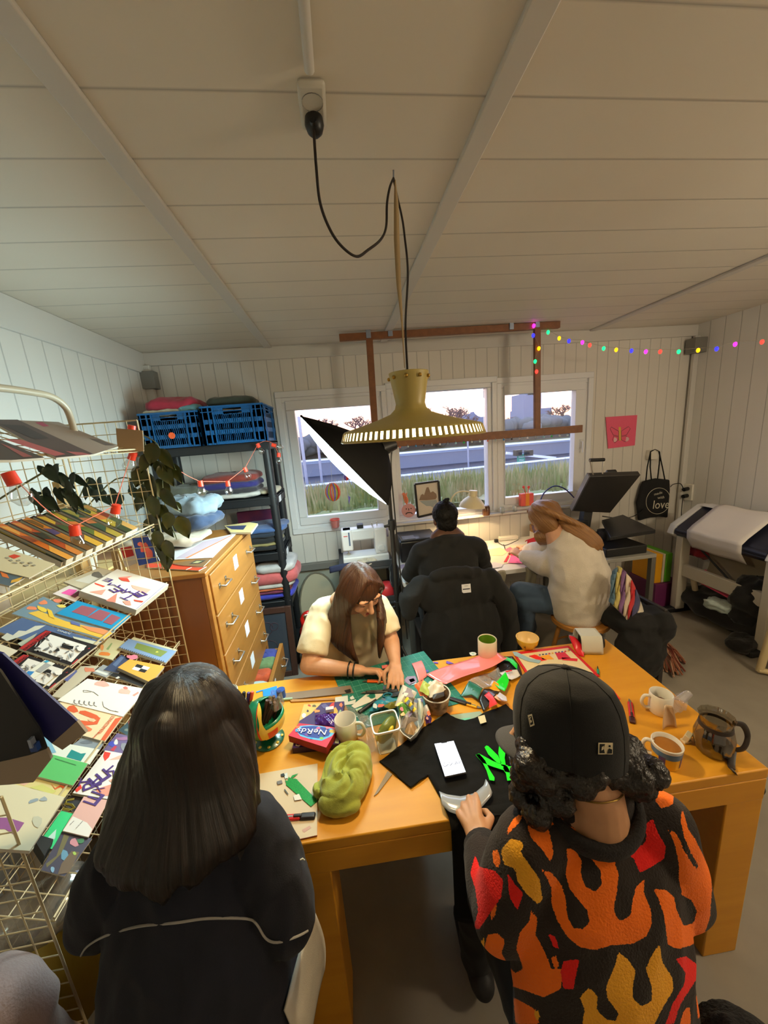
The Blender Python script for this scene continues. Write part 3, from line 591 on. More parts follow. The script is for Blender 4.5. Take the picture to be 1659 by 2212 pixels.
zine('zine','white drawing zine with pink figures and pencil squiggles',zz(Z2,(490,1235),(745,1050),(1255,1140),(1050,1375)),P,(232,226,216),.007,[((236,170,156),blob(Z2,870,1095,80,26,1)),((236,180,166),blob(Z2,1060,1160,50,30,2)),((236,150,136),zz(Z2,(1130,1190),(1180,1160),(1185,1175),(1145,1200))),((228,120,110),blob(Z2,1070,1130,22,14,6))],
 lines=[((150,148,150),.0007,zz(Z2,(840,1195),(800,1165),(740,1150),(710,1150),(715,1165),(775,1165))),((150,148,150),.0007,[Z2(615+i*6+14*math.sin(i*.9),1245+i*.7+18*math.cos(i*.9)) for i in range(36)]),((150,148,150),.0007,zz(Z2,(875,1245),(885,1290),(940,1320),(1010,1335),(980,1325)))],lift=.004,group=GZ)
OR=(214,92,50)
zine('zine','cream and orange print zine with renaissance lettering along its side',zz(Z2,(470,1260),(560,1245),(1052,1372),(895,1588),(400,1450)),P,(230,206,166),.006,[(OR,blob(Z2,620,1310,60,32,1)),(OR,blob(Z2,760,1360,90,30,2,rot=.3)),(OR,zz(Z2,(640,1400),(800,1420),(860,1380),(830,1440),(720,1450))),((224,120,80),blob(Z2,730,1480,70,26,4,rot=.3)),((230,190,150),blob(Z2,780,1400,30,12,5)),(OR,zz(Z2,(985,1390),(1045,1375),(895,1580),(860,1572)))],[('RENAISSANCE',Z2(860,1520),Z2(985,1370),OR,1.3),('beeld en',Z2(800,1560),Z2(850,1510),OR,1.2)],lift=.003,group=GZ)
zine('zine','grey-blue landscape zine under the white and teal one',zz(Z2,(700,1555),(895,1588),(845,1665),(600,1630)),P,(132,142,152),.004,[((104,114,126),blob(Z2,740,1590,70,20,3))],group=GZ)
zine('zine','white zine with teal peaks above the green booklet',zz(Z2,(340,1480),(420,1500),(600,1610),(850,1655),(765,1782),(440,1700)),P,(222,226,216),.004,[((24,136,136),zz(Z2,(565,1720),(610,1655),(690,1690),(735,1685),(690,1755))),((130,180,206),zz(Z2,(345,1490),(420,1560),(480,1680),(430,1690),(390,1600)))],lift=.003,group=GZ)
zine('booklet','plain bright green booklet on the fourth tray',zz(Z2,(450,1698),(750,1775),(622,1962),(275,1872)),P,(92,190,108),.006,[((60,130,76),zz(Z2,(470,1728),(650,1785),(648,1792),(468,1736)))],lift=.006,cat='booklet')
zine('zine','yellow and pink watercolour zine below the green booklet',zz(Z3,(95,335),(250,268),(570,348),(505,445)),P,(222,206,140),.004,[((232,184,160),zz(Z3,(110,325),(200,285),(260,310),(190,350))),((226,104,50),zz(Z3,(395,330),(430,370),(470,345),(520,360),(500,382),(475,360),(430,382))),((210,206,120),zz(Z3,(230,365),(330,340),(440,395),(400,415)))],lift=.002,group=GZ)
zine('art_print','large cream print with a purple shape at the near end of the fourth tray',zz(Z3,(-200,330),(75,330),(505,440),(232,860),(-200,830)),P,(222,214,184),.008,[((150,90,150),zz(Z3,(-60,600),(60,600),(190,640),(150,700),(110,735),(40,690),(-60,690))),((150,166,178),blob(Z3,260,470,40,18,2,rot=-.4)),((160,172,180),blob(Z3,340,455,40,20,3)),((200,200,180),blob(Z3,290,640,50,50,4))],lift=.004,cat='print')
# lowest tray beside the table
P=T[4]
zine('zine','dark teal floral zine behind the long-haired person, lowest tray',zz(Z2,(1010,1490),(1140,1380),(1330,1420),(1200,1600)),P,(58,82,92),.005,[((150,70,70),blob(Z2,1110,1430,20,24,1)),((120,130,120),blob(Z2,1090,1490,30,16,2))],group=GZ)
zine('comic_book','purple, red and blue comic on the lowest tray',zz(Z2,(880,1660),(1000,1515),(1260,1580),(1140,1720)),P,(112,96,140),.005,[((70,80,190),blob(Z2,960,1610,44,26,1)),((190,60,80),zz(Z2,(940,1660),(980,1620),(1000,1630),(970,1670))),((220,220,220),blob(Z2,990,1590,22,30,3)),((140,140,150),blob(Z2,1060,1640,40,40,4)),((160,110,150),blob(Z2,1050,1560,60,16,5))],lift=.003,cat='comic')
zine('zine','white zine with purple EXTREM lettering on the lowest tray',zz(Z3,(822,75),(1120,130),(880,462),(568,408)),P,(232,226,220),.009,[((230,64,48),zz(Z3,(815,85),(865,95),(850,130),(818,160),(805,120))),((238,180,160),zz(Z3,(850,150),(970,100),(990,140))),((238,150,130),zz(Z3,(740,380),(900,330),(890,430),(790,430))),((230,64,48),zz(Z3,(585,385),(630,340),(640,370),(600,402))),((238,170,150),zz(Z3,(850,310),(980,250),(970,320),(900,350)))],
 [('T',Z3(700,348),Z3(720,285),EX,0.93),('R',Z3(800,350),Z3(780,270),EX,1.05),('E',Z3(885,285),Z3(810,215),EX,0.68),('M',Z3(960,235),Z3(880,190),EX,0.68),('E',Z3(840,430),Z3(720,390),EX,0.50),('X',Z3(825,370),Z3(750,345),EX,0.50)],lift=.006,group=GZ)
zine('zine','dark zine with an olive squiggle under the pink and white card',zz(Z3,(480,480),(560,425),(680,445),(610,580)),P,(44,42,46),.004,lines=[((150,140,60),.0035,[Z3(*p) for p in((580,455),(520,465),(510,490),(560,500),(580,525),(540,540),(490,530))])],group=GZ)
zine('booklet','vivid green booklet with a white smear, lowest tray',zz(Z3,(478,548),(580,572),(405,845),(295,812)),P,(52,204,126),.008,[((190,220,210),zz(Z3,(370,760),(440,690),(430,760),(380,830)))],lift=.002,cat='booklet')
zine('greeting_card','pale pink and white card with small print on the lowest tray',zz(Z3,(655,435),(850,466),(690,755),(488,705)),P,(222,172,162),.004,[((232,226,218),zz(Z3,(570,590),(680,640),(720,690),(690,752),(490,703)))],[('nulla amet',Z3(545,660),Z3(580,625),(70,66,70),.9),('lorem dolor',Z3(595,685),Z3(650,625),(70,66,70),.7)],lift=.012,cat='card')
zine('art_print','dark painted print with blue eye shapes and a pink blossom, nearest on the lowest tray',zz(Z3,(485,708),(720,765),(505,1060),(320,1010)),P,(66,62,82),.004,[((112,104,66),zz(Z3,(500,730),(540,745),(480,880),(410,950),(365,990),(360,960),(440,900))),((206,140,150),blob(Z3,580,795,42,34,1)),((100,150,180),blob(Z3,505,900,28,60,2)),((110,90,70),zz(Z3,(560,860),(620,870),(540,1030),(450,1045),(480,960))),((130,170,200),blob(Z3,410,1010,20,26,4)),((60,120,80),blob(Z3,630,780,28,22,5)),((170,200,90),blob(Z3,580,880,16,16,6))],lift=.007,cat='print')
b=MB(); q=T[4].up(.001); pts=[q.at(Z3(*p)) for p in((258,860),(300,810),(400,840),(350,930),(330,975))]; b.prism(pts,q.n*.03,flat((20,22,22))); one('box','%s'%'' or b,None,None) if 0 else one('small_box',b,'small black box at the near end of the lowest tray','box')
# second tray: overlapping strips of folded magazines
P=T[1]; rr=random.Random(11)
cols=[((66,92,56),(206,160,90),(150,60,40)),((196,170,60),(60,70,44),(214,120,60)),((176,140,92),(90,60,44),(214,180,110)),((58,84,60),(170,150,60),(196,110,60)),((150,80,60),(206,150,110),(70,88,50)),((96,112,50),(196,160,50),(214,120,60)),((60,96,66),(190,140,60),(210,190,130)),((120,84,70),(214,170,60),(80,100,60)),((92,84,84),(170,130,60),(120,60,60)),((206,128,50),(120,84,40),(96,80,120)),((74,62,84),(196,170,70),(90,130,70)),((176,80,40),(206,130,60),(60,60,50)),((64,96,72),(190,110,60),(214,180,120)),((208,110,40),(226,160,70),(150,80,50)),((190,170,50),(64,90,60),(110,150,170))]
names=['deep green','mustard','tan','bottle green','brick','olive','sea green','umber','slate','amber','plum-grey','rust','forest','bright orange','acid yellow']
K=len(cols)
for i in range(K):
    f=i/(K-1); A=V((298-150*f,1140+68*f)); B=V((182-190*f,1086+48*f)); st=V((-11,5)); q=[(A.x,A.y),(B.x,B.y),(B.x+st.x*1.35,B.y+st.y*1.35),(A.x+st.x*1.35,A.y+st.y*1.35)]
    c1,c2,c3=cols[i]; L=lambda s,w:(A.x+(B.x-A.x)*s+st.x*w,A.y+(B.y-A.y)*s+st.y*w)
    j_=rr.uniform(-.08,.08); sh=[(c2,[L(.0,.0),L(.30+j_,0),L(.20+j_,1.2),L(0,1.3)]),(c3,[L(.44+j_,.1),L(.62,.0),L(.70,.9),L(.50,1.1)]),(c2,[L(.74,.2),L(.92,.1),L(.98,1.),L(.70,.8)]),((30,26,22),[L(0,1.12),L(1,1.12),L(1,1.35),L(0,1.35)])]
    zine('folded_magazine','folded magazine with a %s spine, %s on the second tray'%(names[i],'far half' if i<K/2 else 'near half'),q,P,c1,.016,sh,lift=.003+.007*(i%2),group='folded magazines on the second tray',rough=.4)
zine('comic_book','cream comic page with a red square at the near end of the second tray',zz(Z1,(-80,1560),(0,1505),(470,1650),(250,1770),(-80,1690)),P,(206,198,166),.004,[((206,70,50),zz(Z1,(70,1585),(120,1568),(180,1585),(120,1608)))]+[((150,146,130),blob(Z1,60+i*33,1600+i*7+(i%3)*14,22,9,i)) for i in range(8)],lift=.02,cat='comic')
zine('zine','blue and orange patterned zine at the near end of the second tray',zz(Z1,(-80,1650),(0,1690),(220,1765),(80,1840),(-80,1800)),P,(84,104,120),.004,[((214,120,60),zz(Z1,(0,1715),(60,1740),(80,1775),(20,1760))),((214,170,70),zz(Z1,(100,1790),(200,1760),(160,1800),(90,1815))),((150,160,70),zz(Z1,(0,1690),(90,1715),(150,1750),(60,1730)))],lift=.018,group=GZ)
# top tray: large posters
P=T[0]
zine('poster','grey-beige poster at the far end of the top tray',zz(Z1,(140,425),(500,440),(1010,650),(800,715)),P,(170,152,138),.006,[((190,70,110),zz(Z1,(300,445),(360,440),(420,475),(370,480))),((110,96,92),zz(Z1,(760,580),(840,590),(980,640),(900,640)))],lift=.004,cat='poster',group='posters on the top tray')
zine('poster','poster of black and pink brushwork in the middle of the top tray',zz(Z1,(-100,420),(150,420),(800,715),(480,745)),P,(92,76,76),.006,[((206,104,110),zz(Z1,(40,590),(180,590),(560,715),(470,730))),((60,52,58),zz(Z1,(0,460),(200,470),(420,580),(300,590))),((200,110,116),zz(Z1,(560,690),(700,700),(780,720),(650,722)))],lift=.008,cat='poster',group='posters on the top tray')
zine('poster','dark grey poster at the near end of the top tray',zz(Z1,(-200,560),(0,590),(380,745),(100,765),(-200,765)),P,(84,74,72),.006,[((180,100,104),zz(Z1,(0,620),(60,640),(280,735),(200,740)))],lift=.012,cat='poster',group='posters on the top tray')
KRAFT=mat('kraft_card',(176,146,112),.75)
b=MB(); y=RY1-.02; b.prism([py(250,925,y),py(308,930,y),py(310,975,y),py(255,978,y)],(0,.004,0),KRAFT); one('cardboard_label',b,'plain cardboard label clipped at the far corner of the top tray','label')
# navy cards propped at the near end
NAVY=mat('navy_card',(24,22,92),.5); DK=mat('black_card',(20,20,24),.6); GREYC=mat('grey_board',(150,134,116),.7)
Y=.655
def card(name,label,quad,strip,m,y,tilt=.0):
    t_=top(name,label,'card',py(*quad[2],y)); part('sheet',MB().prism([py(u,v,y+tilt*i) for i,(u,v) in enumerate(quad)],(0,.004,0),m),t_)
    part('tape_edge',MB().prism([py(u,v,y-.001) for u,v in strip],(0,.006,0),GREYC),t_); return t_
card('folded_card','navy card with a grey taped edge propped up at the near end of the rack',[(-40,1400),(5,1412),(166,1558),(112,1606),(60,1560)],[(166,1558),(186,1583),(135,1620),(112,1606)],NAVY,.668)
card('folded_card','black card with a grey taped edge nearest the camera at the end of the rack',[(-60,1395),(0,1450),(84,1575),(100,1618),(62,1632),(-60,1660)],[(62,1632),(100,1618),(110,1640),(72,1690),(20,1695),(-60,1700),(-60,1660)],DK,.655)
b=MB(); c=py(77,1611,.652); b.box(c,(.012,.012,.016),mat('blue_clip',(36,66,130),.4)).box(c+V((0,-.004,.012)),(.005,.01,.018),STEEL); one('binder_clip',b,'small blue clip holding the black card','clip')
# ---------------------------------------------------------------- chest of drawers
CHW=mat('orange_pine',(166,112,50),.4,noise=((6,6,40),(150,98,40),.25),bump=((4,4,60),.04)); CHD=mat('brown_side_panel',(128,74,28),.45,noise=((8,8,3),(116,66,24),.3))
c0,c1,cy0,cy1,ct=-1.40,-.62,1.53,2.32,1.285
t=top('chest_of_drawers','orange wooden plan chest with six drawers against the left wall','chest of drawers',((c0+c1)/2,(cy0+cy1)/2,0))
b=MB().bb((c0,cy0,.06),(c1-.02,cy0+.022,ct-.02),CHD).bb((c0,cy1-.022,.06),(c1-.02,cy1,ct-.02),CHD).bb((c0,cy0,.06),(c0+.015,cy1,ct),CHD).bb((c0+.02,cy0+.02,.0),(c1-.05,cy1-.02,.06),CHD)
part('carcass',b,t); part('top_board',MB().bb((c0-.01,cy0-.012,ct-.02),(c1+.006,cy1+.01,ct),CHW),t,bev=.004)
part('front_stile',MB().bb((c1-.02,cy0,.06),(c1,cy0+.03,ct-.02),CHW),t,bev=.003); part('front_stile',MB().bb((c1-.02,cy1-.03,.06),(c1,cy1,ct-.02),CHW),t,bev=.003)
nd=6; hh=(ct-.03-.07)/nd; STL=mat('brushed_steel',(190,184,170),.3,.9); LBL=mat('paper_label',(222,222,226),.7)
for k in range(nd):
    z1=ct-.028-k*hh; z0=z1-hh+.008; pull=.10 if k==4 else (.012 if k==5 else 0); x=c1+pull
    d=MB().bb((x-.018,cy0+.034,z0),(x+.006,cy1-.034,z1),CHW)
    if pull>.05: d.bb((x-.30,cy0+.04,z0),(x-.018,cy0+.052,z1-.03),CHW).bb((x-.30,cy1-.052,z0),(x-.018,cy1-.04,z1-.03),CHW).bb((x-.30,cy0+.04,z0),(x-.018,cy1-.04,z0+.008),CHW)
    dr=part('drawer',d,t,bev=.003)
    for yy in(cy0+.16,cy1-.13):
        zc=(z0+z1)/2+.01; part('handle',MB().tube([(x+.006,yy-.045,zc),(x+.032,yy-.04,zc-.006),(x+.036,yy+.04,zc-.006),(x+.006,yy+.045,zc)],.0045,STL,8).bb((x+.006,yy-.055,zc-.012),(x+.009,yy-.035,zc+.012),STL).bb((x+.006,yy+.035,zc-.012),(x+.009,yy+.055,zc+.012),STL),dr,50)
    part('label',MB().bb((x+.0062,(cy0+cy1)/2-.035,(z0+z1)/2-.01),(x+.0075,(cy0+cy1)/2+.035,(z0+z1)/2+.062),LBL),dr)
zd=ct-.028-4*hh-.04
for i,(yy,c,l) in enumerate(((1.66,(214,210,204),'white'),(1.78,(90,120,60),'green striped'),(1.90,(190,206,200),'pale mint'),(2.02,(206,84,40),'orange'),(2.14,(110,140,90),'moss green'),(2.23,(60,70,150),'blue'))):
    garment('folded_cloth','%s cloth roll in the open drawer of the plan chest'%l,(c1+.0,yy,zd-.03),(.16,.11,.08),c,i,0,'cloth',None,.006,14)
# sheets on the chest
TPZ=Plane((0,0,ct+.0008),(0,0,1)); Z5=Z(4.74,330,1080); Z6=Z(4.1475,270,840)
zine('paper_sheet','large white and lilac sheet with an orange stripe on the plan chest',zz(Z5,(40,620),(190,480),(860,340),(610,590)),TPZ,(214,212,216),.002,[((196,178,192),zz(Z5,(230,600),(520,425),(800,360),(330,595))),((232,140,90),zz(Z5,(325,597),(800,362),(822,358),(355,597)))],cat='paper')
zine('paper_sheet','orange-red folder with white lines at the near edge of the plan chest',zz(Z5,(-60,650),(140,650),(550,680),(470,722),(-60,690)),TPZ,(226,72,40),.004,lines=[((236,230,220),.0012,zz(Z5,(340,715),(400,690),(530,690)))],cat='folder',lift=.001)
zine('paper_sheet','brown card with a small dark picture beside the orange folder',zz(Z5,(200,650),(570,595),(590,610),(520,680),(300,668)),TPZ,(134,100,64),.003,[((60,60,56),zz(Z5,(370,655),(440,618),(545,618),(480,650))),((180,170,120),zz(Z5,(405,645),(450,625),(510,625),(460,645)))],cat='card',lift=.006)
zine('paper_sheet','cream envelope with navy print at the far corner of the plan chest',zz(Z6,(890,1225),(1110,1195),(1190,1205),(1130,1285),(945,1285)),TPZ,(210,190,130),.012,[((52,60,92),zz(Z6,(900,1230),(1090,1222),(1060,1262),(955,1258)))],cat='envelope',lift=.002)
def gp(u,v,z): p=pz(u,v,z); return (p.x,p.y,p.z)
x,y,_=gp(385,1165,ct+.03); garment('trousers','beige trousers folded at the bottom of the clothes heap on the plan chest',(x-.06,y,ct+.026),(.44,.26,.05),(196,182,160),3,-.1,'trousers',None,.014,8)
x,y,_=gp(420,1135,ct+.08); garment('jeans','dark blue jeans in the clothes heap on the plan chest',(x-.04,y+.01,ct+.086),(.36,.25,.065),(54,72,104),5,-.25,'jeans',None,.018,8)
x,y,_=gp(415,1110,ct+.14); garment('jeans','light blue jeans bundled on top of the clothes heap on the plan chest',(x-.01,y,ct+.16),(.31,.22,.075),(136,156,170),8,-.3,'jeans',None,.024,9)
b=MB(); 
def frm(i,j): return px(452+34*i,1098+6*j+22*i*0+16*i*math.sin(j*3),-.93)
# ---------------------------------------------------------------- black shelving unit
SHB=mat('shelf_black_plastic',(26,28,31),.5); sy0,sy1,sx0,sx1=2.72,3.12,-1.33,-.50
t=top('shelving_unit','black plastic shelving unit loaded with clothes in the back left corner','shelving unit',((sx0+sx1)/2,(sy0+sy1)/2,0))
zs=[1.812,1.405,.975,.575,.14]
for z in zs:
    b=MB().bb((sx0,sy0,z-.02),(sx1,sy1,z),SHB).bb((sx0,sy0,z-.062),(sx1,sy0+.02,z),SHB).bb((sx0,sy1-.02,z-.062),(sx1,sy1,z),SHB).bb((sx0,sy0,z-.062),(sx0+.02,sy1,z),SHB).bb((sx1-.02,sy0,z-.062),(sx1,sy1,z),SHB)
    part('shelf',b,t,bev=.006)
for x in(sx0+.03,sx1-.03):
    for y in(sy0+.03,sy1-.03):
        b=MB().tube([(x,y,0),(x,y,1.80)],.03,SHB,14)
        for z in zs[1:]: b.tube([(x,y,z-.07),(x,y,z+.012)],.036,SHB,14)
        part('post',b,t,50)
b=MB()
for z,dz,n_ in((1.38,.05,2),(.95,.05,2)):
    for i in range(n_): part('price_label',MB().bb((sx1-.001,sy0+.10+i*.05,z-.035),(sx1+.0015,sy0+.14+i*.05,z+.012),LBL),t)
# crates
BLUE=mat('crate_blue',(16,92,150),.4,noise=(6,(14,80,134),.3))
def crate(label,x0,x1,y0,y1,z0,z1):
    t=top('plastic_crate',label,'crate',((x0+x1)/2,(y0+y1)/2,z0),'blue crates on top of the black shelves'); w=.007
    part('bottom',MB().bb((x0+.012,y0+.012,z0),(x1-.012,y1-.012,z0+.012),BLUE),t)
    def wall(axis,pos,a0,a1,inn):
        b=MB(); 
        def bx(u0,u1,v0,v1,d=w):
            if axis=='y': b.bb((u0,pos,v0),(u1,pos+inn*d,v1),BLUE)
            else: b.bb((pos,u0,v0),(pos+inn*d,u1,v1),BLUE)
        H=z1-z0; m_=(a0+a1)/2; hw=(a1-a0)*.15
        bx(a0,a1,z0,z0+H*.26); bx(a0,m_-hw,z1-H*.24,z1); bx(m_+hw,a1,z1-H*.24,z1); bx(m_-hw,m_+hw,z1-H*.07,z1); bx(a0,a1,z0+H*.38,z0+H*.54); bx(a0,a1,z0+H*.66,z1-H*.24)
        bx(a0,a0+.07,z0,z1); bx(a1-.07,a1,z0,z1)
        n_=int((a1-a0-.14)/.013)
        for i in range(n_+1):
            u=a0+.07+(a1-a0-.14)*i/max(1,n_); bx(u-(.0065 if i%5==4 else .0042),u+(.0065 if i%5==4 else .0042),z0+.02,z1-H*.22)
        for u in(a0,a0+.045,a0+.075,a1-.083,a1-.053,a1-.008): bx(u,u+.008,z0,z1,-.008)
        bx(a0,a1,z1-.012,z1,-.014); bx(a0,a1,z0+H*.84,z0+H*.86,-.01)
        return b
    for b in(wall('y',y0+.014,x0+.006,x1-.006,1),wall('y',y1-.014,x0+.006,x1-.006,-1),wall('x',x0+.014,y0+.006,y1-.006,1),wall('x',x1-.014,y0+.006,y1-.006,-1)): part('side_wall',b,t)
    return t
crate('left blue plastic crate with pink clothes, on top of the black shelves',-1.335,-.945,2.70,3.14,1.813,2.055)
t=crate('right blue plastic crate with a dark folded top, on top of the black shelves',-.93,-.50,2.70,3.14,1.813,2.075)
MAG=mat('orange_sticker',(255,104,50),.5)
p=py(371,941,2.699); one('round_sticker',MB().tube([p,p+V((0,.002,0))],.022,MAG,20),'round orange sticker on the left blue crate','sticker')
garment('shirt','crimson pink top heaped in the left blue crate',(-1.14,2.92,2.09),(.35,.36,.09),(178,44,66),2,0,'clothes',None,.014,7)
garment('shirt','off-white folded top at the front of the left blue crate',(-1.19,2.78,2.052),(.25,.10,.035),(206,200,178),4,0,'clothes',None,.006,9)
garment('shirt','pale teal top at the front right of the left blue crate',(-1.02,2.80,2.055),(.15,.12,.05),(110,160,170),6,0,'clothes',None,.01,9)
garment('shirt','dark olive folded sweater lying over the right blue crate',(-.75,2.92,2.10),(.34,.36,.06),(58,64,52),9,.05,'clothes',None,.008,6)
for z,(lx,dx),l,c,h in((.975,(-.74,.38),'black folded jeans on the third black shelf',(28,29,34),.055),):pass
def pile(z,items,y=2.9,dy=.34,front=sy0):
    for l,x,w_,h,c,sd,cat in items:
        garment(cat.replace(' ','_'),l,(x,y,z+h/2),(w_,dy,h),c,sd,0,cat,None,.008,8,sq=.4); z+=h*.93
pile(1.406,[('white lace top at the bottom of the heap on the second black shelf',-.86,.46,.035,(206,202,196),12,'top'),('black and white dotted shirt in the heap on the second black shelf',-.85,.42,.035,(54,50,56),13,'shirt'),('indigo blue jumper in the heap on the second black shelf',-.86,.45,.055,(48,44,116),14,'jumper'),('brick red hoodie on top of the heap on the second black shelf',-.83,.40,.06,(140,52,40),15,'hoodie')])
garment('tote_bag','grey-green canvas bag slumped at the left of the second black shelf',(-1.14,2.86,1.45),(.30,.30,.09),(104,106,92),21,0,'bag',None,.02,6)
garment('shirt','cream folded shirt at the right end of the second black shelf',(-.575,2.93,1.425),(.13,.30,.035),(206,196,166),22,0,'clothes',None,.006,9)
pile(.976,[('black T-shirts folded at the bottom of the third black shelf',-.70,.34,.045,(24,24,28),31,'T-shirt'),('khaki strap folded between dark clothes on the third black shelf',-.68,.30,.02,(150,136,84),32,'strap'),('black folded sweater on the third black shelf',-.70,.34,.05,(26,26,30),33,'sweater'),('dark denim folded on the third black shelf',-.69,.34,.04,(34,44,60),34,'jeans'),('mid-blue denim on top of the pile on the third black shelf',-.66,.36,.035,(64,96,150),35,'jeans')])
pile(.576,[('royal blue sweater at the bottom of the fourth black shelf',-.66,.38,.05,(58,62,180),41,'sweater'),('plum folded top on the fourth black shelf',-.68,.36,.025,(120,44,70),42,'top'),('orange folded top on the fourth black shelf',-.68,.36,.025,(214,110,60),43,'top'),('pale grey folded shirt on the fourth black shelf',-.66,.38,.03,(190,184,176),44,'shirt'),('coral pink hoodie heaped on the fourth black shelf',-.64,.42,.10,(214,104,104),45,'hoodie'),('white rolled towel on top of the fourth black shelf',-.60,.30,.07,(206,200,198),46,'towel')])
b=MB().bb((-.90,3.05,.985),(-.60,3.09,1.255),mat('purple_case',(70,26,66),.5,noise=(8,(110,36,60),.2))); one('laptop_case','purple and red case standing at the back of the third black shelf'and b,'purple and red case standing at the back of the third black shelf','case',bev=.006)
# framed print and red bag on the floor by the shelves
b=None; t=top('framed_print','dark wooden picture frame with a blue-grey line drawing leaning below the black shelves','framed picture',(-.62,2.60,0))
o=py(566,1312,2.56); FRW=mat('dark_frame_wood',(70,44,34),.5); a0,a1,zt=-.86,-.50,.56
M=Matrix.Translation((0,2.58,0))@Matrix.Rotation(-.13,4,'X')
b=MB(M); 
for q0,q1 in(((a0,0,0),(a0+.045,.025,zt)),((a1-.045,0,0),(a1,.025,zt)),((a0+.045,0,0),(a1-.045,.025,.045)),((a0+.045,0,zt-.045),(a1-.045,.025,zt))): b.bb(q0,q1,FRW)
part('frame',b,t,bev=.003); DRW=mat('drawing_paper',(120,128,140),.5,noise=(5,(104,112,126),.3))
part('drawing',MB(M).bb((a0+.045,.010,.045),(a1-.045,.018,zt-.045),DRW),t)
b=MB(M)
for (x,z,r) in((-.70,.40,.05),(-.64,.41,.03),(-.69,.25,.055),(-.66,.14,.05)): b.tube([(x+r*math.cos(k*.5)*(1+.12*math.sin(k)),.009,z+r*math.sin(k*.5)) for k in range(13)],.0025,mat('pink_line',(120,84,96),.6),4)
part('ink_lines',b,t,kind='stuff'); part('glazing',MB(M).bb((a0+.045,.005,.045),(a1-.045,.007,zt-.045),clear('print_glass',(235,238,240),.06,.02)),t)
RED=mat('red_plastic_bag',(206,36,26),.3,noise=(9,(180,28,20),.2)); b=MB(TRS((-.37,2.62,.26))); b.ell((0,0,0),(.085,.07,.17),RED,24).ell((-.01,0,.15),(.05,.04,.10),RED,16); b=fuse(b,.008,3); wrinkle(b,.02,11,2); zm=min(p.z for p in b.v); b.v=[V((p.x,p.y,.001+(p.z-zm)*(1 if p.z>.3 else 1)*(p.z-zm+.0)/max(p.z-zm,1e-6)+0)) if 0 else V((p.x,p.y,p.z-zm*max(0,1-(p.z-zm)/.25)+.001)) for p in b.v]; dz=0; t=top('plastic_bag','crumpled red plastic carrier bag with white print hanging beside the black shelves','bag',(-.37,2.62,dz)); RED_=[m for m in b.m]; 
part('bag_body',b,t,70)
WHT=mat('white_print',(226,222,216),.4); p=py(655,1340,2.545); part('white_print',MB().grid(lambda i,j:V((-.375+.045*(i-.5)+.02*(1-j),2.552-.012*math.sin(math.pi*i)-.012*j,.32+.09*j)),6,6,WHT),t,60)
# folded screen with wire rim leaning at the back wall
WF=mat('grey_rim',(120,114,98),.5); CV=mat('cream_canvas',(186,178,152),.8)
t=top('laundry_hoop','oval cream pop-up reflector with a grey rim leaning at the lower back wall','reflector',(-.04,3.15,.05)); c=py(690,1320,3.14)
ov=[V((c.x+.165*math.cos(a)*(1+.05*math.sin(2*a)),3.13+.03*math.sin(a),.33+.28*math.sin(a))) for a in[2*math.pi*k/28 for k in range(28)]]
part('rim',MB().tube(ov,.008,WF,6,closed=True),t,60); part('canvas',MB().poly(ov,CV),t)
# ---------------------------------------------------------------- trailing plants
LEAF=mat('dark_leaf',(48,60,24),.4,noise=(25,(70,68,22),.2)); LEAF2=mat('deep_green_leaf',(34,54,40),.45); STEM=mat('plant_stem',(96,92,48),.6)
def leaf(b,p,d,w,l,m,nrm):
    d=V(d).normalized(); n=V(nrm); x=d.cross(n); x.normalize(); n=x.cross(d)
    prof=[(0,.02),(.08,.55),(.22,.95),(.4,1),(.6,.82),(.8,.45),(.93,.16),(1,.01)]
    vs=[]; 
    for k,a in prof:
        for s in(-1,0,1): vs.append(V(p)+d*(k*l)+x*(s*a*w/2)+n*((-.12*w if s==0 else .06*w)-.25*l*k*k))
    fs=[(i*3+s,i*3+s+1,i*3+s+4,i*3+s+3) for i in range(len(prof)-1) for s in(0,1)]
    b.add(vs,fs,m)
t=top('trailing_plant','dark green trailing plant hanging at the far end of the wire rack','plant',py(330,1230,1.56)); rr=random.Random(4)
yy=1.54; stems=[[(306,938),(318,975),(322,1040),(330,1120),(340,1180),(352,1230)],[(306,938),(340,960),(350,1000),(352,1060),(362,1110),(382,1165)],[(306,938),(312,990),(318,1060),(322,1130),(322,1165)]]
b=MB()
for s in stems: b.tube(spline([py(u,v,yy+.02) for u,v in s],5),.0022,STEM,5)
part('stem',b,t,60)
LV=[(312,952,-80,62),(332,962,-20,58),(345,975,30,60),(320,985,-30,52),(338,1000,10,58),(308,1012,-40,62),(345,1010,35,62),(322,1028,0,70),(372,1005,5,60),(340,1040,15,66),(312,1058,-30,56),(350,1060,25,64),(328,1075,-5,66),(305,1080,-50,44),(345,1095,20,54),(333,1110,-10,60),(322,1125,-25,50),(352,1130,15,52),(338,1150,0,60),(374,1090,30,36),(366,1112,-15,48),(385,1120,10,70),(345,1185,5,52),(330,1170,-15,50),(358,1172,10,56),(362,1190,-12,62)]
for u,v,an,ln in LV:
    a=math.radians(an); l=ln/500*.80; b=MB(); p=py(u,v-6,yy+rr.uniform(-.05,.03)); leaf(b,p,(math.sin(a)*.9,rr.uniform(-.35,.15),-1),l*rr.uniform(.46,.62),l,LEAF,(rr.uniform(-.5,.5),-1,.25)); part('leaf',b,t,60)
t=top('potted_plant','deep green plant in a pale pot behind the mesh of the wire rack','plant',(-1.25,1.72,1.29)); b=MB()
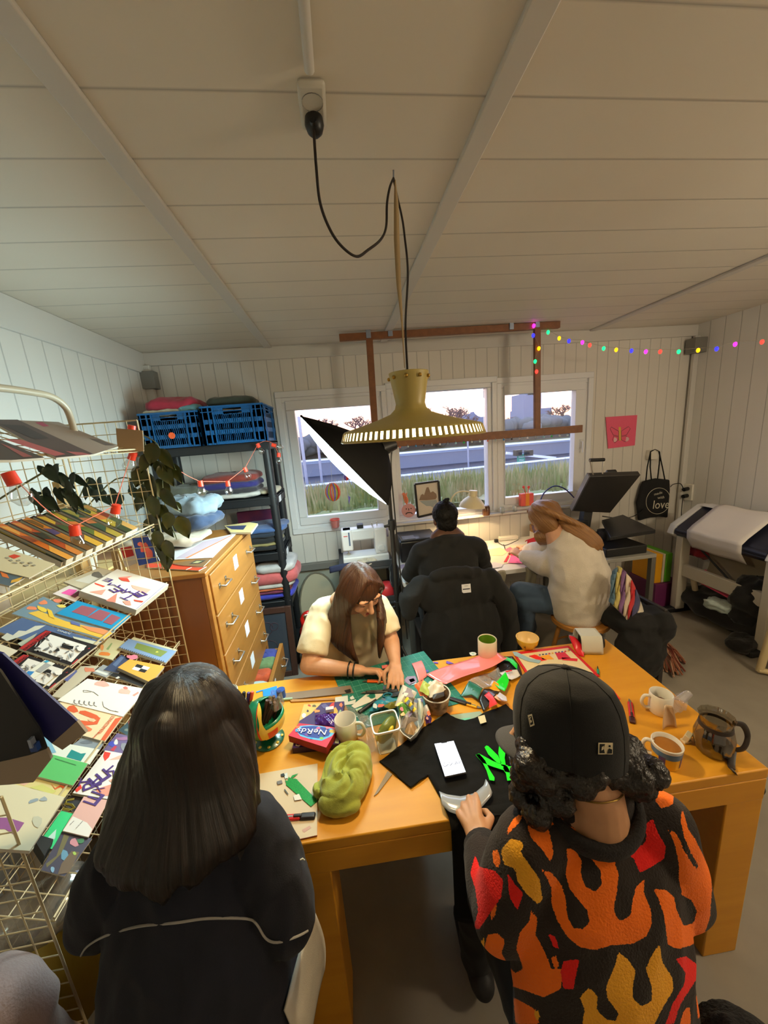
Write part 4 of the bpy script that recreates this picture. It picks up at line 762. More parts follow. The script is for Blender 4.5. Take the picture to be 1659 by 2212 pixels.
for i in range(34):
    u=rr.uniform(185,335); v=rr.uniform(1042,1072)+ (0 if i%3 else -12); p=py(u,v,rr.uniform(1.62,1.8)); b=MB(); leaf(b,p,(rr.uniform(-.7,.7),rr.uniform(-.3,.3),-1),.028,.065,LEAF2,(rr.uniform(-.4,.4),-1,.3)); part('leaf',b,t,60)
POT=mat('pale_pot',(206,200,190),.4); q=V((-1.20,1.70,1.30)); part('pot',MB().lathe([(0,0),(.05,0),(.065,.11),(.07,.115),(.06,.10),(0,.09)],POT,q,20),t,50); part('stem',MB().tube(spline([q+V((0,0,.1)),q+V((.02,0,.22)),py(250,1035,1.72),py(320,1050,1.7)],5),.003,STEM,5).tube(spline([q+V((0,0,.1)),q+V((-.02,0,.2)),py(190,1035,1.72)],5),.003,STEM,5),t,60)
t=top('potted_plant','dark leafy plant behind the upper left of the wire rack','plant',(-1.22,1.30,1.55))
for i in range(26):
    p=py(rr.uniform(60,165),rr.uniform(1000,1075),rr.uniform(1.22,1.36)); b=MB(); leaf(b,p,(rr.uniform(-.7,.7),rr.uniform(-.3,.3),-1),.030,.065,LEAF2,(rr.uniform(-.4,.4),-1,.3)); part('leaf',b,t,60)
q=V((-1.24,1.30,1.30)); part('pot',MB().lathe([(0,0),(.05,0),(.065,.11),(.07,.115),(.06,.10),(0,.09)],POT,q,20),t,50); part('stem',MB().tube(spline([q+V((0,0,.1)),q+V((.0,0,.3)),py(110,1010,1.3)],5),.003,STEM,5),t,60)
b=MB().bb((-1.465,1.18,1.27),(-1.10,1.86,1.295),POST); one('plant_shelf',b,'narrow pine wall shelf behind the wire rack holding plants','shelf')
# postcards and pine stick clipped behind the rack end
b=MB(); y=1.52; Q=Plane((0,y,0),(0,-1,0))
zine('postcard','blue postcard with two coral pink figures on the end of the wire rack',[(285,1163),(318,1155),(345,1212),(300,1222)],Q,(48,74,160),.003,[((236,104,90),blob(lambda x,y:(x,y),312,1184,9,14,2,10)),((236,104,90),blob(lambda x,y:(x,y),322,1196,11,14,3,10)),((236,120,100),blob(lambda x,y:(x,y),302,1176,8,5,4,8))],cat='postcard',edge=(230,228,220))
zine('postcard','white postcard with a red splash behind the blue one',[(258,1182),(288,1178),(300,1215),(270,1226)],Q.up(-.012),(214,204,204),.003,[((190,40,40),zz(lambda x,y:(x,y),(260,1184),(284,1180),(290,1200),(268,1206)))],cat='postcard')
b=MB().prism([py(238,1190,1.54),py(252,1186,1.54),py(262,1232,1.54),py(248,1238,1.54)],(0,.01,0),KRAFT).bar(py(254,1185,1.535),py(272,1232,1.535),.008,.008,POST); one('wooden_easel',b,'small brown card easel behind the mesh end of the rack','easel')
# ---------------------------------------------------------------- festoon lights with red sockets
REDP=mat('red_orange_socket',(240,70,44),.4); CLB=clear('clear_bulb',(250,250,248),.10,.02)
FB=[(25,1035,-.72,.93),(162,1146,-.70,1.12),(250,1100,-.72,1.28),(286,985,-.74,1.47),(362,1003,0,1.75),(433,1045,0,1.95),(492,1045,0,2.1),(530,1015,0,2.4),(558,963,0,2.66),(592,962,0,2.69),(602,983,0,2.69),(284,928,0,1.50)]
t=top('festoon_lights','string of clear bulbs with red-orange sockets looped over the rack and shelves','string lights',py(433,1045,1.95))
pp=[]
for u,v,x,y in FB: pp.append(py(u,v,y))
for i,(p,q) in enumerate(zip(pp,FB)):
    tl=Matrix.Rotation((-.25,.1,.35,.5,.2,0,0,-.25,-.35,-1.2,.1,.3)[i],3,'Y'); r=.016
    so_=part('socket',MB().lathe([(0,.016),(.013,.016),(.014,-.014),(0,-.014)],REDP,p,12,tl),t,40)
    part('bulb',MB().lathe([(.010,-.014),(.014,-.022),(.021,-.038),(.021,-.048),(.013,-.062),(0,-.067)],CLB,p,16,tl),so_,60)
b=MB()
order=[0,1,2]; 
def sag(p,q,s): m=(p+q)/2-V((0,0,s)); return [p,m,q]
for i,j,s in((0,1,.02),(1,2,.0),(2,3,.0),(3,11,.0),(3,4,.02),(4,5,.01),(5,6,.0),(6,7,.0),(7,8,.0),(8,9,-.02),(9,10,.0)): b.tube(spline(sag(pp[i]+V((0,0,.012)),pp[j]+V((0,0,.012)),s),5),.0013,mat('pink_cord',(240,124,98),.5),5)
part('cord',b,t,60)
# things behind the near mesh panel
YB_=mat('yellow_bag',(196,168,60),.6,noise=(8,(180,150,48),.2)); b=MB().ell((-.88,.80,.44),(.10,.085,.14),YB_,20); b=fuse(b,.01,2); wrinkle(b,.02,9,4); one('paper_bag',b,'crumpled yellow bag behind the near mesh panel of the rack','bag',smooth=70)
b=MB().ell((-.87,.80,.70),(.10,.085,.055),clear('crumpled_film',(225,222,214),.2,.12,.25,(190,184,176)),20); wrinkle(b,.02,16,6); one('plastic_film',b,'crumpled clear plastic film on the lowest tray behind the near mesh panel','plastic film',smooth=70)
# ---------------------------------------------------------------- desk along the back wall
DTOP=mat('white_laminate',(222,220,216),.4); DLEG=mat('grey_metal_leg',(120,118,112),.4,.5)
DZ=.72; t=top('desk','long white desk under the windows where two people sit','desk',(1.15,2.83,0))
part('desktop',MB().bb((.365,2.45,DZ-.035),(1.93,3.19,DZ),DTOP),t,bev=.003)
for x in(.42,1.88):
    for y in(2.52,3.12): part('leg',MB().bb((x-.02,y-.02,0),(x+.02,y+.02,DZ-.035),DLEG),t,bev=.003)
part('modesty_panel',MB().bb((.44,3.13,.30),(1.86,3.145,DZ-.035),DTOP),t)
DP=Plane((0,0,DZ+.001),(0,0,1)); ID=lambda x,y:(x,y); D4=Z(3.19,820,1040); D2=Z(5.53,1040,1040)
# printer
PRB=mat('printer_black',(24,24,26),.35); PRG=mat('printer_glossy_grey',(70,74,84),.2)
a=pz(867,1217,DZ); x0,y0=a.x,a.y
t=top('printer','black square inkjet printer on the left end of the desk','printer',(x0+.2,y0+.15,DZ))
x1,y1,z1=x0+.34,y0+.30,DZ+.185
part('body',MB().bb((x0,y0,DZ),(x1,y1,z1),PRB),t,bev=.014)
part('scanner_lid',MB().bb((x0+.012,y0+.012,z1),(x1-.012,y1-.02,z1+.012),PRG),t,bev=.004)
part('control_panel',MB().bb((x0+.03,y0+.02,z1+.012),(x0+.14,y0+.12,z1+.016),mat('printer_panel',(120,128,140),.25)),t,bev=.002)
part('paper_slot',MB().bb((x0+.04,y0-.003,DZ+.05),(x1-.04,y0+.002,DZ+.065),INK),t)
CER=mat('white_ceramic',(228,224,212),.25,coat=.3)
def mug(name,label,c,r,h,m,inner=None,handle=None,fill=None,rt=None,cat='mug',decor=None):
    t=top(name,label,cat,c); rt=rt or r; w=.004
    o=part('cup',MB().lathe([(0,.002),(r*.9,0),(r,.006),(rt,h-.002),(rt-w*.5,h),(rt-w,h-.002),(r-w,.008),(0,.008)],m,c,32),t,50)
    if inner: part('glaze',MB().lathe([(rt-w-.0004,h-.004),(r-w-.0004,.0085),(0,.0085)],inner,c,32),t,50)
    if fill: z=fill[1]*h; part('drink',MB().lathe([(0,z),(r-w+(rt-r)*fill[1]-.0006,z)],fill[0],c,28),t)
    if handle is not None:
        d=V((math.cos(handle),math.sin(handle),0)); k=V(c); hs=h/.09
        part('handle',MB().tube(spline([k+d*(r*.97)+V((0,0,h*.82)),k+d*(r+.022*hs)+V((0,0,h*.84)),k+d*(r+.032*hs)+V((0,0,h*.55)),k+d*(r+.02*hs)+V((0,0,h*.25)),k+d*(r*.97)+V((0,0,h*.2))],6),[.0055]*25,m,10),t,60)
    if decor: decor(t,c,r,h)
    return t
a=pz(888,1242,DZ)
def goldpurple(t,c,r,h): 
    for k,(m,s) in enumerate(((mat('gold_glaze',(206,150,40),.3),.0),(mat('violet_glaze',(96,80,150),.3),.9),(mat('navy_glaze',(50,50,80),.3),1.6))): part('painted_band',MB().lathe([(r+.0006,h*.25),(r+.0006,h*.6)],m,c,8,a0=-1.4+s,a1=-.8+s),t,60)
mug('mug','white cup with violet and gold pattern beside the printer',(a.x,a.y,DZ),.036,.09,CER,decor=goldpurple)
zine('leaflet','lilac leaflet lying flat on the desk between printer and cup',zz(D4,(110,585),(165,570),(215,600),(180,612)),DP,(170,160,190),.001,cat='leaflet')
# scraps on the desk
sc=random.Random(8); Q=DP
def scrap(label,poly,c,cat='paper scrap',lift=.001,th=.0006,P=None,group=None): return zine('paper_scrap',label,poly,P or DP,c,th,lift=lift,cat=cat,group=group,edge=c)
scrap('big pale cream cutting mat of tissue paper in the middle of the desk',zz(D4,(730,520),(900,440),(1010,430),(1030,490),(900,560),(740,590)),(226,212,180),'tissue paper')
scrap('cream crumpled scrap on the desk beside the seated man',zz(D4,(745,470),(830,455),(890,480),(850,510),(760,510)),(232,214,158),lift=.003)
scrap('red curled scrap near the dark phone on the desk',zz(D4,(880,500),(920,480),(950,485),(930,520),(900,505)),(214,44,56),lift=.005)
scrap('long red strip left of the pink sheet on the desk',zz(D4,(855,555),(885,505),(895,515),(875,555)),(222,36,40),lift=.004)
scrap('rose scrap with ragged edge behind the red strip on the desk',zz(D4,(860,470),(900,450),(925,470),(880,485)),(226,120,140),lift=.004)
scrap('grey-white offcut at the front edge of the desk',zz(D4,(735,575),(790,555),(850,570),(840,590),(760,600)),(206,198,196),lift=.004)
scrap('hot pink sheet lying before the woman on the desk',zz(D4,(905,510),(1060,520),(1055,568),(885,560)),(236,100,156),'paper sheet',.006)
b=MB(); p0=DP.at(D2(540,780)); 
def roll(i,j):
    q=DP.at(D2(545+190*i,800-70*i)); ang=3.6*j; return q+V((0.01*math.sin(ang*1.3),.05*(j-.2)+.018*math.cos(ang),.03+.032*math.sin(ang-.6)+.02*j))
b.grid(roll,10,16,mat('red_vinyl',(214,30,44),.35)); o=one('vinyl_roll',b,'curled glossy red vinyl sheet on the desk in front of the woman','vinyl sheet',smooth=70); o.modifiers.new('s','SOLIDIFY').thickness=.001
t=top('smartphone','dark phone in an orange case lying on the desk','phone',DP.at(D2(515,815)))
q=[DP.at(D2(*k)) for k in((432,782),(540,780),(600,842),(480,850))]; part('case',MB().prism(q,(0,0,.006),mat('orange_case',(206,110,60),.5)),t); c=sum(q,V((0,0,0)))/4; part('screen',MB().prism([c+(k-c)*.93+V((0,0,.0062)) for k in q],(0,0,.0015),mat('dark_screen',(36,34,40),.1)),t)
t=top('power_strip','white power strip with black plug at the back of the desk','power strip',pz(1098,1168,DZ)); a=pz(1078,1168,DZ);b_=pz(1118,1164,DZ)
part('strip_body',MB().bar(a+V((0,0,.02)),b_+V((0,0,.02)),.05,.035,CER),t,bev=.006); part('plug',MB().box(pz(1072,1172,DZ)+V((0,0,.018)),(.035,.03,.03),BLACK),t,bev=.006)
part('cable',MB().tube(spline([pz(1076,1172,DZ+.01),pz(1088,1178,DZ+.006),pz(1100,1175,DZ+.006),pz(1120,1166,DZ+.02)],5),.003,BLACK,6).tube(spline([pz(1088,1176,DZ+.006),pz(1091,1186,DZ+.005)],4),.003,BLACK,6),t,60)
b=MB().tube(spline([pz(1030,1170,DZ+.004),pz(1050,1172,DZ+.004),pz(1053,1182,DZ+.004),pz(1040,1192,DZ+.004),pz(1030,1190,DZ+.004)],6),.003,CER,6); one('charging_cable',b,'loop of white charging cable on the desk behind the man','cable',smooth=60)
t=top('glue_roller','small white and green glue roller by the woman’s hand on the desk'.replace('’',"'"),'glue roller',pz(1155,1192,DZ)); a=pz(1152,1190,DZ+.014)
part('roller_body',MB().tube([a+V((-.025,0,0)),a+V((.025,0,0))],.014,CER,14),t,50); part('cap',MB().tube([a+V((.004,-.018,-.003)),a+V((.03,-.02,-.003))],.009,mat('green_plastic',(50,190,80),.4),10),t,50)
b=MB(); a=pz(1155,1160,DZ); b.bb((a.x-.03,3.1,DZ),(a.x+.12,3.18,DZ+.10),mat('carton_white',(206,200,194),.6)).bb((a.x-.031,3.098,DZ+.055),(a.x+.121,3.182,DZ+.12),mat('carton_violet',(96,80,120),.6,noise=(16,(170,130,60),.1))); one('carton',b,'small violet and white carton at the wall end of the desk','box')
# transparent bags over the desk edge
FILM=clear('desk_film',(235,232,222),.10,.2,.35,(206,200,176)); 
for lab,u0,u1,v0,v1 in(('clear plastic sleeve hanging over the desk edge beside the man',1058,1090,1235,1262),('cream translucent bag hanging over the desk edge beside the woman',1133,1158,1224,1258)):
    a=py(u0,v0,2.443);c=py(u1,v1,2.443); b=MB().grid(lambda i,j:V((a.x+(c.x-a.x)*i+.01*math.sin(j*5),2.440-.012*math.sin(i*6)-.004,a.z+(c.z-a.z)*j*1.25)),8,8,FILM); o=one('plastic_sleeve',b,lab,'plastic bag',smooth=70); o.modifiers.new('s','SOLIDIFY').thickness=.001
# desk lamp
LAMPW=mat('cream_enamel',(222,208,170),.4); t=top('desk_lamp','cream desk lamp with a curved arm, lit over the desk','desk lamp',(.92,2.98,DZ))
ly=2.98; a=py(972,1112,ly); part('base',MB().lathe([(0,0),(.07,0),(.075,.012),(.02,.022),(0,.022)],LAMPW,(a.x,ly,DZ),24),t,50)
part('arm',MB().tube(spline([V((a.x,ly,DZ+.02)),a,py(974,1082,ly),py(984,1066,ly),py(1000,1061,ly),py(1016,1063,ly)],6),.006,LAMPW,8),t,60)
hc=py(1021,1078,ly); tl=Matrix.Rotation(.12,3,'Y')
part('lamp_shade',MB().lathe([(.0,.075),(.034,.075),(.036,.07),(.036,.025),(.045,.018),(.075,-.005),(.1,-.035),(.112,-.07),(.109,-.07),(.097,-.035),(.07,-.008),(.03,.015),(0,.015)],LAMPW,hc,32,tl),t,50)
part('bulb',MB().ell(hc+V((0,0,-.03)),(.025,.025,.03),mat('desk_bulb',(255,220,150),.4,emit=12,ec=(255,200,120)),12),t,60)
lamp('SPOT','desk_lamp_light',hc+V((0,0,-.045)),42,(1,.70,.36),shadow_soft_size=.03,spot_size=2.5,spot_blend=.6)
# window sill ornaments
SZ=.985; t=top('face_ornament','round pink sad face ornament with orange tassel hair on the window sill','ornament',py(883,1117,3.2)); c=py(883,1103,3.195); PK=mat('pink_clay',(206,150,150),.6)
part('disc',MB().tube([c,c+V((0,.012,0))],.065,PK,28),t,40)
b=MB().tube([c+V((.03*math.cos(k*.25+.0)*1.0,-.003,-.035+.018*math.sin(k*.25))) for k in range(13)],.004,INK,6); part('mouth',b,t,60)
for dx in(-.022,.022): part('eye',MB().ell(c+V((dx,-.002,.018)),.0055,INK,8),t,60)
part('nose',MB().tube([c+V((0,-.003,.022)),c+V((0,-.003,.002))],.003,INK,6),t,60)
b=MB(); rr=random.Random(2)
for i in range(16): b.tube(spline([c+V((-.012,.004,.06)),c+V((-.018+rr.uniform(-.02,.02),rr.uniform(-.02,.02),.10)),c+V((-.025+rr.uniform(-.035,.035),rr.uniform(-.02,.02),.15+rr.uniform(-.01,.02)))],4),.004,mat('orange_tassel',(224,130,90),.8),5)
part('tassel',b,t,60,kind='stuff')
t=top('picture_frame','black framed brown and grey mountain picture standing on the window sill','framed picture',py(925,1116,3.19)); y=3.185
cor=[py(u,v,y) for u,v in((903,1117),(952,1106),(947,1039),(896,1046))]; cc=sum(cor,V((0,0,0)))/4
b=MB()
for k in range(4): b.bar(cor[k],cor[(k+1)%4],.018,.018,mat('black_frame',(20,18,18),.4),(0,1,0))
part('frame',b,t,bev=.002); PP=Plane((0,y+.004,0),(0,-1,0)); F2=Z(3.6065,830,820)
b=MB(); b.poly([cc+(p-cc)*.95+V((0,.005,0)) for p in cor],flat((206,196,182))); 
for s,(c_,poly) in enumerate((((128,104,84),[(272,940),(285,900),(300,890),(310,900),(330,840),(345,838),(360,880),(380,870),(405,890),(410,915),(400,932),(330,940)]),((150,158,160),[(275,945),(340,942),(405,935),(415,960),(390,975),(385,1000),(360,985),(330,985),(300,965)]))): b.poly([PP.at(F2(*q),.0006*(s+1)) for q in poly],flat(c_))
part('picture',b,t)
t=top('gift_box','red and orange paper box with two pink antennae on the right window sill','paper box',py(1140,1095,3.19)); y=3.17; a=py(1126,1094,y);c=py(1153,1065,y)
part('box_body',MB().bb((a.x,y,a.z),(c.x,y+.05,c.z),mat('coral_paper',(232,84,90),.6,noise=(14,(240,110,80),.2))),t,bev=.002); part('ribbon',MB().bb(((a.x+c.x)/2-.018,y-.0015,a.z),((a.x+c.x)/2+.018,y+.0515,c.z+.0015),mat('orange_paper',(240,150,50),.6)),t)
for du,u2 in((1136,1131),(1140,1142)): p=py(du,1066,y+.02);q=py(u2,1052,y+.02); part('antenna',MB().tube([p,q],.004,mat('coral_foam',(240,90,80),.6),8).ell(q,.013,mat('coral_foam'),10),t,60)
b=MB().tube(spline([py(1167,1098,3.16),py(1168,1080,3.16),py(1178,1062,3.16),py(1198,1050,3.16),py(1220,1056,3.16),py(1240,1075,3.16)],7),.006,mat('blue_hose',(56,60,130),.5),8); one('blue_hoop',b,'thin dark blue hoop standing on the right window sill','hoop',smooth=60)
for lab,u,v,s in(('small clear glass jar at the left of the right window sill',1085,1100,.022),('little glass dish beside the coral paper box',1112,1098,.02)):
    p=py(u,v,3.17); b=MB().lathe([(0,0),(s,0),(s,.05),(s*.8,.055),(s*.75,.05),(s*.8,.004),(0,.004)],clear('jar_glass',(240,245,245),.15,.02,.12),(p.x,p.y,SZ),16); one('glass_jar',b,lab,'jar',smooth=50)
p=py(1050,1098,3.15); b=MB().lathe([(0,0),(.032,0),(.036,.02),(.036,.075),(.03,.08),(.03,.09),(0,.09)],mat('amber_jar',(90,60,40),.2),(p.x,p.y,SZ),20); one('storage_jar',b,'small brown jar on the sill just right of the desk lamp','jar',smooth=50)
# paper lantern ornaments hanging in the left window
t=top('paper_ornament','round red, orange and violet paper ornament hanging in the left window','ornament',py(720,1085,3.2)); c=py(719,1063,3.19)
for k in range(10):
    a=math.pi*k/10; mm=mat('orn_%d'%(k%4),((236,70,50),(240,130,70),(120,100,190),(170,180,60))[k%4],.5)
    b=MB(); pts=[c+V((.062*math.cos(s)*math.cos(a),.062*math.cos(s)*math.sin(a)*.6,.078*math.sin(s))) for s in[2*math.pi*i/20 for i in range(20)]]; b.tube(pts,.006,mm,5,closed=True); part('paper_ring',b,t,60)
part('thread',MB().tube([c+V((0,0,.078)),py(714,985,3.19)],.0015,WPAINT,4).tube([py(714,985,3.19),py(708,912,3.19)],.0015,WPAINT,4),t)
t=top('paper_ornament','small red and violet paper ornament half behind the softbox','ornament',py(748,1040,3.19)); c=py(748,1031,3.19); part('ball',MB().ell(c,(.022,.022,.03),mat('orn_0'),12).ell(c+V((-.006,0,0)),(.018,.023,.028),mat('orn_2'),12),t,60)
part('thread',MB().tube([c,py(746,960,3.19)],.0012,WPAINT,4).tube([c,py(753,1080,3.19)],.0012,WPAINT,4),t); part('tail',MB().prism([py(751,1070,3.19),py(757,1074,3.19),py(754,1090,3.19)],(0,.002,0),mat('orn_2')),t)
t=top('wall_cup','pale coral plastic cup fixed under the left-hand window','cup',py(725,1138,3.16)); p=py(725,1137,3.19); CP=clear('coral_cup',(236,170,160),.15,.2,.45,(226,150,140)); part('cup_body',MB().lathe([(0,0),(.032,0),(.042,.07)],CP,(p.x,p.y-.03,p.z),20),t,50); part('rim',MB().lathe([(.042,.066),(.045,.07),(.042,.076),(.039,.07)],mat('coral_rim',(232,80,70),.4),(p.x,p.y-.03,p.z),20),t,50)
# ---------------------------------------------------------------- sewing machine on a dark cart
CART=mat('cart_grey',(62,62,64),.5); t=top('utility_cart','dark grey rolling cart under the sewing machine','cart',(.13,2.85,0)); cz=.785
for z in(cz,.48,.16): part('shelf',MB().bb((-.10,2.66,z-.02),(.335,3.12,z),CART).bb((-.10,2.66,z),(.335,2.672,z+.05),CART),t,bev=.004)
for x in(-.09,.325):
    for y in(2.67,3.11): part('post',MB().tube([(x,y,.05),(x,y,cz+.04)],.012,CART,8).ell((x,y,.028),(.02,.028,.028),BLACK,10),t,50)
SW=mat('machine_white',(226,222,220),.35); t=top('sewing_machine','white sewing machine on the dark cart below the left window','sewing machine',(.125,2.86,cz)); bx=lambda a,b_,m=SW:MB().bb(a,b_,m)
part('base',bx((-.06,2.75,cz),(.31,2.93,cz+.07)),t,bev=.01); part('column',bx((.205,2.77,cz+.07),(.305,2.92,cz+.285)),t,bev=.014); part('arm',bx((-.055,2.79,cz+.19),(.21,2.90,cz+.285)),t,bev=.014); part('head',bx((-.058,2.78,cz+.115),(.03,2.905,cz+.285)),t,bev=.012)
part('needle_bar',MB().tube([(-.012,2.83,cz+.075),(-.012,2.83,cz+.12)],.006,STL,8).box((-.012,2.83,cz+.078),(.03,.03,.006),STL),t,50); part('thread_slot',MB().bb((-.002,2.777,cz+.16),(.010,2.781,cz+.27),mat('slate_plastic',(90,104,130),.4)),t)
part('stitch_dial',MB().tube([(.255,2.772,cz+.12),(.255,2.757,cz+.12)],.024,SW,20),t,50); part('hand_wheel',MB().tube([(.305,2.845,cz+.22),(.325,2.845,cz+.22)],.035,mat('wheel_mauve',(150,140,160),.4),20),t,50)
part('red_badge',MB().bb((-.04,2.7785,cz+.238),(-.008,2.7795,cz+.244),mat('badge_red',(200,40,40),.4)),t); part('accessory_box',MB().bb((.075,2.81,cz+.285),(.125,2.88,cz+.315),INK),t,bev=.003)
for x in(.2,.24): part('spool_pin',MB().tube([(x,2.86,cz+.285),(x,2.86,cz+.315)],.004,STL,6),t)
b=MB().grid(lambda i,j:V((-.17+.24*i,2.655-.012*math.sin(3*i)-.008*j,cz+.05-.05*j+.02*math.sin(2.4*i))),14,4,mat('navy_strap_cloth',(30,36,66),.8)); o=one('fabric_strip',b,'navy fabric strip hanging over the left front of the cart','fabric',smooth=70); o.modifiers.new('s','SOLIDIFY').thickness=.006
garment('folded_cloth','cream scarf bundled on the cart in front of the sewing machine',(.12,2.70,cz+.022),(.16,.07,.044),(206,192,170),5,.1,'cloth',None,.01,16)
RP=mat('red_pot',(220,56,60),.4); p=V((.265,2.74,.48)); b=MB().lathe([(0,0),(.06,0),(.075,.05),(.075,.10),(.05,.13),(.03,.135),(0,.135)],RP,p,24); one('red_pouch',b,'round red container on the middle shelf of the cart','container',smooth=50)
garment('folded_cloth','black cloth hanging off the right of the sewing cart',(.33,2.66,.70),(.07,.06,.20),(18,19,24),7,0,'cloth',None,.008,10)
# ---------------------------------------------------------------- heat press on its table
HP=mat('press_black',(24,24,25),.45); HPG=mat('press_plate',(52,50,48),.4); t=top('press_table','grey metal table holding the black heat press','table',(2.14,2.66,0)); tz=.715
part('table_top',MB().bb((1.94,2.42,tz-.03),(2.38,2.95,tz),mat('grey_tabletop',(150,148,140),.5)),t,bev=.004)
for x in(1.965,2.36):
    for y in(2.44,2.93): part('leg',MB().bb((x-.018,y-.018,0),(x+.018,y+.018,tz-.03),DLEG),t)
t=top('heat_press','black clamshell heat press standing open on the grey table','heat press',(2.15,2.68,tz))
part('base_frame',MB().bb((1.98,2.46,tz),(2.33,2.92,tz+.07),HP),t,bev=.008)
lp=[pz(1300,1130,tz+.14),pz(1345,1118,tz+.14),pz(1416,1152,tz+.14),pz(1318,1168,tz+.14)]; part('lower_platen',MB().prism(lp,(0,0,.03),HP),t,bev=.004); part('platen_stem',MB().tube([(2.15,2.7,tz+.07),(2.15,2.7,tz+.145)],.06,HP,16),t,50)
A=py(1236,1104,2.98);B=py(1318,1108,2.98);D_=py(1274,1030,2.70); n=(B-A).cross(D_-A).normalized(); Cc=pl(1384,1026,A,n); 
if n.y>0: n=-n
part('upper_platen',MB().prism([A,B,Cc,D_],-n*.045,HPG),t,bev=.003); part('platen_edge',MB().bar(A-n*.0225,D_-n*.0225,.012,.047,mat('silver_edge',(160,160,165),.3,.8),n),t)
m_=(A+B)/2; part('arm',MB().bar(m_-n*.06+V((0,.02,0)),V((2.13,2.95,tz+.07)),.09,.06,HP,(0,1,0)).bar(m_-n*.06,(Cc+D_)/2-n*.06,.08,.03,HP,n),t,bev=.006)
h0,h1=py(1283,1034,2.72),py(1300,1034,2.72); g0,g1=py(1274,994,2.70),py(1305,993,2.70)
part('handle_frame',MB().tube([h0,g0,g1,h1],.006,STL,8),t,60); part('grip',MB().tube([g0,g1],.014,BLACK,12),t,50); part('control_box',MB().bb((1.99,2.84,tz+.07),(2.10,2.92,tz+.20),HP),t,bev=.006)
part('power_cable',MB().tube(spline([V((2.3,2.93,tz+.2)),py(1345,1120,3.05),py(1375,1112,3.15),py(1400,1090,3.2)],6),.005,BLACK,6),t,60)
# folders and box below
BZ=[('yellow lever-arch folder standing on the purple box beside the plotter leg',(240,170,20),1406,1424),('cream folder standing between the yellow and green ones',(214,200,170),1425,1431),('leaning bright green folder by the plotter leg',(96,176,30),1433,1450)]
b=MB(); a=py(1404,1320,2.85); t0=V((py(1406,1300,2.85).x,2.82,0)); one('storage_box',MB().bb((t0.x-.01,2.80,0),(t0.x+.26,3.12,.24),mat('purple_box',(104,34,84),.6)),'purple storage box on the floor by the heat press table','box',bev=.004)
x=t0.x
for l,c,u0,u1 in BZ:
    w=.07 if 'cream' not in l else .03; one('ring_folder',MB().bb((x,2.83,.241),(x+w-.006,3.10,.52),flat(c)),l,'folder','folders beside the plotter',bev=.004); x+=w
# ---------------------------------------------------------------- plotter
PLW=mat('plotter_white',(206,206,208),.4); PLN=mat('plotter_navy',(34,36,52),.4); PLS=mat('stand_grey_white',(196,190,176),.5)
t=top('vinyl_plotter','white and navy wide cutting plotter on a stand along the right wall','plotter',(3.05,2.4,0)); yA,yB=2.86,1.93
prof=[(2.86,.74),(2.89,.80),(3.12,.955),(3.20,.955),(3.24,.90),(3.24,.72),(2.92,.70)]
def seg(name,y0,y1,pr,m): return part(name,MB().prism([V((x,y0,z)) for x,z in pr],(0,y1-y0,0),m),t,bev=.006)
seg('body',yB+.10,yA-.10,prof,PLN); pe=[(x+(-.012 if x<3 else .008),z+(.012 if z>.75 else -.008)) for x,z in prof]; seg('end_cap',yA-.10,yA-.04,pe,PLW); seg('end_cap',yB-.02,yB+.12,pe,PLW)
seg('top_cover',yB+.10,yA-.10,[(3.10,.962),(3.12,.975),(3.21,.975),(3.245,.90),(3.235,.90),(3.20,.962)],PLW)
part('platen_roller',MB().tube([(2.885,yA-.11,.765),(2.885,yB+.12,.765)],.028,PLN,14),t,50)
PAP=mat('plotter_paper',(222,216,212),.5)
def pap(i,j):
    pr=[(3.17,.985),(3.10,.972),(3.0,.90),(2.90,.832),(2.855,.79),(2.86,.72),(2.92,.63)]; f=j*6; k=min(int(f),5); tt=f-k; x=pr[k][0]+(pr[k+1][0]-pr[k][0])*tt; z=pr[k][1]+(pr[k+1][1]-pr[k][1])*tt
    return V((x-.006,2.20+.43*i,z+.010+.004*math.sin(i*9)))
b=MB().grid(pap,12,25,PAP); o=one('vinyl_sheet',b,'white sheet lying over the top of the wide cutting plotter','vinyl sheet',smooth=70); o.modifiers.new('s','SOLIDIFY').thickness=.001
for y in(2.72,2.03): 
    part('stand_leg',MB().bb((2.88,y-.03,.03),(2.97,y+.03,.72),PLS),t,bev=.006); part('stand_foot',MB().bb((2.80,y-.03,0),(3.22,y+.03,.05),INK),t,bev=.012)
part('cross_bar',MB().bb((2.905,2.06,.36),(2.945,2.69,.47),PLS),t,bev=.004)
part('stay_rod',MB().tube([(2.93,2.70,.74),(2.95,2.25,.40)],.008,INK,8),t,50); part('control_panel',MB().prism([(2.90,yB,.835),(3.08,yB,.955),(3.08,yB+.10,.955),(2.90,yB+.10,.835)],(-.004,0,.016),INK),t)
part('catch_bag',MB().grid(lambda i,j:V((3.0+.12*math.sin(j*2.2),2.14+.50*i,.70-.30*j)),8,8,mat('catch_cloth',(150,140,120),.8)),t,60)
garment('tool_bag','long black bag lying on the floor below the plotter',(3.10,2.32,.10),(.34,.86,.20),(15,15,16),31,0,'bag',None,.03,4)
garment('backpack','black backpack leaning against the right leg of the plotter stand',(3.02,2.20,.30),(.22,.20,.36),(14,14,15),32,.2,'backpack',None,.03,6)
garment('shoe_bag','soft black pouch on the floor at the foot of the plotter',(2.84,2.10,.05),(.20,.14,.09),(12,12,13),33,.3,'pouch',None,.012,9)
b=MB().prism([(2.98,2.72,.34),(2.96,2.24,.29),(3.18,2.24,.31),(3.18,2.72,.36)],(0,0,.012),mat('hot_pink_board',(236,84,120),.5)); one('pink_board',b,'hot pink board wedged under the crossbar of the plotter stand','board')
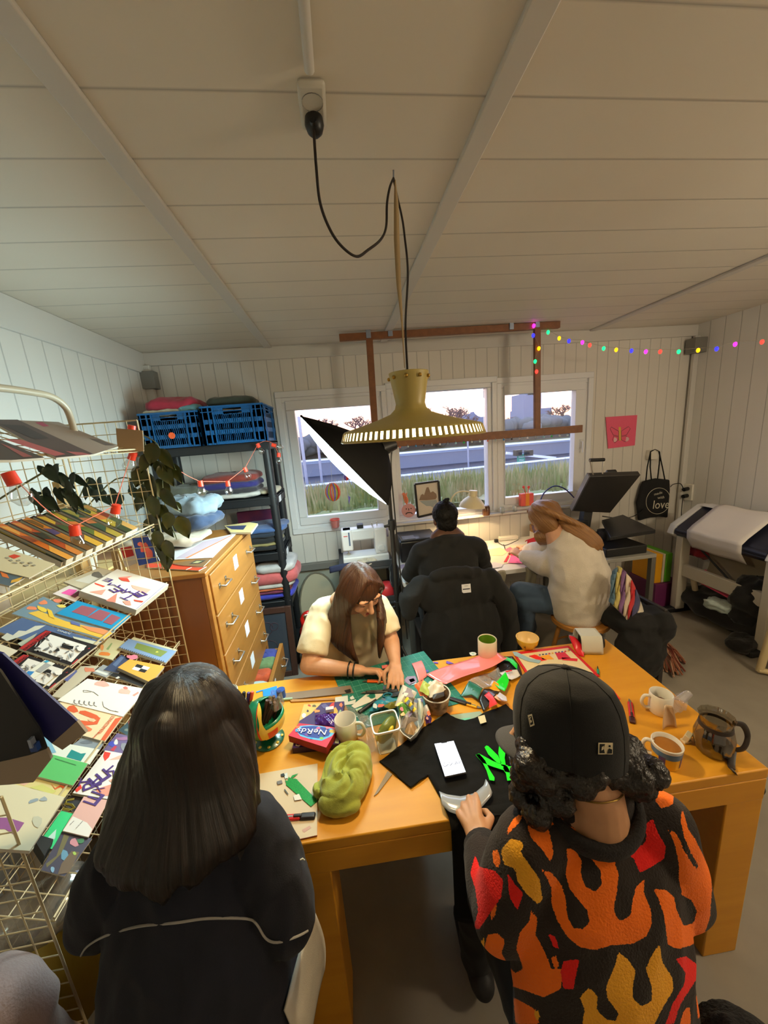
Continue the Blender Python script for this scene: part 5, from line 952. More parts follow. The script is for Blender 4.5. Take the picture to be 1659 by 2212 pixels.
garment('folded_cloth','pale mint and white papers poking out of the black bag below the plotter',(2.93,2.36,.215),(.12,.18,.07),(190,206,200),34,.3,'papers',None,.012,14)
garment('folded_cloth','dark red fabric heap behind the plotter stand',(3.20,2.80,.56),(.20,.20,.22),(150,30,40),35,0,'fabric',None,.02,8)
b=MB().tube([(3.0,2.63,.22),(2.93,2.60,.36)],.022,mat('cream_tube',(206,190,160),.6),12); one('paper_tube',b,'short cream cardboard tube under the plotter','tube',smooth=50)
# wall things at the back right
t=top('butterfly_print','pink paper print of a butterfly pinned on the back wall','print',(2.69,3.245,1.5)); BP=Plane((0,3.238,0),(0,-1,0)); BZ5=Z(3.779,1220,860)
b=MB().prism([BP.at(BZ5(*q)) for q in((335,155),(592,138),(572,385),(355,412))],(0,.004,0),flat((232,92,124))); part('paper',b,t)
b=MB(); 
for c_,q in(((220,180,80),[(440,235),(458,235),(460,345),(442,348)]),): b.poly([BP.at(BZ5(*k),.001) for k in q],flat(c_))
part('body_shape',b,t)
for q in([(440,270),(380,235),(370,250),(395,300),(440,310)],[(440,315),(400,310),(388,340),(410,365),(440,340)],[(462,270),(520,232),(535,250),(505,300),(462,310)],[(462,315),(500,308),(525,335),(495,358),(462,340)]):
    P3=[BP.at(BZ5(*k),.002) for k in q]; part('wing',MB().tube(P3,.0022,flat((150,90,100)),4,closed=True),t)
for x,y in((405,340),(503,335)): part('wing_spot',MB().tube([BP.at(BZ5(x,y),.001),BP.at(BZ5(x,y),.003)],.022,flat((232,190,190)),14),t)
t=top('tote_bag','black cotton tote bag with a round white logo hanging on the back wall','tote bag',(3.1,3.2,.78)); TB=mat('black_cotton',(16,16,17),.85); T6=Z(12.29,1360,960); TP=Plane((0,3.19,0),(0,-1,0))
q=[TP.at(T6(*k)) for k in((400,985),(600,935),(740,905),(1075,940),(1085,1200),(1020,1950),(800,1920),(560,1940),(275,2030),(225,1560),(330,1150))]; b=MB().prism(q,(0,.035,0),TB); part('bag_body',b,t,bev=.01)
for pts in([(430,985),(470,600),(560,180),(680,130)],[(580,940),(545,600),(555,200),(680,130)],[(745,910),(790,500),(800,300),(780,180),(680,130)],[(935,935),(870,600),(810,330),(790,190),(680,130)]):
    P3=[TP.at(T6(*k)) for k in pts]; part("strap",MB().tube(P3,[(.008,.002)]*len(P3),TB,6,up=(0,1,0)),t,60)
cr=[TP.at(T6(760+320*math.cos(a)-30*math.sin(a),1500+345*math.sin(a)),.001) for a in[2*math.pi*k/32 for k in range(32)]]; WI=flat((214,208,186)); part('logo_ring',MB().tube(cr,.0022,WI,4,closed=True),t)
b=MB(); textfit(b,'love',T6(600,1710),T6(1040,1690),TP,WI,1.1,.0015); part('logo_word',b,t); b=MB(); textfit(b,'made',T6(650,1360),T6(870,1300),TP,WI,.9,.0015); textfit(b,'with',T6(740,1450),T6(920,1430),TP,WI,.9,.0015); part('logo_small_words',b,t)
a=TP.at(T6(575,160));c=TP.at(T6(785,390)); b=MB().bb((a.x,3.2,c.z),(c.x,3.249,a.z),CER); one('wall_switch',b,'white wall switch the tote bag hangs over','switch',bev=.004)
t=top('wall_socket','white double socket with two black plugs on the right wall by the corner','socket',(3.395,3.17,.93)); part('plate',MB().bb((3.38,3.11,.92),(3.399,3.20,1.08),CER),t,bev=.003)
for z in(.965,1.035): part('plug',MB().tube([(3.38,3.155,z),(3.33,3.15,z-.005)],.019,BLACK,14),t,50)
part('cable',MB().tube(spline([V((3.33,3.15,1.03)),py(1470,1045,3.18),py(1455,1046,3.21),py(1448,1052,3.22)],5),.004,BLACK,6).tube(spline([V((3.33,3.15,.96)),V((3.32,3.14,.8)),V((3.3,3.1,.5))],5),.004,BLACK,6),t,60)
b=MB().prism([py(1659,1355,1.5),py(1663,1470,1.5),py(1638,1452,1.5),py(1632,1440,1.5)],(0,.03,0),POST); 
t=top('folding_chair','pale wooden folding chair just at the right edge of the picture','chair',(2.6,1.75,0)); CHP=mat('pale_beech',(206,186,140),.5)
a=pz(1641,1447,.03); top_=px(1700,1150,a.x+.0)
part('leg',MB().tube([V((a.x,a.y,.02)),V((a.x+.06,a.y-.01,.55))],.022,CHP,10),t,50); part('leg',MB().tube([V((a.x+.36,a.y-.02,.02)),V((a.x+.30,a.y,.55))],.022,CHP,10),t,50); part('foot_bar',MB().tube([V((a.x-.01,a.y,.03)),V((a.x+.36,a.y-.25,.03))],.018,CHP,10),t,50); part('seat',MB().bb((a.x+.04,a.y-.38,.44),(a.x+.40,a.y+.02,.465),CHP),t,bev=.008)
part('leg',MB().tube([V((a.x+.06,a.y-.36,.02)),V((a.x+.06,a.y-.34,.44))],.02,CHP,10),t,50); part('leg',MB().tube([V((a.x+.36,a.y-.36,.02)),V((a.x+.34,a.y-.34,.44))],.02,CHP,10),t,50)
# ---------------------------------------------------------------- things on the work table
TT=Plane((0,0,TZ+.0008),(0,0,1)); A1=Z(4.1475,470,1400);A2=Z(3.95,700,1350);A3=Z(3.7705,960,1340);A4=Z(4.1475,500,1600);A5=Z(3.7705,800,1500);A6=Z(4.894,1320,1440);A7=Z(5.184,820,1380);A8=Z(5.925,600,1460);A9=Z(5.53,800,1480)
def on(q,h=0): return pz(q[0],q[1],TZ+h)
def item(name,label,poly,c,cat,lift=.0006,th=.0008,shapes=(),lines=(),texts=(),group=None,rough=.45,edge=None): return zine(name,label,poly,TT,c,th,shapes,texts,lines,cat,group,edge or c,lift,rough)
MATG=mat('cutting_mat_green',(30,112,96),.5); b=MB(); q=[TT.at(k) for k in((722,1463),(915,1407),(1008,1516),(770,1578))]; 
t=top('cutting_mat','green gridded cutting mat in front of the woman in the white T-shirt','cutting mat',sum(q,V((0,0,0)))/4)
part('mat_sheet',MB().prism(q[::-1],(0,0,.002),MATG),t); b=MB(); GL=flat((120,176,160))
for i in range(1,15): a=q[0].lerp(q[1],i/15);c=q[3].lerp(q[2],i/15); b.tube([a+V((0,0,.0022)),c+V((0,0,.0022))],.00045,GL,4)
for i in range(1,10): a=q[0].lerp(q[3],i/10);c=q[1].lerp(q[2],i/10); b.tube([a+V((0,0,.0022)),c+V((0,0,.0022))],.00045,GL,4)
part('printed_grid',b,t,kind='stuff')
# glossy pink vinyl
PINK=mat('pink_vinyl',(250,134,130),.22,coat=.4); c00,c10,c11,c01=[TT.at(A7(*k)) for k in((520,420),(1262,148),(1432,292),(745,566))]
def pk(i,j):
    p=c00.lerp(c10,i).lerp(c01.lerp(c11,i),j); return p+V((0,0,.010+.014*j**3+.012*max(0,i-.75)*4*.6+.004*math.sin(i*7)))
b=MB().grid(pk,24,12,PINK); o=one('vinyl_sheet',b,'long glossy salmon pink vinyl sheet lying across the cutting mat','vinyl sheet',smooth=80); o.modifiers.new('s','SOLIDIFY').thickness=.0006
c00,c10,c11,c01=[TT.at(A7(*k)) for k in((358,290),(468,255),(535,430),(440,500))]
b=MB().grid(lambda i,j:c00.lerp(c10,i).lerp(c01.lerp(c11,i),j)+V((0,0,.006+.012*math.sin(math.pi*j))),8,12,PINK); o=one('vinyl_sheet',b,'short salmon pink vinyl tab standing out left of the long pink sheet','vinyl sheet',smooth=80); o.modifiers.new('s','SOLIDIFY').thickness=.0006
def knife(label,A,B,c1,c2,split=.66,flip=False,h=0.004):
    a,c=on(A,h+.004),on(B,h+.004); d=(c-a); L=d.length; d.normalize(); w_=V((-d.y,d.x,0)); t=top('craft_knife',label,'craft knife',(a+c)/2-V((0,0,.004)),'craft knives on the work table'); m1,m2=mat('knife_%d_%d_%d'%c1,c1,.4),mat('knife_%d_%d_%d'%c2,c2,.45)
    part('handle',MB().bar(a,a+d*L*split,.016,.009,m1),t,bev=.003); part('end_cap',MB().bar(a+d*L*split,c,.018,.011,m2),t,bev=.004)
    part('slider',MB().bar(a+d*L*(split-.16)+V((0,0,.006)),a+d*L*(split+.04)+V((0,0,.006)),.008,.005,m2),t,bev=.002)
    part('blade',MB().prism([a-d*.0+w_*.005,a-d*.0-w_*.005,a-d*.022-w_*.003,a-d*.008+w_*.005],(0,0,.0008),STL),t); part('rail',MB().bar(a+d*L*.04+V((0,0,.005)),a+d*L*(split-.18)+V((0,0,.005)),.004,.0012,STL),t); return t
knife('orange craft knife lying on the green cutting mat',A2(368,480),A2(608,483),(240,98,24),(36,26,24),.66,h=.003)
knife('red craft knife on the beige board beside the long-haired person',A4(378,700),A4(752,672),(200,30,30),(30,26,28),.64,h=.004)
knife('red craft knife at the right side of the table, near the cap wearer',A6(200,378),A6(228,598),(206,30,40),(60,24,26),.72,h=0)
knife('yellow and black craft knife left of the vinyl scraps',A7(1090,762),A7(780,668),(240,176,20),(34,24,22),.36,h=0)
item('ruler','long grey steel ruler in a clear sleeve, left of the cutting mat',[A8(*k) for k in((62,225),(930,120),(972,215),(95,305))],(132,112,92),'ruler',.002,.003,[((40,36,34),[A8(*k) for k in((850,185),(930,165),(940,210),(880,225))])],rough=.3)
item('ruler','thin wooden strip lying below the grey ruler',[A8(*k) for k in((150,300),(720,285),(730,305),(170,330))],(176,122,58),'strip',.0,.004)
t_=item('cardboard_sheet','beige cardboard work board in front of the long-haired person',[(530,1677),(686,1649),(685,1804),(540,1836)],(206,184,150),'board',0,.004,[((196,150,132),[A4(*k) for k in((630,800),(700,760),(715,780),(650,825))])],edge=(170,90,60))
BT=.0052; GLT=mat('green_glitter',(20,110,52),.3,.2,noise=(900,(40,170,70),.1))
b=MB(); q=[TT.at(A4(*k),BT) for k in((488,395),(500,365),(545,338),(585,348),(772,540),(712,592))]; b.prism(q[::-1] if (q[1]-q[0]).cross(q[2]-q[1]).z<0 else q,(0,0,.001),GLT)
t=top('glitter_strip','dark green glitter vinyl strip with frayed end on the beige board','vinyl strip',sum(q,V((0,0,0)))/6); part('strip_body',b,t)
for k in([(520,345),(545,310),(600,292),(560,325)],[(500,360),(515,320),(530,345)],[(560,335),(600,350),(625,358),(575,345)],[(490,380),(480,350),(505,365)]): part('frayed_tip',MB().poly([TT.at(A4(*p),BT+.0012) for p in k],GLT),t)
for lab,k,c in(('white snippet beside the green glitter strip',((555,492),(605,475),(630,525),(565,535)),(226,218,204)),('black curled snippet at the top of the beige board',((440,300),(470,290),(480,315),(450,320)),(30,40,36)),('grey ring-shaped snippet on the beige board',((405,365),(450,352),(458,380),(415,392)),(112,108,104)),('silver-white snippets at the tip of the green strip',((470,300),(500,285),(505,335),(480,340)),(200,206,200))):
    zine('paper_scrap',lab,[A4(*p) for p in k],TT.up(.0062),c,.0008,cat='paper scrap',group='snippets on the beige board',edge=c)
zine('paper_scrap','thin dark curl of vinyl below the grey snippet',[A4(*p) for p in((470,440),(478,430),(512,478),(503,482))],TT.up(.0062),(80,84,78),.0008,cat='paper scrap',group='snippets on the beige board')
# sweets boxes
def cbox(name,label,quad,h,tc,sc,shapes=(),texts=(),z0=0,cat='box',lines=()):
    """quad is the top face in pixels, h its height above the table"""
    P=TT.up(z0+h); t=top(name,label,cat,sum([P.at(q) for q in quad],V((0,0,0)))/4-V((0,0,h))); b=MB(); pts=[P.at(q) for q in quad]; 
    if (pts[1]-pts[0]).cross(pts[2]-pts[1]).z<0: pts=pts[::-1]
    lo=[p-V((0,0,h)) for p in pts]; b.poly(pts,flat(tc)); b.poly(lo[::-1],flat(sc))
    for i in range(4): b.add([lo[i],lo[(i+1)%4],pts[(i+1)%4],pts[i]],[(0,1,2,3)],flat(sc))
    part('carton',b,t); b=MB()
    for k,(c,q) in enumerate(shapes):
        pp=[P.at(x,.0004+.00012*k) for x in q]; b.poly(pp if (sum((pp[i]-pp[0]).cross(pp[(i+1)%len(pp)]-pp[0]).z for i in range(len(pp))))>0 else pp[::-1],flat(c))
    if shapes: part('printed_art',b,t,kind='stuff')
    for w_,a,c,col,hs in texts: b=MB(); textfit(b,w_,a,c,P,flat(col),hs,.0035); part('lettering',b,t)
    return t
cbox('chocolate_box','purple and gold chocolate box under the red sweets box',[A8(*k) for k in((335,365),(850,325),(795,870),(185,925))],.022,(60,36,96),(44,26,66),[((214,178,96),[A8(*k) for k in((335,365),(560,348),(430,480),(270,580))]),((190,60,40),blob(A8,405,378,24,16,1,10)),((90,80,50),blob(A8,465,385,24,20,2,10)),((60,44,60),blob(A8,383,448,20,18,3,10)),((232,224,210),blob(A8,333,512,38,36,4,8)),((206,50,40),[A8(*k) for k in((620,440),(690,350),(725,335),(720,440),(660,470))]),((90,84,140),blob(A8,600,390,50,36,6)),((220,170,70),[A8(*k) for k in((660,480),(740,395),(770,450),(760,510))]),((232,130,90),blob(A8,810,370,28,36,7)),((150,180,150),[A8(*k) for k in((760,500),(800,430),(815,440),(790,520))]),((226,140,70),blob(A8,500,450,50,24,9)),((232,214,190),blob(A8,258,860,46,40,5,14)),((60,36,90),blob(A8,258,860,30,26,5,14)),((190,200,170),[A8(*k) for k in((735,785),(785,780),(780,865),(732,860))])])
cbox('sweets_box','red Nerds sweets box lying upside down on the purple chocolate box',[A8(*k) for k in((272,605),(768,662),(620,918),(136,762))],.026,(216,30,60),(150,20,26),[((90,180,230),[A8(*k) for k in((225,690),(290,640),(420,630),(560,640),(700,675),(735,720),(690,770),(560,830),(420,810),(290,770))]),((36,60,150),[A8(*k) for k in((250,690),(320,648),(460,640),(620,662),(690,705),(650,770),(520,800),(380,780),(270,740))]),((236,180,60),blob(A8,700,710,40,30,2)),((230,100,150),blob(A8,520,665,34,18,3)),((120,200,80),blob(A8,560,800,34,18,4)),((236,120,60),blob(A8,255,652,28,16,5)),((110,70,150),blob(A8,365,755,24,22,6)),((40,160,220),blob(A8,430,800,24,14,7)),((60,140,200),blob(A8,240,700,24,22,8)),((236,130,160),blob(A8,640,665,36,16,9))],[('NeRds',A8(640,692),A8(265,665),(240,236,240),.78)],.0235,'sweets box')
b=MB(); q=[TT.at(A8(*k),.028) for k in((478,495),(755,480),(742,650),(480,622))]; cc=sum(q,V((0,0,0)))/4
b.grid(lambda i,j:q[0].lerp(q[1],i).lerp(q[3].lerp(q[2],i),j)+V((0,0,.014*math.sin(math.pi*i)**.6*math.sin(math.pi*j)**.6+.003*math.sin(i*17)*math.sin(j*13))),20,16,mat('purple_foil',(64,24,120),.25,.1,coat=.4)); b.bb(cc+V((.0,.034,.0)),cc+V((.03,.05,.012)),flat((214,206,214))); b.prism(q[::-1],(0,0,.001),mat('purple_foil')); one('sweet_wrapper',b,'crumpled shiny purple sweet bag on the gold chocolate box','sweet bag',smooth=70)
# mugs, tubs and bowls
c=on((750,1594)); mug('mug','plain white mug with no drink beside the sweets boxes',(c.x,c.y,TZ),.039,.082,CER,handle=-.35)
FILM2=clear('clear_film',(246,244,240),.12,.08,.16,(220,214,206))
def film(label,poly,h,seed,cat='plastic film',m=None):
    pts=[TT.at(k) for k in poly]; cc=sum(pts,V((0,0,0)))/len(pts); n_=len(pts); b=MB()
    def fn(i,j):
        f=i*n_; a=int(f)%n_; p=pts[a].lerp(pts[(a+1)%n_],f-int(f)); q=cc.lerp(p,j); w_=mnoise.noise(q*38+V((seed,0,0))); return q+V((0,0,.004+h*(1-j*.75)*(.6+.5*mnoise.noise(q*20+V((0,seed,0))))+.012*abs(w_)*j))
    b.grid(fn,40,9,m or FILM2,True); return one('plastic_film',b,label,cat,smooth=50)
film('clear crumpled wrapper between the white mug and the square tub',[A8(*k) for k in((1060,560),(1160,540),(1210,680),(1260,980),(1180,1040),(1060,820),(980,760))],.05,1)
film('clear flat sleeve behind the white mug on the cutting mat',[A8(*k) for k in((860,390),(1000,440),(1170,560),(1100,640),(960,480),(850,470))],.006,2)
TUB=clear('frosted_tub',(236,236,224),.14,.25,.22,(216,214,196)); RIMM=mat('tub_rim',(230,224,206),.35)
c=on((836,1612)); hh=py(832,1558,c.y).z-TZ; rot=.08
def rsq(r,z,n=40,k=.32):
    o=[]
    for i in range(n):
        a=2*math.pi*i/n+.0001; ca,sa=math.cos(a),math.sin(a); x=math.copysign(abs(ca)**k,ca)*r; y=math.copysign(abs(sa)**k,sa)*r; o.append(V((c.x+x*math.cos(rot)-y*math.sin(rot),c.y+x*math.sin(rot)+y*math.cos(rot),TZ+z)))
    return o
def skin(b,rings,m,cap=False):
    n=len(rings[0]); vs=[p for r in rings for p in r]; b.add(vs,[(i*n+k,i*n+(k+1)%n,(i+1)*n+(k+1)%n,(i+1)*n+k) for i in range(len(rings)-1) for k in range(n)]+([tuple(range(n-1,-1,-1))] if cap else []),m); return b
t=top('plastic_tub','square translucent plastic tub holding a green and yellow sweet bag','tub',(c.x,c.y,TZ))
part('tub_wall',skin(MB(),[rsq(.031,.001),rsq(.034,.02),rsq(.044,hh-.003)],TUB,True),t,50); part('rim',skin(MB(),[rsq(.044,hh-.006),rsq(.047,hh-.006),rsq(.047,hh),rsq(.043,hh),rsq(.043,hh-.006)],RIMM),t,50)
part('base_label',MB().prism([p+V((0,0,.002)) for p in rsq(.029,0)],(0,0,.0008),mat('tub_base_paper',(214,208,190),.7)),t)
LG=mat('wrapper_green',(110,120,50),.35); LY=mat('wrapper_yellow',(226,196,50),.35)
b=MB(TRS((c.x+.006,c.y+.012,TZ+hh-.045),.7,0,-.5)); b.ell((0,0,0),(.045,.018,.03),LG,16); wrinkle(b,.006,40,2); t2=top('sweet_wrapper','green and yellow sweet bag inside the square plastic tub','sweet bag',(c.x,c.y,TZ+hh-.09)); part('bag',b,t2,70)
for dx,dy,dz in((-.02,-.012,.01),(.012,-.02,.014),(-.032,-.016,-.012)): part('yellow_print',MB(TRS((c.x+.006+dx,c.y+.012+dy*.9,TZ+hh-.045+dz),.7,0,-.5)).ell((0,0,0),(.014,.007,.008),LY,10),t2,60)
# pointed white dish with wrappers
DI=[A9(*k) for k in((345,528),(400,590),(474,640),(560,565),(632,450),(642,380),(600,250),(540,170),(430,170),(350,330))]; rim=[pz(*k,TZ+.042) for k in DI]; cc=sum(rim,V((0,0,0)))/len(rim)
ring=lambda s,z:[cc+(p-cc)*s+V((0,0,z-.042)) for p in rim]; b=MB(); skin(b,[ring(.62,.001),ring(.8,.012),ring(1.0,.040),ring(1.03,.044),ring(.97,.042),ring(.76,.014),ring(.6,.006)],CER,True); b.poly(ring(.6,.006),CER)
o=one('pointed_dish',b,'white pointed dish heaped with sweet wrappers and tea bags','dish',smooth=60)
def wrapper(label,poly,c,h,seed,cat='wrapper',rough=.35,z=.03,shapes=(),amp=.01):
    pts=[pz(*k,TZ+z+.01) for k in poly]; n_=len(pts); cc=sum(pts,V((0,0,0)))/n_; m=flat(c,rough) if isinstance(c,tuple) else c; b=MB()
    def fn(i,j):
        f=i*n_; a=int(f)%n_; p=pts[a].lerp(pts[(a+1)%n_],f-int(f)); q=cc.lerp(p,j); return q+V((0,0,h*(1-j**2)+amp*mnoise.noise(q*45+V((seed,seed,0)))))
    b.grid(fn,n_*6,7,m,True)
    for k,(c2,q2) in enumerate(shapes): b.poly([pz(*x,TZ+z+.014+h*.75+.0005*k) for x in q2],flat(c2,rough))
    return one('food_wrapper',b,label,cat,'wrappers around the pointed dish',smooth=50)
Y9=lambda *a:[A9(*k) for k in a]
wrapper('brown tea bag in the tip of the pointed white dish',Y9((410,560),(430,480),(510,430),(560,500),(520,590),(450,600)),(150,116,76),.015,1,'tea bag')
wrapper('crumpled clear-grey wrapper with mauve band on the pointed dish',Y9((350,500),(370,400),(470,290),(560,330),(570,420),(480,440),(420,520)),(150,140,134),.02,2,shapes=[((126,90,110),Y9((440,360),(500,295),(530,310),(460,385)))])
wrapper('black gap of foil wrapper inside the pointed dish',Y9((380,500),(430,420),(470,430),(440,500)),(52,40,40),.01,3)
wrapper('white tea box with a round mauve window leaning on the pointed dish',Y9((292,245),(385,-10),(560,85),(470,260),(420,200),(350,260)),(222,214,196),.02,4,'tea box',.5,.04,[((140,118,116),blob(A9,455,95,70,66,1,14))],.002)
wrapper('yellow and black striped wrapper across the pointed dish',Y9((402,182),(448,145),(555,300),(518,322)),(236,206,30),.01,5,shapes=[((40,36,30),Y9((420,210),(462,168),(480,195),(445,240))),((40,36,30),Y9((468,270),(505,228),(522,255),(492,305)))],z=.06)
wrapper('green, red and yellow wrapper left of the striped one',Y9((330,260),(380,190),(430,240),(480,300),(380,380),(350,330)),(84,140,56),.012,6,z=.045,shapes=[((214,70,50),blob(A9,375,285,28,26,1)),((232,200,60),blob(A9,350,225,40,24,2,rot=-.5)),((236,160,40),blob(A9,388,345,34,26,3))])
wrapper('pale mint and white wrappers at the right of the pointed dish',Y9((550,160),(620,150),(640,300),(610,420),(570,330)),(200,206,190),.02,7,z=.045,shapes=[((72,60,110),blob(A9,610,180,24,22,1)),((70,70,90),blob(A9,545,190,24,30,2))])
wrapper('orange and white wrapper just right of the pointed dish',Y9((625,330),(640,260),(690,250),(722,350),(690,370)),(222,214,206),.02,8,z=.02,shapes=[((240,100,30),Y9((675,320),(700,300),(722,350),(690,368)))])
wrapper('violet sweet wrapper with a smiling print beside the dish',Y9((650,400),(690,365),(735,400),(720,450),(670,460)),(86,40,130),.015,9,z=.01,shapes=[((206,140,120),blob(A9,680,395,20,20,1))])
wrapper('turquoise and red sweet bag left of the pointed dish',Y9((-20,320),(40,210),(200,150),(330,160),(300,250),(120,290)),(40,140,170),.015,10,z=.008,shapes=[((214,110,90),blob(A9,125,240,50,26,1,rot=-.5)),((206,220,220),blob(A9,55,250,24,40,2)),((90,110,130),blob(A9,140,180,60,26,3,rot=-.3))])
wrapper('olive translucent wrapper left of the white tea box',Y9((150,260),(200,210),(310,190),(330,250),(230,300)),(120,116,44),.015,11,z=.012)
# paper cup with sachets
c=on((944,1530)); hh=py(937,1496,c.y).z-TZ; KC=mat('kraft_cup',(196,166,130),.6,noise=(26,(120,92,66),.06)); t=top('paper_cup','wide brown paper cup with a white rim, stuffed with tea wrappers','cup',(c.x,c.y,TZ)); cv=(c.x,c.y,TZ)
part('cup_wall',MB().lathe([(0,.002),(.038,0),(.041,.004),(.052,hh-.004),(.050,hh-.004),(.039,.006),(0,.006)],KC,cv,32),t,50); part('rim',MB().lathe([(.051,hh-.006),(.055,hh-.003),(.053,hh),(.050,hh-.002)],CER,cv,32),t,50)
def inC(label,poly,cc_,h,seed,z,amp=.012): return wrapper(label,[A7(*k) for k in poly],cc_,h,seed,'sachet',.5,z,(),amp)
inC('orange tea sachet sticking out of the paper cup',((388,525),(490,455),(560,600),(530,660),(450,620)),(226,110,56),.01,1,hh-.01)
inC('green and white tea sachet sticking out of the paper cup',((445,575),(490,455),(565,510),(550,640)),(176,190,90),.008,2,hh+.004)
inC('crumpled white tissue in the paper cup',((510,580),(560,490),(700,490),(745,580),(640,670),(560,660)),(216,206,190),.028,3,hh-.006,.016)
inC('black sachet in the front of the paper cup',((590,650),(600,625),(720,590),(725,640),(600,685)),(44,38,36),.006,4,hh+.008,.003)
# green egg-shaped pot
c=on((582,1598)); GRN=mat('green_glaze',(16,122,84),.3,coat=.4); YEL=mat('yellow_glaze',(226,190,70),.35); RDG=mat('red_glaze',(214,70,40),.35); DGR=mat('dark_green_glaze',(10,84,54),.3,coat=.4)
t=top('egg_pot','green glazed egg-shaped pot on a dotted foot, holding brown sticks','pot',(c.x,c.y,TZ)); cv=V((c.x,c.y,TZ)); 
part('foot',MB().lathe([(0,.0),(.052,0),(.054,.005),(.045,.012),(.02,.02),(.018,.03),(0,.03)],DGR,cv,28),t,50)
for k in range(9): a=2*math.pi*k/9; part('foot_dot',MB().ell(cv+V((.046*math.cos(a),.046*math.sin(a),.0118)),(.006,.006,.002),YEL,8),t,60)
tl=Matrix.Rotation(-.10,3,'Y'); ec=cv+V((-.006,0,.094)); R1,R2=.072,.068
def eg(i,j,s=1.0,a0=-.25,a1=4.1): 
    a=a0+(a1-a0)*i+.6; th=.04+3.0*j; r=math.sin(th)*R1*(1-.10*math.cos(th)); return ec+tl@V((r*math.cos(a)*s,r*math.sin(a)*s,math.cos(th)*-R2*s))
full=lambda i,j:ec+tl@V((math.sin(1.75*j+.05)*R1*math.cos(2*math.pi*i),math.sin(1.75*j+.05)*R1*math.sin(2*math.pi*i),-R2*math.cos(1.75*j+.05)))
b=MB().grid(full,32,14,GRN,True); 
b.grid(lambda i,j:ec+tl@V((math.sin(1.78+1.3*j)*R1*math.cos(.9+3.95*i),math.sin(1.78+1.3*j)*R1*math.sin(.9+3.95*i),-R2*math.cos(1.78+1.3*j))),24,12,GRN); o=part('egg_shell',b,t,70); o.modifiers.new('s','SOLIDIFY').thickness=.004
def strip(a,w_,m,amp,name): part(name,MB().grid(lambda i,j:ec+tl@(V((math.sin(1.0+2.05*j)*R1*math.cos(a+w_*(i-.5)*(1+amp*math.sin(j*9))),math.sin(1.0+2.05*j)*R1*math.sin(a+w_*(i-.5)*(1+amp*math.sin(j*9))),-R2*math.cos(1.0+2.05*j)))*1.02),6,20,m),t,70)
strip(4.86,.30,YEL,.5,'yellow_band'); strip(4.66,.06,RDG,.6,'red_line')
part('front_band',MB().grid(lambda i,j:ec+tl@(V((math.sin(.85+.8*j)*R1*math.cos(4.85+1.8*i),math.sin(.85+.8*j)*R1*math.sin(4.85+1.8*i),-R2*math.cos(.85+.8*j)))*1.022),16,8,YEL),t,70)
part('red_diamond',MB().grid(lambda i,j:ec+tl@(V((math.sin(.95+.5*j)*R1*math.cos(5.05+.5*i),math.sin(.95+.5*j)*R1*math.sin(5.05+.5*i),-R2*math.cos(.95+.5*j)))*1.03),8,8,RDG),t,70)
BR=mat('brown_sticks',(86,54,34),.6,noise=(60,(60,36,24),.2)); rr=random.Random(9)
for k in range(9):
    p=ec+V((.008+rr.uniform(-.02,.03),rr.uniform(-.028,.012),-.01)); q=p+V((.036+rr.uniform(-.008,.014),rr.uniform(-.01,.012),.085+rr.uniform(-.02,.01))); one('wafer_stick',MB().tube([p,q],.006,BR,8),'brown wafer stick standing in the green egg-shaped pot','stick','sticks in the egg pot',smooth=50)
film2=MB().grid(lambda i,j:ec+V((.052+.024*math.cos(2*math.pi*i)*(1-.2*j),-.006+.024*math.sin(2*math.pi*i)*(1-.2*j),.045+.05*j))+V((.004*math.sin(i*31),0,.004*math.sin(i*23))),28,6,clear('stick_bag',(240,232,230),.2,.08,.10),True); one('clear_bag',film2,'clear plastic bag end around the sticks in the egg pot','plastic bag',smooth=60)
# pens in a glass, cup behind, blue paper
c=on((522,1580)); hh=.105; t=top('glass_jar','clear glass of marker pens behind the green egg pot','glass',(c.x,c.y,TZ)); part('glass_wall',MB().lathe([(0,.004),(.032,0),(.034,.004),(.038,hh),(.036,hh),(.031,.008),(0,.008)],clear('pen_glass',(240,244,240),.12,.02,.06),(c.x,c.y,TZ),28),t,50)
for lab,u,v,cb,cc_ in(('pen with pale blue cap',518,1507,(206,206,196),(110,160,206)),('pen with black cap',527,1495,(60,54,60),(24,20,26)),('pen with violet cap',537,1496,(96,70,110),(70,40,110)),('pen with orange-red cap',545,1494,(150,60,50),(236,80,40)),('pen with cream cap',531,1509,(206,196,170),(222,212,186)),('marker with round pale green cap',543,1513,(120,150,80),(150,206,130)),('marker with round green cap, lowest',541,1526,(110,140,70),(140,196,120))):
    e=py(u,v,c.y-.004); f=V((c.x+(e.x-c.x)*.3,c.y+.006*math.sin(u),TZ+.012)); t=top('marker_pen',lab+' in the glass behind the egg pot','pen',f,'pens in the glass'); d=(e-f).normalized(); part('barrel',MB().tube([f,e-d*.035],.0052,flat(cb),10),t,50); part('cap',MB().tube([e-d*.035,e-d*.004,e],[.0062,.0068,.005],flat(cc_),10),t,50)
c=on((498,1530)); mug('mug','white cup half hidden behind the glass of pens',(c.x,c.y,TZ),.04,.085,CER)
item('paper_sheet','bright blue paper with a notch behind the egg pot',[A1(*k) for k in((345,388),(530,338),(558,465),(490,500),(410,455),(405,380),(348,400))],(20,130,226),'paper')
p=on(A1(575,445)); b=MB().tube([p+V((0,0,.004)),p+V((0,0,.04))],.018,mat('blue_lid',(40,76,150),.4),20); one('blue_tape_roll',b,'small dark blue roll beside the blue paper','roll',smooth=50)
p=on(A1(618,455),.006);b=MB().tube([p+V((-.02,0,0)),p+V((.025,-.004,0))],.005,mat('mint_cap',(170,196,170),.4),10); one('bottle_top',b,'pale mint marker top beside the blue roll','pen top',smooth=50)
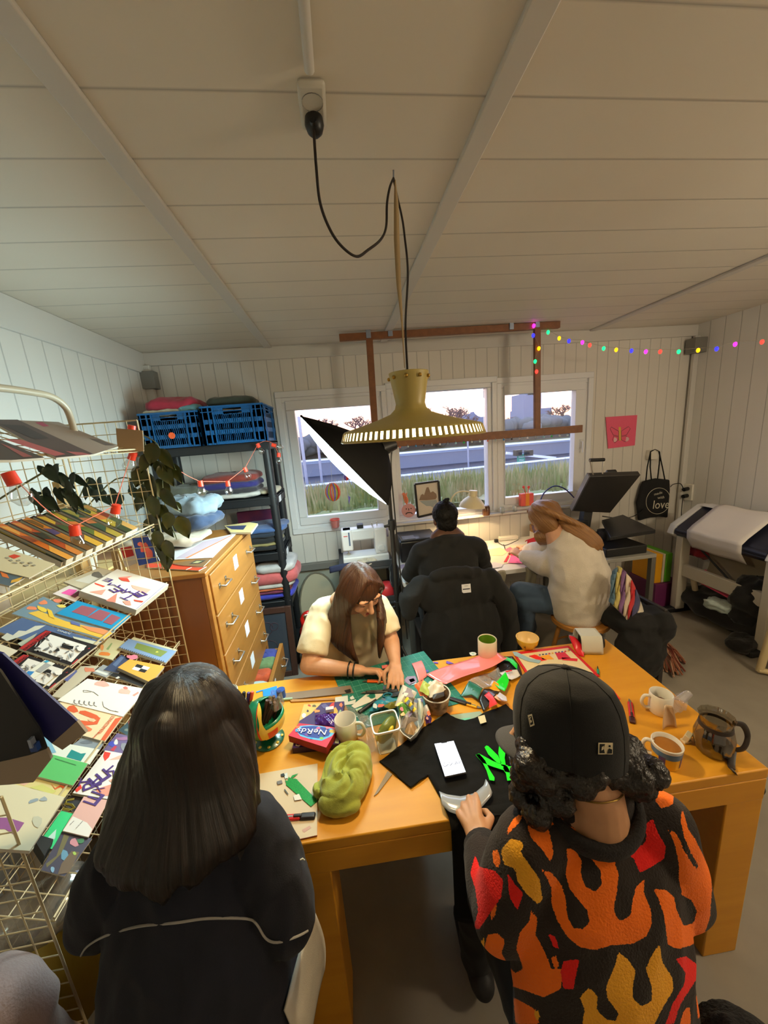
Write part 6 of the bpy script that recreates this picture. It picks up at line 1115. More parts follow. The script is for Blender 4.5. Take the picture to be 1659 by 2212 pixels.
# scraps on the mat
item('paper_cutout','white paper cutout with an oval hole on the cutting mat',[A8(*k) for k in((940,385),(1130,235),(1340,215),(1355,235),(1270,300),(985,415))],(224,220,206),'paper scrap',.003,.0008,[((30,112,96),blob(A8,1200,260,65,34,3,14))])
item('paper_scrap','white paper with a square notch left of the oval cutout',[A8(*k) for k in((735,275),(895,250),(900,330),(1000,300),(990,355),(860,375),(735,330))],(216,216,204),'paper scrap',.003)
item('paper_scrap','silver-white snippet at the end of the clear ruler sleeve',[A8(*k) for k in((920,280),(960,250),(985,290),(940,305))],(220,220,214),'paper scrap',.004)
knife('black pen knife lying beside the blue scissors on the mat',A8(1125,212),A8(1540,190),(40,40,38),(30,30,34),.7,h=.004)
t=top('scissors','black scissors with a turquoise ring handle on the cutting mat','scissors',on(A8(1410,250),.003)); p=on(A8(1405,248),.008); part('ring_handle',MB().tube([p+V((.018*math.cos(a),.012*math.sin(a),0)) for a in[2*math.pi*k/18 for k in range(18)]],.004,mat('turquoise_plastic',(20,110,140),.4),8,closed=True),t,60)
part('blade',MB().bar(p+V((.018,.0,0)),on(A8(1560,215),.008),.016,.005,BLACK),t,bev=.001); part('blade',MB().bar(p+V((.012,-.008,0)),on(A8(1560,240),.006),.014,.005,BLACK),t,bev=.001)
t=top('marker_pen','black marker with a pale mint tip pointing at the white mug','pen',on(A8(1150,400))); a=on(A8(1040,470),.009);c=on(A8(1260,315),.009); part('barrel',MB().tube([a,c],.0075,BLACK,12),t,50); part('cap',MB().tube([on(A8(1000,450),.008),on(A8(1080,415),.008)],.006,mat('mint_cap'),10),t,50)
for lab,k,c_ in(('clear and violet snippet heap near the pink tab',((270,470),(310,420),(400,415),(420,480),(340,520)),(150,130,160)),('dark plum snippet by the pink tab',((325,455),(380,440),(400,470),(350,490)),(84,40,90)),('pale blue snippet by the pink tab',((335,510),(400,485),(425,500),(350,520)),(170,200,220)),('small mint snippet on the mat',((245,480),(280,465),(290,490),(255,500)),(110,190,170)),('grey-violet snippet in the middle of the mat',((35,535),(60,520),(70,550),(45,570)),(80,90,130)),('blue bead-like snippet right of the pink tab',((515,350),(545,345),(550,370),(520,375)),(70,80,150))):
    item('paper_scrap',lab,[A7(*p) for p in k],c_,'paper scrap',.003,.0012,group='snippets on the cutting mat')
for lab,k in(('violet plastic snippet left of the small white tag',((750,245),(800,262),(830,275),(770,280),(745,268))),('violet plastic snippet near the mat edge',((605,255),(655,262),(655,275),(610,272)))): item('paper_scrap',lab,[A7(*p) for p in k],(110,80,190),'snippet',.001,.002)
item('paper_tag','small round-cornered white tag left of the green-lined mug',[A7(*k) for k in((1003,155),(1015,178),(1040,190),(1075,182),(1085,165),(1070,150),(1035,147))],(226,222,206),'tag',.001,.001,[((150,196,170),blob(A7,1045,166,18,8,1))])
item('paper_scrap','dark red strip half under the pink vinyl',[A7(*k) for k in((880,262),(1050,225),(1052,238),(884,278))],(130,30,44),'vinyl strip',.001)
# far row: green-lined mug, yellow bowl, tape dispenser
c=on((1053,1416)); mug('mug','cream mug with a bright green inside at the far edge of the table',(c.x,c.y,TZ),.043,.088,mat('cream_glaze',(220,206,180),.4),mat('green_inside',(96,140,30),.35))
c=on((1139,1400)); YB=mat('yellow_bowl_glaze',(226,180,40),.35,coat=.3); t=top('bowl','small yellow bowl with brown leaf stars at the far edge of the table','bowl',(c.x,c.y,TZ)); cv=V((c.x,c.y,TZ)); part('bowl_wall',MB().lathe([(0,.004),(.026,0),(.028,.006),(.046,.030),(.052,.058),(.049,.058),(.043,.032),(.02,.012),(0,.012)],YB,cv,32),t,50); part('glaze',MB().lathe([(.0488,.0575),(.0428,.032),(.0198,.0125),(0,.0125)],mat('pale_inside',(222,190,130),.4),cv,32),t,50)
LB=mat('leaf_brown',(120,80,20),.5)
for k in range(6):
    a=2*math.pi*k/6-1.2; p=cv+V((.0475*math.cos(a),.0475*math.sin(a),.032)); n_=V((math.cos(a),math.sin(a),-.35)).normalized(); x,y,_=frame(n_,(0,0,1)); b=MB()
    for s in range(5): an=math.pi*(s/4)-.0; d=x*math.cos(an)+y*math.sin(an); e=x*-math.sin(an)+y*math.cos(an); b.poly([p+n_*.0012+e*.002,p+n_*.0012-e*.002,p+n_*.0012+d*.014],LB)
    part('leaf_star',b,t)
p=cv+V((-.012,-.006,.02)); one('sweet',MB().ell(p,(.01,.009,.007),mat('pink_sweet',(230,130,110),.4),10),'single pink sweet in the small yellow bowl','sweet',smooth=60)
t=top('tape_dispenser','grey and black tape dispenser at the far right corner of the table','tape dispenser',on(A3(1190,210))); a=on(A3(1195,240)); a=V((a.x,a.y,TZ)); GRT=mat('grey_tape_body',(196,196,184),.45)
M=TRS((a.x-.005,a.y+.02,TZ),-.25); part('shell',MB(M).grid(lambda i,j:V((-.045+.09*i,.055*math.cos(math.pi*j),.002+.075*min(1,1.25*math.sin(math.pi*j)))),8,18,GRT),t,50).modifiers.new('s','SOLIDIFY').thickness=.004
part('tape_core',MB(M).tube([(-.03,.0,.036),(.062,.0,.036)],.033,BLACK,24),t,50); part('cutter',MB(M).box((-.058,.03,.03),(.02,.03,.02),GREYT),t,bev=.002)
REDV=mat('red_vinyl'); c00,c10=on(A3(1015,125),.045),on(A3(1060,140),.04); 
def rc(i,j): 
    L=[A3(1015,125),A3(1035,180),A3(1060,240),A3(1092,285)];Rr=[A3(1020,122),A3(1080,155),A3(1142,225),A3(1135,300)]; f=j*3;k=min(int(f),2);tt=f-k; h=.05*(1-j)+.003; a=on((L[k][0]+(L[k+1][0]-L[k][0])*tt,L[k][1]+(L[k+1][1]-L[k][1])*tt),h); c=on((Rr[k][0]+(Rr[k+1][0]-Rr[k][0])*tt,Rr[k][1]+(Rr[k+1][1]-Rr[k][1])*tt),h); return a.lerp(c,i)+V((0,0,.02*math.sin(math.pi*i)*math.sin(math.pi*j)))
o=one('vinyl_strip',MB().grid(rc,10,16,REDV),'curled glossy red vinyl strip beside the tape dispenser','vinyl strip',smooth=80); o.modifiers.new('s','SOLIDIFY').thickness=.0006
# red-framed board
item('game_board','cream board with a red border and coloured lettering, behind the cap wearer',[A3(*k) for k in((560,262),(1012,206),(1265,450),(720,520))],(206,30,36),'board',.001,.006,[((226,206,160),[A3(*k) for k in((585,280),(1005,224),(1215,430),(735,500))]),((90,80,70),[A3(*k) for k in((1005,238),(1022,236),(1025,248),(1010,250))])]+[(((60,80,160),(206,50,50),(226,160,40),(110,80,140),(60,50,50))[i%5],[A3(690+i*26+dx,288-i*3.6+dy) for dx,dy in((0,0),(15,-2),(18,8),(3,10))]) for i in range(13)])
for lab,k,c_ in(('bright red vinyl offcut on the red-framed board',((690,290),(735,278),(835,322),(780,332)),(232,40,36)),('amber vinyl offcut on the red-framed board',((780,292),(850,278),(892,315),(800,320)),(240,160,20)),('dark pink-red rectangle of vinyl on the red-framed board',((903,266),(978,258),(1030,308),(930,318)),(206,40,60)),('flat red offcut nearest the cap on the red-framed board',((955,302),(1085,312),(1082,332),(960,322)),(214,34,50))): item('vinyl_scrap',lab,[A3(*p) for p in k],c_,'vinyl scrap',.0078,.001,rough=.3)
item('plastic_strip','pale blue translucent strip bent over the left of the red-framed board',[A3(*k) for k in((555,255),(590,258),(700,310),(788,325),(770,348),(680,332),(570,285))],(150,180,190),'plastic strip',.009,.001,rough=.2)
# coloured vinyl heap
def curl(label,poly,c,h,seed,z=.004,m=None,cat='vinyl scrap',tilt=(0,0)):
    pts=[TT.at(A7(*k),z) for k in poly]; n_=len(pts); cc=sum(pts,V((0,0,0)))/n_; b=MB()
    def fn(i,j):
        f=i*n_; a=int(f)%n_; p=pts[a].lerp(pts[(a+1)%n_],f-int(f)); q=cc.lerp(p,j); d=q-cc; return q+V((0,0,h*(.5+.5*math.sin(seed+d.x*38+d.y*22))))
    b.grid(fn,n_*7,6,m or mat('gloss_%d_%d_%d'%c,c,.25,coat=.3),True); o=one('vinyl_scrap',b,label,cat,'vinyl scraps beside the black T-shirt',smooth=70); o.modifiers.new('s','SOLIDIFY').thickness=.0005; return o
curl('black vinyl sheet at the back of the vinyl heap',((1330,205),(1490,195),(1560,290),(1600,420),(1450,470),(1300,420)),(30,30,32),.004,1)
curl('neon green crescent of vinyl on the black sheet',((1335,215),(1420,205),(1500,235),(1545,290),(1540,350),(1490,285),(1420,245),(1345,240)),(20,214,50),.004,2,.012)
curl('smoky clear film in the middle of the vinyl heap',((980,500),(1120,430),(1330,350),(1370,430),(1260,560),(1150,590),(1060,530)),(90,80,60),.014,3,.008,FILM2)
curl('brown and red printed scrap under the pink vinyl sheet',((1100,430),(1320,350),(1345,400),(1300,470),(1150,480)),(120,80,60),.006,9,.003)
curl('white sheet with red and black marks in the vinyl heap',((1340,390),(1420,350),(1540,350),(1575,410),(1480,470),(1400,450)),(214,206,196),.008,4,.014)
curl('red dash of vinyl on the white sheet',((1405,362),(1480,345),(1485,358),(1420,378)),(206,40,50),.002,4,.026)
curl('neon green folded vinyl in the vinyl heap',((1278,500),(1410,405),(1450,485),(1400,598),(1330,565)),(26,214,40),.016,5,.02)
curl('amber vinyl left of the neon green fold',((1228,555),(1280,488),(1330,520),(1350,590),(1280,580)),(240,160,20),.010,6,.016)
curl('dark green curled vinyl at the front of the heap',((898,642),(1010,520),(1090,555),(1155,605),(1105,702),(1030,650)),(40,104,84),.022,7,.006)
curl('black curled vinyl behind the red piece',((1112,712),(1170,590),(1250,565),(1340,600),(1300,660),(1230,760),(1160,815)),(34,30,32),.016,8,.006)
curl('coral red angled vinyl piece before the black curl',((1172,645),(1222,592),(1275,650),(1322,742),(1225,790),(1230,710)),(226,60,62),.006,2.4,.026)
curl('amber folded vinyl near the brim of the cap',((1222,600),(1320,625),(1435,690),(1425,725),(1330,712),(1270,660)),(240,160,24),.012,3.4,.012)
curl('silver-white glossy vinyl near the brim of the cap',((1308,640),(1345,598),(1420,650),(1430,700),(1370,690)),(200,196,206),.012,4.4,.028)
item('paper_strip','mint and grey paper strip under the collar of the black T-shirt',[A9(*k) for k in((745,438),(830,372),(1310,312),(1345,345),(1180,420),(1000,425))],(150,170,150),'paper strip',.0006,.001,[((110,190,160),[A9(*k) for k in((1000,412),(1200,385),(1180,415),(1080,425))])])
item('paper_strip','orange paper strip above the mint strip',[A9(*k) for k in((800,375),(860,330),(1040,310),(1100,330),(1000,345))],(236,160,40),'paper strip',.0002,.0005)
item('ruler','narrow grey steel ruler between green cloth and black T-shirt',[A4(*k) for k in((1275,495),(1400,270),(1440,300),(1310,470))],(140,120,92),'ruler',.0005,.002,rough=.3)
# green cloth
CG=mat('olive_green_cloth',(158,166,66),.9,noise=(9,(146,152,56),.2),bump=(300,.12),sheen=.2); c=on((750,1690)); b=MB(TRS((c.x,c.y,TZ),-.15))
b.ell((0,.012,.022),(.078,.105,.032),CG,32).ell((-.004,-.045,.035),(.066,.052,.034),CG,24).ell((.03,.03,.036),(.044,.075,.034),CG,24).ell((-.03,.02,.034),(.04,.07,.03),CG,24).ell((-.072,-.03,.016),(.026,.03,.018),CG,16).ell((-.01,-.085,.02),(.06,.03,.022),CG,20)
b=fuse(b,.0035,4); 
for i,p in enumerate(b.v):
    d=V((p.x-c.x,p.y-c.y+.035,0)); r=d.length; an=math.atan2(d.y,d.x); sw=1-2.2*abs(mnoise.noise(V((r*36+an*1.2,an*.55,2)))); k=min(1,max(0,(p.z-TZ-.004)/.02)); b.v[i]=p+V((0,0,.011*sw*k))
wrinkle(b,.006,11,5,(1,.5,1)); wrinkle(b,.0015,40,2,(1,.4,1)); 
for i,p in enumerate(b.v): 
    if p.z<TZ+.001: b.v[i]=V((p.x,p.y,TZ+.001))
one('green_cloth',b,'crumpled olive green cloth in the middle of the front table edge','cloth',smooth=80)
# black T-shirt with neon logo
BTS=mat('black_jersey',(9,9,10),.9,noise=(6,(13,13,14),.25),bump=(500,.1),spec=.2)
OUT=[A5(*k) for k in((75,552),(250,425),(440,282),(622,160),(690,206),(770,222),(860,205),(950,152),(1105,86),(1250,240),(1480,420),(1640,600),(1560,800),(1420,945),(1150,985),(900,1005),(652,1042),(575,860),(470,668),(330,770))]
t=top('t_shirt','black T-shirt spread on the table with neon green letters, one sleeve out to the left','T-shirt',on((1050,1680)))
pts=[TT.at(k,.0) for k in OUT]; bm=bpy.data.meshes.new('t'); b=MB()
def tri(poly): # fan-free fill through blender's tessellator
    from mathutils.geometry import tessellate_polygon
    return tessellate_polygon([poly])
def clothfill(poly,h,m,fn,sub=3):
    T_=tri(poly); vs=list(poly); fs=[tuple(f) for f in T_]
    for _ in range(sub):
        cache={};nf=[]
        def mid(a,c):
            k=(min(a,c),max(a,c))
            if k not in cache: vs.append((vs[a]+vs[c])/2); cache[k]=len(vs)-1
            return cache[k]
        for a,c,d in fs:
            x,y,z=mid(a,c),mid(c,d),mid(d,a); nf+=[(a,x,z),(x,c,y),(z,y,d),(x,y,z)]
        fs=nf
    vs=[p+V((0,0,fn(p))) for p in vs]
    fs=[f if (vs[f[1]]-vs[f[0]]).cross(vs[f[2]]-vs[f[0]]).z>0 else f[::-1] for f in fs]; return MB().add(vs,fs,m)
TZs=.009
o=part('shirt_cloth',clothfill(pts,0,BTS,lambda p:.007+.006*mnoise.noise(V((p.x*13,p.y*11,1)))+.003*mnoise.noise(V((p.x*40,p.y*40,1))),5),t,80); sm=o.modifiers.new('s','SOLIDIFY'); sm.thickness=.004; sm.offset=-1
e0,e1=V((.195,.764,TZ+.012)),V((.60,.752,TZ+.012))
o=part('hanging_hem',MB().grid(lambda i,j:e0.lerp(e1,i)+V((.004*math.sin(i*14)*j,(.018 if j<.06 else -.012)-.014*math.sin(i*17)*j,-.006*(j*12 if j<.1 else 1)-.34*j*j**.2 if j>.05 else 0)),30,16,BTS),t,80); o.modifiers.new('s','SOLIDIFY').thickness=.004
NG=mat('neon_green_vinyl',(8,236,24),.4); P_=TT.up(.0175)
b=MB()
for k in(((858,495),(885,483),(935,540),(965,605),(1012,680),(1010,706),(970,700),(945,620),(915,560)),((858,492),(890,486),(1000,545),(1070,572),(1120,580),(1095,622),(1000,592),(915,560)),((930,432),(945,418),(962,424),(1040,500),(1068,560),(1040,565),(960,490)),((1048,422),(1072,408),(1105,430),(1094,520),(1106,600),(1066,580),(1042,480)),((1080,600),(1115,590),(1150,650),(1187,688),(1170,698),(1115,705),(1105,650)),((1085,590),(1110,585),(1250,600),(1326,632),(1302,662),(1160,642),(1090,632)),((1148,450),(1160,440),(1190,438),(1212,465),(1240,540),(1300,610),(1326,634),(1300,655),(1230,605),(1170,530))):
    pp=[P_.at(A5(*x)) for x in k]; b.prism(pp if sum((pp[i]-pp[0]).cross(pp[(i+1)%len(pp)]-pp[0]).z for i in range(len(pp)))>0 else pp[::-1],(0,0,.0012),NG)
part('logo_letters',b,t); zine_l=[TT.at(A5(*k),.018) for k in((876,182),(930,168),(946,226),(896,242))]; part('neck_label',MB().prism(zine_l[::-1],(0,0,.001),flat((214,200,160))),t)
t=top('smartphone','phone with a glowing white screen lying on the black T-shirt','phone',on((972,1640),.017)); P_=TT.up(.026); q=[P_.at(A5(*k)) for k in((516,398),(680,373),(784,638),(606,676))]; cc=sum(q,V((0,0,0)))/4
part('phone_body',MB().prism([p-V((0,0,.0085)) for p in q][::-1],(0,0,.008),BLACK),t,bev=.003)
SCR=mat('lit_screen',(230,236,255),.3,emit=1.5,ec=(226,234,255)); part('screen',MB().prism([cc+(p-cc)*.95 for p in q][::-1],(0,0,.0006),SCR),t)
part('notch',MB().prism([cc+(q[0].lerp(q[1],s)-cc)*k+V((0,0,.0008)) for s,k in((.33,.955),(.36,.90),(.64,.90),(.67,.955))],(0,0,.0003),BLACK),t)
INK2=mat('screen_ink',(40,44,60),.4); b=MB()
for k in([(592,575),(604,588),(620,582),(632,570),(645,578),(660,572)],[(660,572),(668,556),(676,570),(690,568)],[(694,570),(700,548)],[(704,566),(712,556),(724,560),(731,546)],[(600,560),(606,556)],[(640,556),(646,554)],[(716,544),(722,542)],[(676,548),(680,546)]): b.tube([P_.at(A5(*x),.0009) for x in k],.0009,INK2,4)
part('screen_script',b,t)
# visor-shaped clear film under the hand
b=MB(); inn=[A5(*k) for k in((560,790),(620,815),(740,832),(850,805),(925,740),(940,690))]; outr=[A5(*k) for k in((585,905),(640,955),(705,978),(900,928),(985,830),(992,800))]
def vis(i,j): 
    f=i*5;k=min(int(f),4);tt=f-k; L=lambda s:TT.at((s[k][0]+(s[k+1][0]-s[k][0])*tt,s[k][1]+(s[k+1][1]-s[k][1])*tt),.022); return L(inn).lerp(L(outr),j)+V((0,0,.006*math.sin(math.pi*j)))
o=one('visor_film',b.grid(vis,24,6,clear('silver_film',(235,238,240),.25,.12,.5,(196,200,206))),'crescent of clear silver film under the hand of the cap wearer','plastic film',smooth=80); o.modifiers.new('s','SOLIDIFY').thickness=.0006
b=MB().tube([TT.at(A5(*k),.020) for k in((1252,778),(1262,815),(1295,850),(1335,835),(1320,808),(1300,822))],.0022,flat((170,180,172)),5).tube([TT.at(A5(*k),.020) for k in((1285,768),(1295,775))],.002,flat((170,180,172)),5); one('silver_snippet',b,'small silver hook-shaped vinyl snippet on the black T-shirt','snippet',smooth=60)
b=MB(); pp=[TT.at(A5(*k),.024) for k in((1210,455),(1225,462),(1350,560),(1340,585))]; b.prism(pp[::-1] if (pp[1]-pp[0]).cross(pp[2]-pp[1]).z<0 else pp,(0,0,.0008),STL); one('tweezers',b,'thin silver blade lying across the right of the neon letters','blade')
# right end of the table
c=on((1425,1536)); t=mug('mug','white mug with a used tea bag at the right side of the table',(c.x,c.y,TZ),.036,.076,CER,handle=2.9)
b=MB().ell((c.x-.006,c.y-.004,TZ+.042),(.021,.018,.014),mat('wet_tea',(84,54,38),.5),14); wrinkle(b,.004,60,1); one('tea_bag',b,'dark used tea bag inside the white mug at the right','tea bag',smooth=70)
c=on((1437,1645)); 
def bl(t,c,r,h):
    for nm,m,z0,z1 in(('blue_band',mat('mug_blue',(74,112,150),.35),.56,.84),('yellow_band',mat('mug_yellow',(226,170,30),.35),.02,.55)): part(nm,MB().lathe([((r+.0005+(.041-r)*(z0)),h*z0),((r+.0005+(.041-r)*z1),h*z1)],m,c,32),t,60)
    for k in range(4): part('violet_patch',MB().lathe([((r+.0011+(.041-r)*.1),h*.1),((r+.0011+(.041-r)*.6),h*.62)],mat('mug_violet',(70,50,110),.35),c,6,a0=k*1.57+.3,a1=k*1.57+.75),t,60)
mug('mug','blue and yellow painted mug of tea beside the dark hair bun',(c.x,c.y,TZ),.034,.072,CER,handle=2.5,fill=(mat('tea',(150,96,36),.1),.8),rt=.041,decor=bl)
film('clear crumpled plastic bag beside the white tea mug',[A6(*k) for k in((435,482),(530,420),(620,350),(760,300),(810,420),(790,500),(640,560),(520,540))],.045,5)
b=MB(); q=[on(A6(*k),h) for k,h in(((610,368),.05),((760,268),.075),((865,300),.07),((770,400),.045))]; b.grid(lambda i,j:q[0].lerp(q[1],i).lerp(q[3].lerp(q[2],i),j)+V((0,0,.012*math.sin(math.pi*j))),8,8,clear('clear_tray',(244,240,246),.3,.05,.12)); o=one('clear_tray',b,'stiff clear plastic tray end sticking up behind the tea mugs','plastic tray',smooth=60); o.modifiers.new('s','SOLIDIFY').thickness=.001
b=MB(); a=on(A6(680,690)); b.grid(lambda i,j:V((a.x-.008+.05*(i-.5)*(1-.45*j*j),a.y+.012+.012*j,TZ+.002+.075*j))+V((0,.010*math.cos(math.pi*(i-.5)),0)),10,10,mat('coffee_filter',(206,176,140),.7)); o=one('paper_filter',b,'beige paper filter standing behind the blue and yellow mug','paper filter',smooth=70); o.modifiers.new('s','SOLIDIFY').thickness=.002
a=on(A6(820,800)); b=MB().box((a.x-.002,a.y+.004,TZ+.018),(.030,.016,.024),mat('cream_sachet',(220,204,170),.6),Matrix.Rotation(.5,3,'Z')@Matrix.Rotation(.3,3,'X')); b.bb((a.x-.02,a.y-.006,TZ),(a.x+.006,a.y+.012,TZ+.009),mat('cream_sachet')); one('sachet',b,'cream paper sachet right of the blue and yellow mug','sachet',bev=.002)
SMK=clear('smoked_glass',(196,190,174),.16,.03,.05,(90,80,60)); c=on((1538,1622)); c=V((c.x,c.y,TZ)); t=top('glass_pot','smoky ribbed glass jug with a dark strap handle at the right corner of the table','jug',c)
def ribp(i,j): 
    z=[0,.004,.025,.06,.09,.105,.118,.130]; r=[.025,.040,.048,.050,.043,.038,.041,.045]; f=j*7;k=min(int(f),6);tt=f-k; R_=r[k]+(r[k+1]-r[k])*tt; a=2*math.pi*i; R_*=1+.02*math.sin(a*12); return c+V((R_*math.cos(a),R_*math.sin(a),z[k]+(z[k+1]-z[k])*tt))
part('glass_body',MB().grid(ribp,72,22,SMK,True),t,70); part('coffee',MB().lathe([(0,.004),(.036,.006),(.043,.025),(.045,.04),(0,.04)],clear('cold_coffee',(120,90,50),.1,.02,.12,(90,64,30)),c,28),t,60)
STR=mat('dark_strap',(44,34,28),.5); part('collar',MB().lathe([(.043,.093),(.041,.105),(.039,.105)],STR,c,30),t,60)
sp=[c+V((.042,-.015,.108)),c+V((.070,-.02,.10)),c+V((.086,-.025,.062)),c+V((.07,-.03,.026)),c+V((.047,-.02,.014))]; part('handle',MB().tube(spline(sp,6),[(.004,.009)]*25,STR,8,up=(0,1,0)),t,60)
sp=[c+V((.048,-.02,.012)),on(A6(1270,1040),.004),on(A6(1300,1110),.004),px(*A6(1400,1245),1.185),px(*A6(1500,1320),1.20),px(*A6(1580,1350),1.215),px(*A6(1625,1320),1.225),px(*A6(1610,1260),1.225)]; part('strap',MB().tube(spline(sp,6),[(.0025,.009)]*43,STR,8,up=(0,0,1)),t,60)
t=top('marker_pen','green pen tip showing above the right of the cap','pen',on(A3(1255,420))); a=on(A3(1253,440),.006);d=on(A3(1247,372),.006); part('barrel',MB().tube([a,a.lerp(d,.55)],.005,mat('teal_pen',(20,140,110),.4),10),t,50); part('tip',MB().tube([a.lerp(d,.55),d],[.004,.001],BLACK,8),t,50)
item('vinyl_scrap','red vinyl corner right of the cap on the bare table',[A3(*k) for k in((1372,560),(1435,640),(1405,650),(1370,600))],(226,50,30),'vinyl scrap',.0005)
item('vinyl_scrap','tiny yellow snippet right of the cap',[A3(*k) for k in((1436,780),(1450,784),(1448,802),(1438,800))],(240,190,20),'snippet',.0005)
item('leaflet','pale blue and grey leaflet under the hair bun at the table edge',[A6(*k) for k in((60,1120),(180,1040),(330,1000),(470,1110),(380,1150),(160,1180))],(110,140,150),'leaflet',.0005,.001)
# ---------------------------------------------------------------- people
from mathutils.bvhtree import BVHTree
def skinmat(n,c): 
    m=mat('skin_'+n,c,.5,noise=(30,tuple(int(k*.93) for k in c),.3)); b=m.node_tree.nodes['Principled BSDF']; b.inputs['Subsurface Weight'].default_value=.08; b.inputs['Subsurface Radius'].default_value=(.01,.004,.002); return m
def hairmat(n,c,c2,ax=(240,240,12)):
    return mat('hair_'+n,c,.34,noise=(ax,c2,.25),bump=(ax,.55),spec=.6)
def strandmat(n,c,c2,k=34,bump=.5):
    m=mat('strands_'+n,c,.34,spec=.42); nt_=m.node_tree; pb=nt_.nodes['Principled BSDF']; a=nt_.nodes.new('ShaderNodeAttribute'); a.attribute_name='strand'; a2=nt_.nodes.new('ShaderNodeAttribute'); a2.attribute_name='along'
    def mul(s_,f_): q=nt_.nodes.new('ShaderNodeMath'); q.operation='MULTIPLY'; q.inputs[1].default_value=f_; nt_.links.new(s_,q.inputs[0]); return q.outputs[0]
    cb=nt_.nodes.new('ShaderNodeCombineXYZ'); nt_.links.new(mul(a.outputs['Fac'],k),cb.inputs[0]); nt_.links.new(mul(a2.outputs['Fac'],3.0),cb.inputs[1]); tx=nt_.nodes.new('ShaderNodeTexNoise'); tx.inputs['Scale'].default_value=1; tx.inputs['Detail'].default_value=5; tx.inputs['Roughness'].default_value=.7; nt_.links.new(cb.outputs[0],tx.inputs[0])
    mr=nt_.nodes.new('ShaderNodeMapRange'); mr.inputs[1].default_value=.35; mr.inputs[2].default_value=.7; nt_.links.new(tx.outputs[0],mr.inputs[0]); mx=nt_.nodes.new('ShaderNodeMix'); mx.data_type='RGBA'; mx.inputs[6].default_value=lin(c2); mx.inputs[7].default_value=lin(c); nt_.links.new(mr.outputs[0],mx.inputs[0]); nt_.links.new(mx.outputs[2],pb.inputs['Base Color'])
    bp=nt_.nodes.new('ShaderNodeBump'); bp.inputs['Strength'].default_value=bump; bp.inputs['Distance'].default_value=.006; nt_.links.new(tx.outputs[0],bp.inputs['Height']); nt_.links.new(bp.outputs[0],pb.inputs['Normal']); return m
def hairpart(b,t,c,up,fwd,amp=.0025,k=30,flow=None):
    """comb the hair: every vertex knows its strand (angle round the crown) and how far along it lies"""
    c=V(c); up=V(up).normalized(); fw=V(fwd); fw=(fw-up*fw.dot(up)).normalized(); sd=up.cross(fw); ph=[];al=[]
    for i,p in enumerate(b.v):
        d=p-c; 
        if flow is not None and d.dot(V(flow))>.10: q=d-V(flow)*(d.dot(V(flow))-.10)
        else: q=d
        a=math.atan2(q.dot(sd),-q.dot(fw)); ph.append(a); al.append(-d.dot(up)); r=d-up*d.dot(up); n_=mnoise.noise(V((a*k,al[-1]*5,3))); b.v[i]=p+(r.normalized() if r.length>.02 else up)*(amp*n_)
    o=part('hair',b,t,80)
    for nm,v in(('strand',ph),('along',al)): at_=o.data.attributes.new(nm,'FLOAT','POINT'); at_.data.foreach_set('value',np.array(v,np.float32))
    o.data.update(); return o
def hand(b,W,d,n,t,m,curls,thumb=.5,k=1.0,spread=.10):
    """palm and five separate fingers; d to the knuckles, n the way the palm faces, t the thumb side"""
    W,d,n,t=V(W),V(d).normalized(),V(n),V(t); n=(n-d*n.dot(d)).normalized(); t=(t-d*t.dot(d)-n*t.dot(n)).normalized()
    L=[.072,.080,.074,.058]; off=[.030,.010,-.011,-.030]; base=[.086,.090,.086,.078]
    for i in range(4):
        K=W+d*base[i]*k+t*off[i]*k; b.tube([W+t*off[i]*.55*k+d*.008,W.lerp(K,.55)-n*.002,K],[.0145*k,.0135*k,.0105*k],m,10,dome=True)
        a=0; p=K; pts=[K]; fd=(d+t*(spread*(1.5-i)*.6)).normalized()
        for f,c in zip((.46,.30,.24),curls[i]):
            a+=c; q=p+(fd*math.cos(a)+n*math.sin(a))*(L[i]*f*k); pts.append(q); p=q
        b.tube(pts,[.0092*k,.0086*k,.0076*k,.0064*k] if i<3 else [.0082*k,.0074*k,.0066*k,.0056*k],m,10,dome=True)
    b.tube([W+d*.01,W+d*.05*k+n*.004],[(.026*k,.015*k),(.034*k,.014*k)],m,12,up=t,dome=True)
    p0=W+d*.022*k+t*.022*k+n*.006; p1=p0+(d*.62+t*.62+n*.30).normalized()*.042*k; dd=(d*.85+t*(.30-thumb*.5)+n*(.30+thumb*.3)).normalized(); p2=p1+dd*.033*k; p3=p2+(dd*.9+n*.25-t*thumb*.35).normalized()*.026*k
    b.tube([p0,p1,p2,p3],[.0135*k,.0115*k,.0098*k,.0075*k],m,10,dome=True)
def headshape(b,c,f,u,m,k=1.0,face=True):
    c,f,u=V(c),V(f).normalized(),V(u); u=(u-f*u.dot(f)).normalized(); s=f.cross(u); R=Matrix((s,f,u)).transposed()
    P=lambda x,y,z:c+s*(x*k)+f*(y*k)+u*(z*k)
    E=lambda p,r:b.ell(P(*p),tuple(q*k for q in r),m,20,R)
    E((0,-.012,.022),(.074,.094,.090)); E((0,.030,-.035),(.058,.058,.078)); E((0,.045,-.080),(.034,.036,.030))
    for x in(-1,1):
        E((x*.074,-.010,-.018),(.012,.020,.031))
        if face: E((x*.036,.062,-.034),(.026,.020,.026)); E((x*.030,.074,.022),(.028,.012,.009))
    if face:
        b.tube([P(0,.084,.012),P(0,.096,-.016),P(0,.106,-.036)],[.009*k,.010*k,.013*k],m,10,dome=True); E((-.011,.092,-.038),(.009,.009,.008)); E((.011,.092,-.038),(.009,.009,.008))
        E((0,.086,-.062),(.022,.010,.0065)); E((0,.084,-.072),(.019,.010,.007)); E((0,.076,-.094),(.018,.016,.014))
        for x in(-1,1): E((x*.031,.070,-.004),(.014,.010,.009))
    return P,R,s,f,u
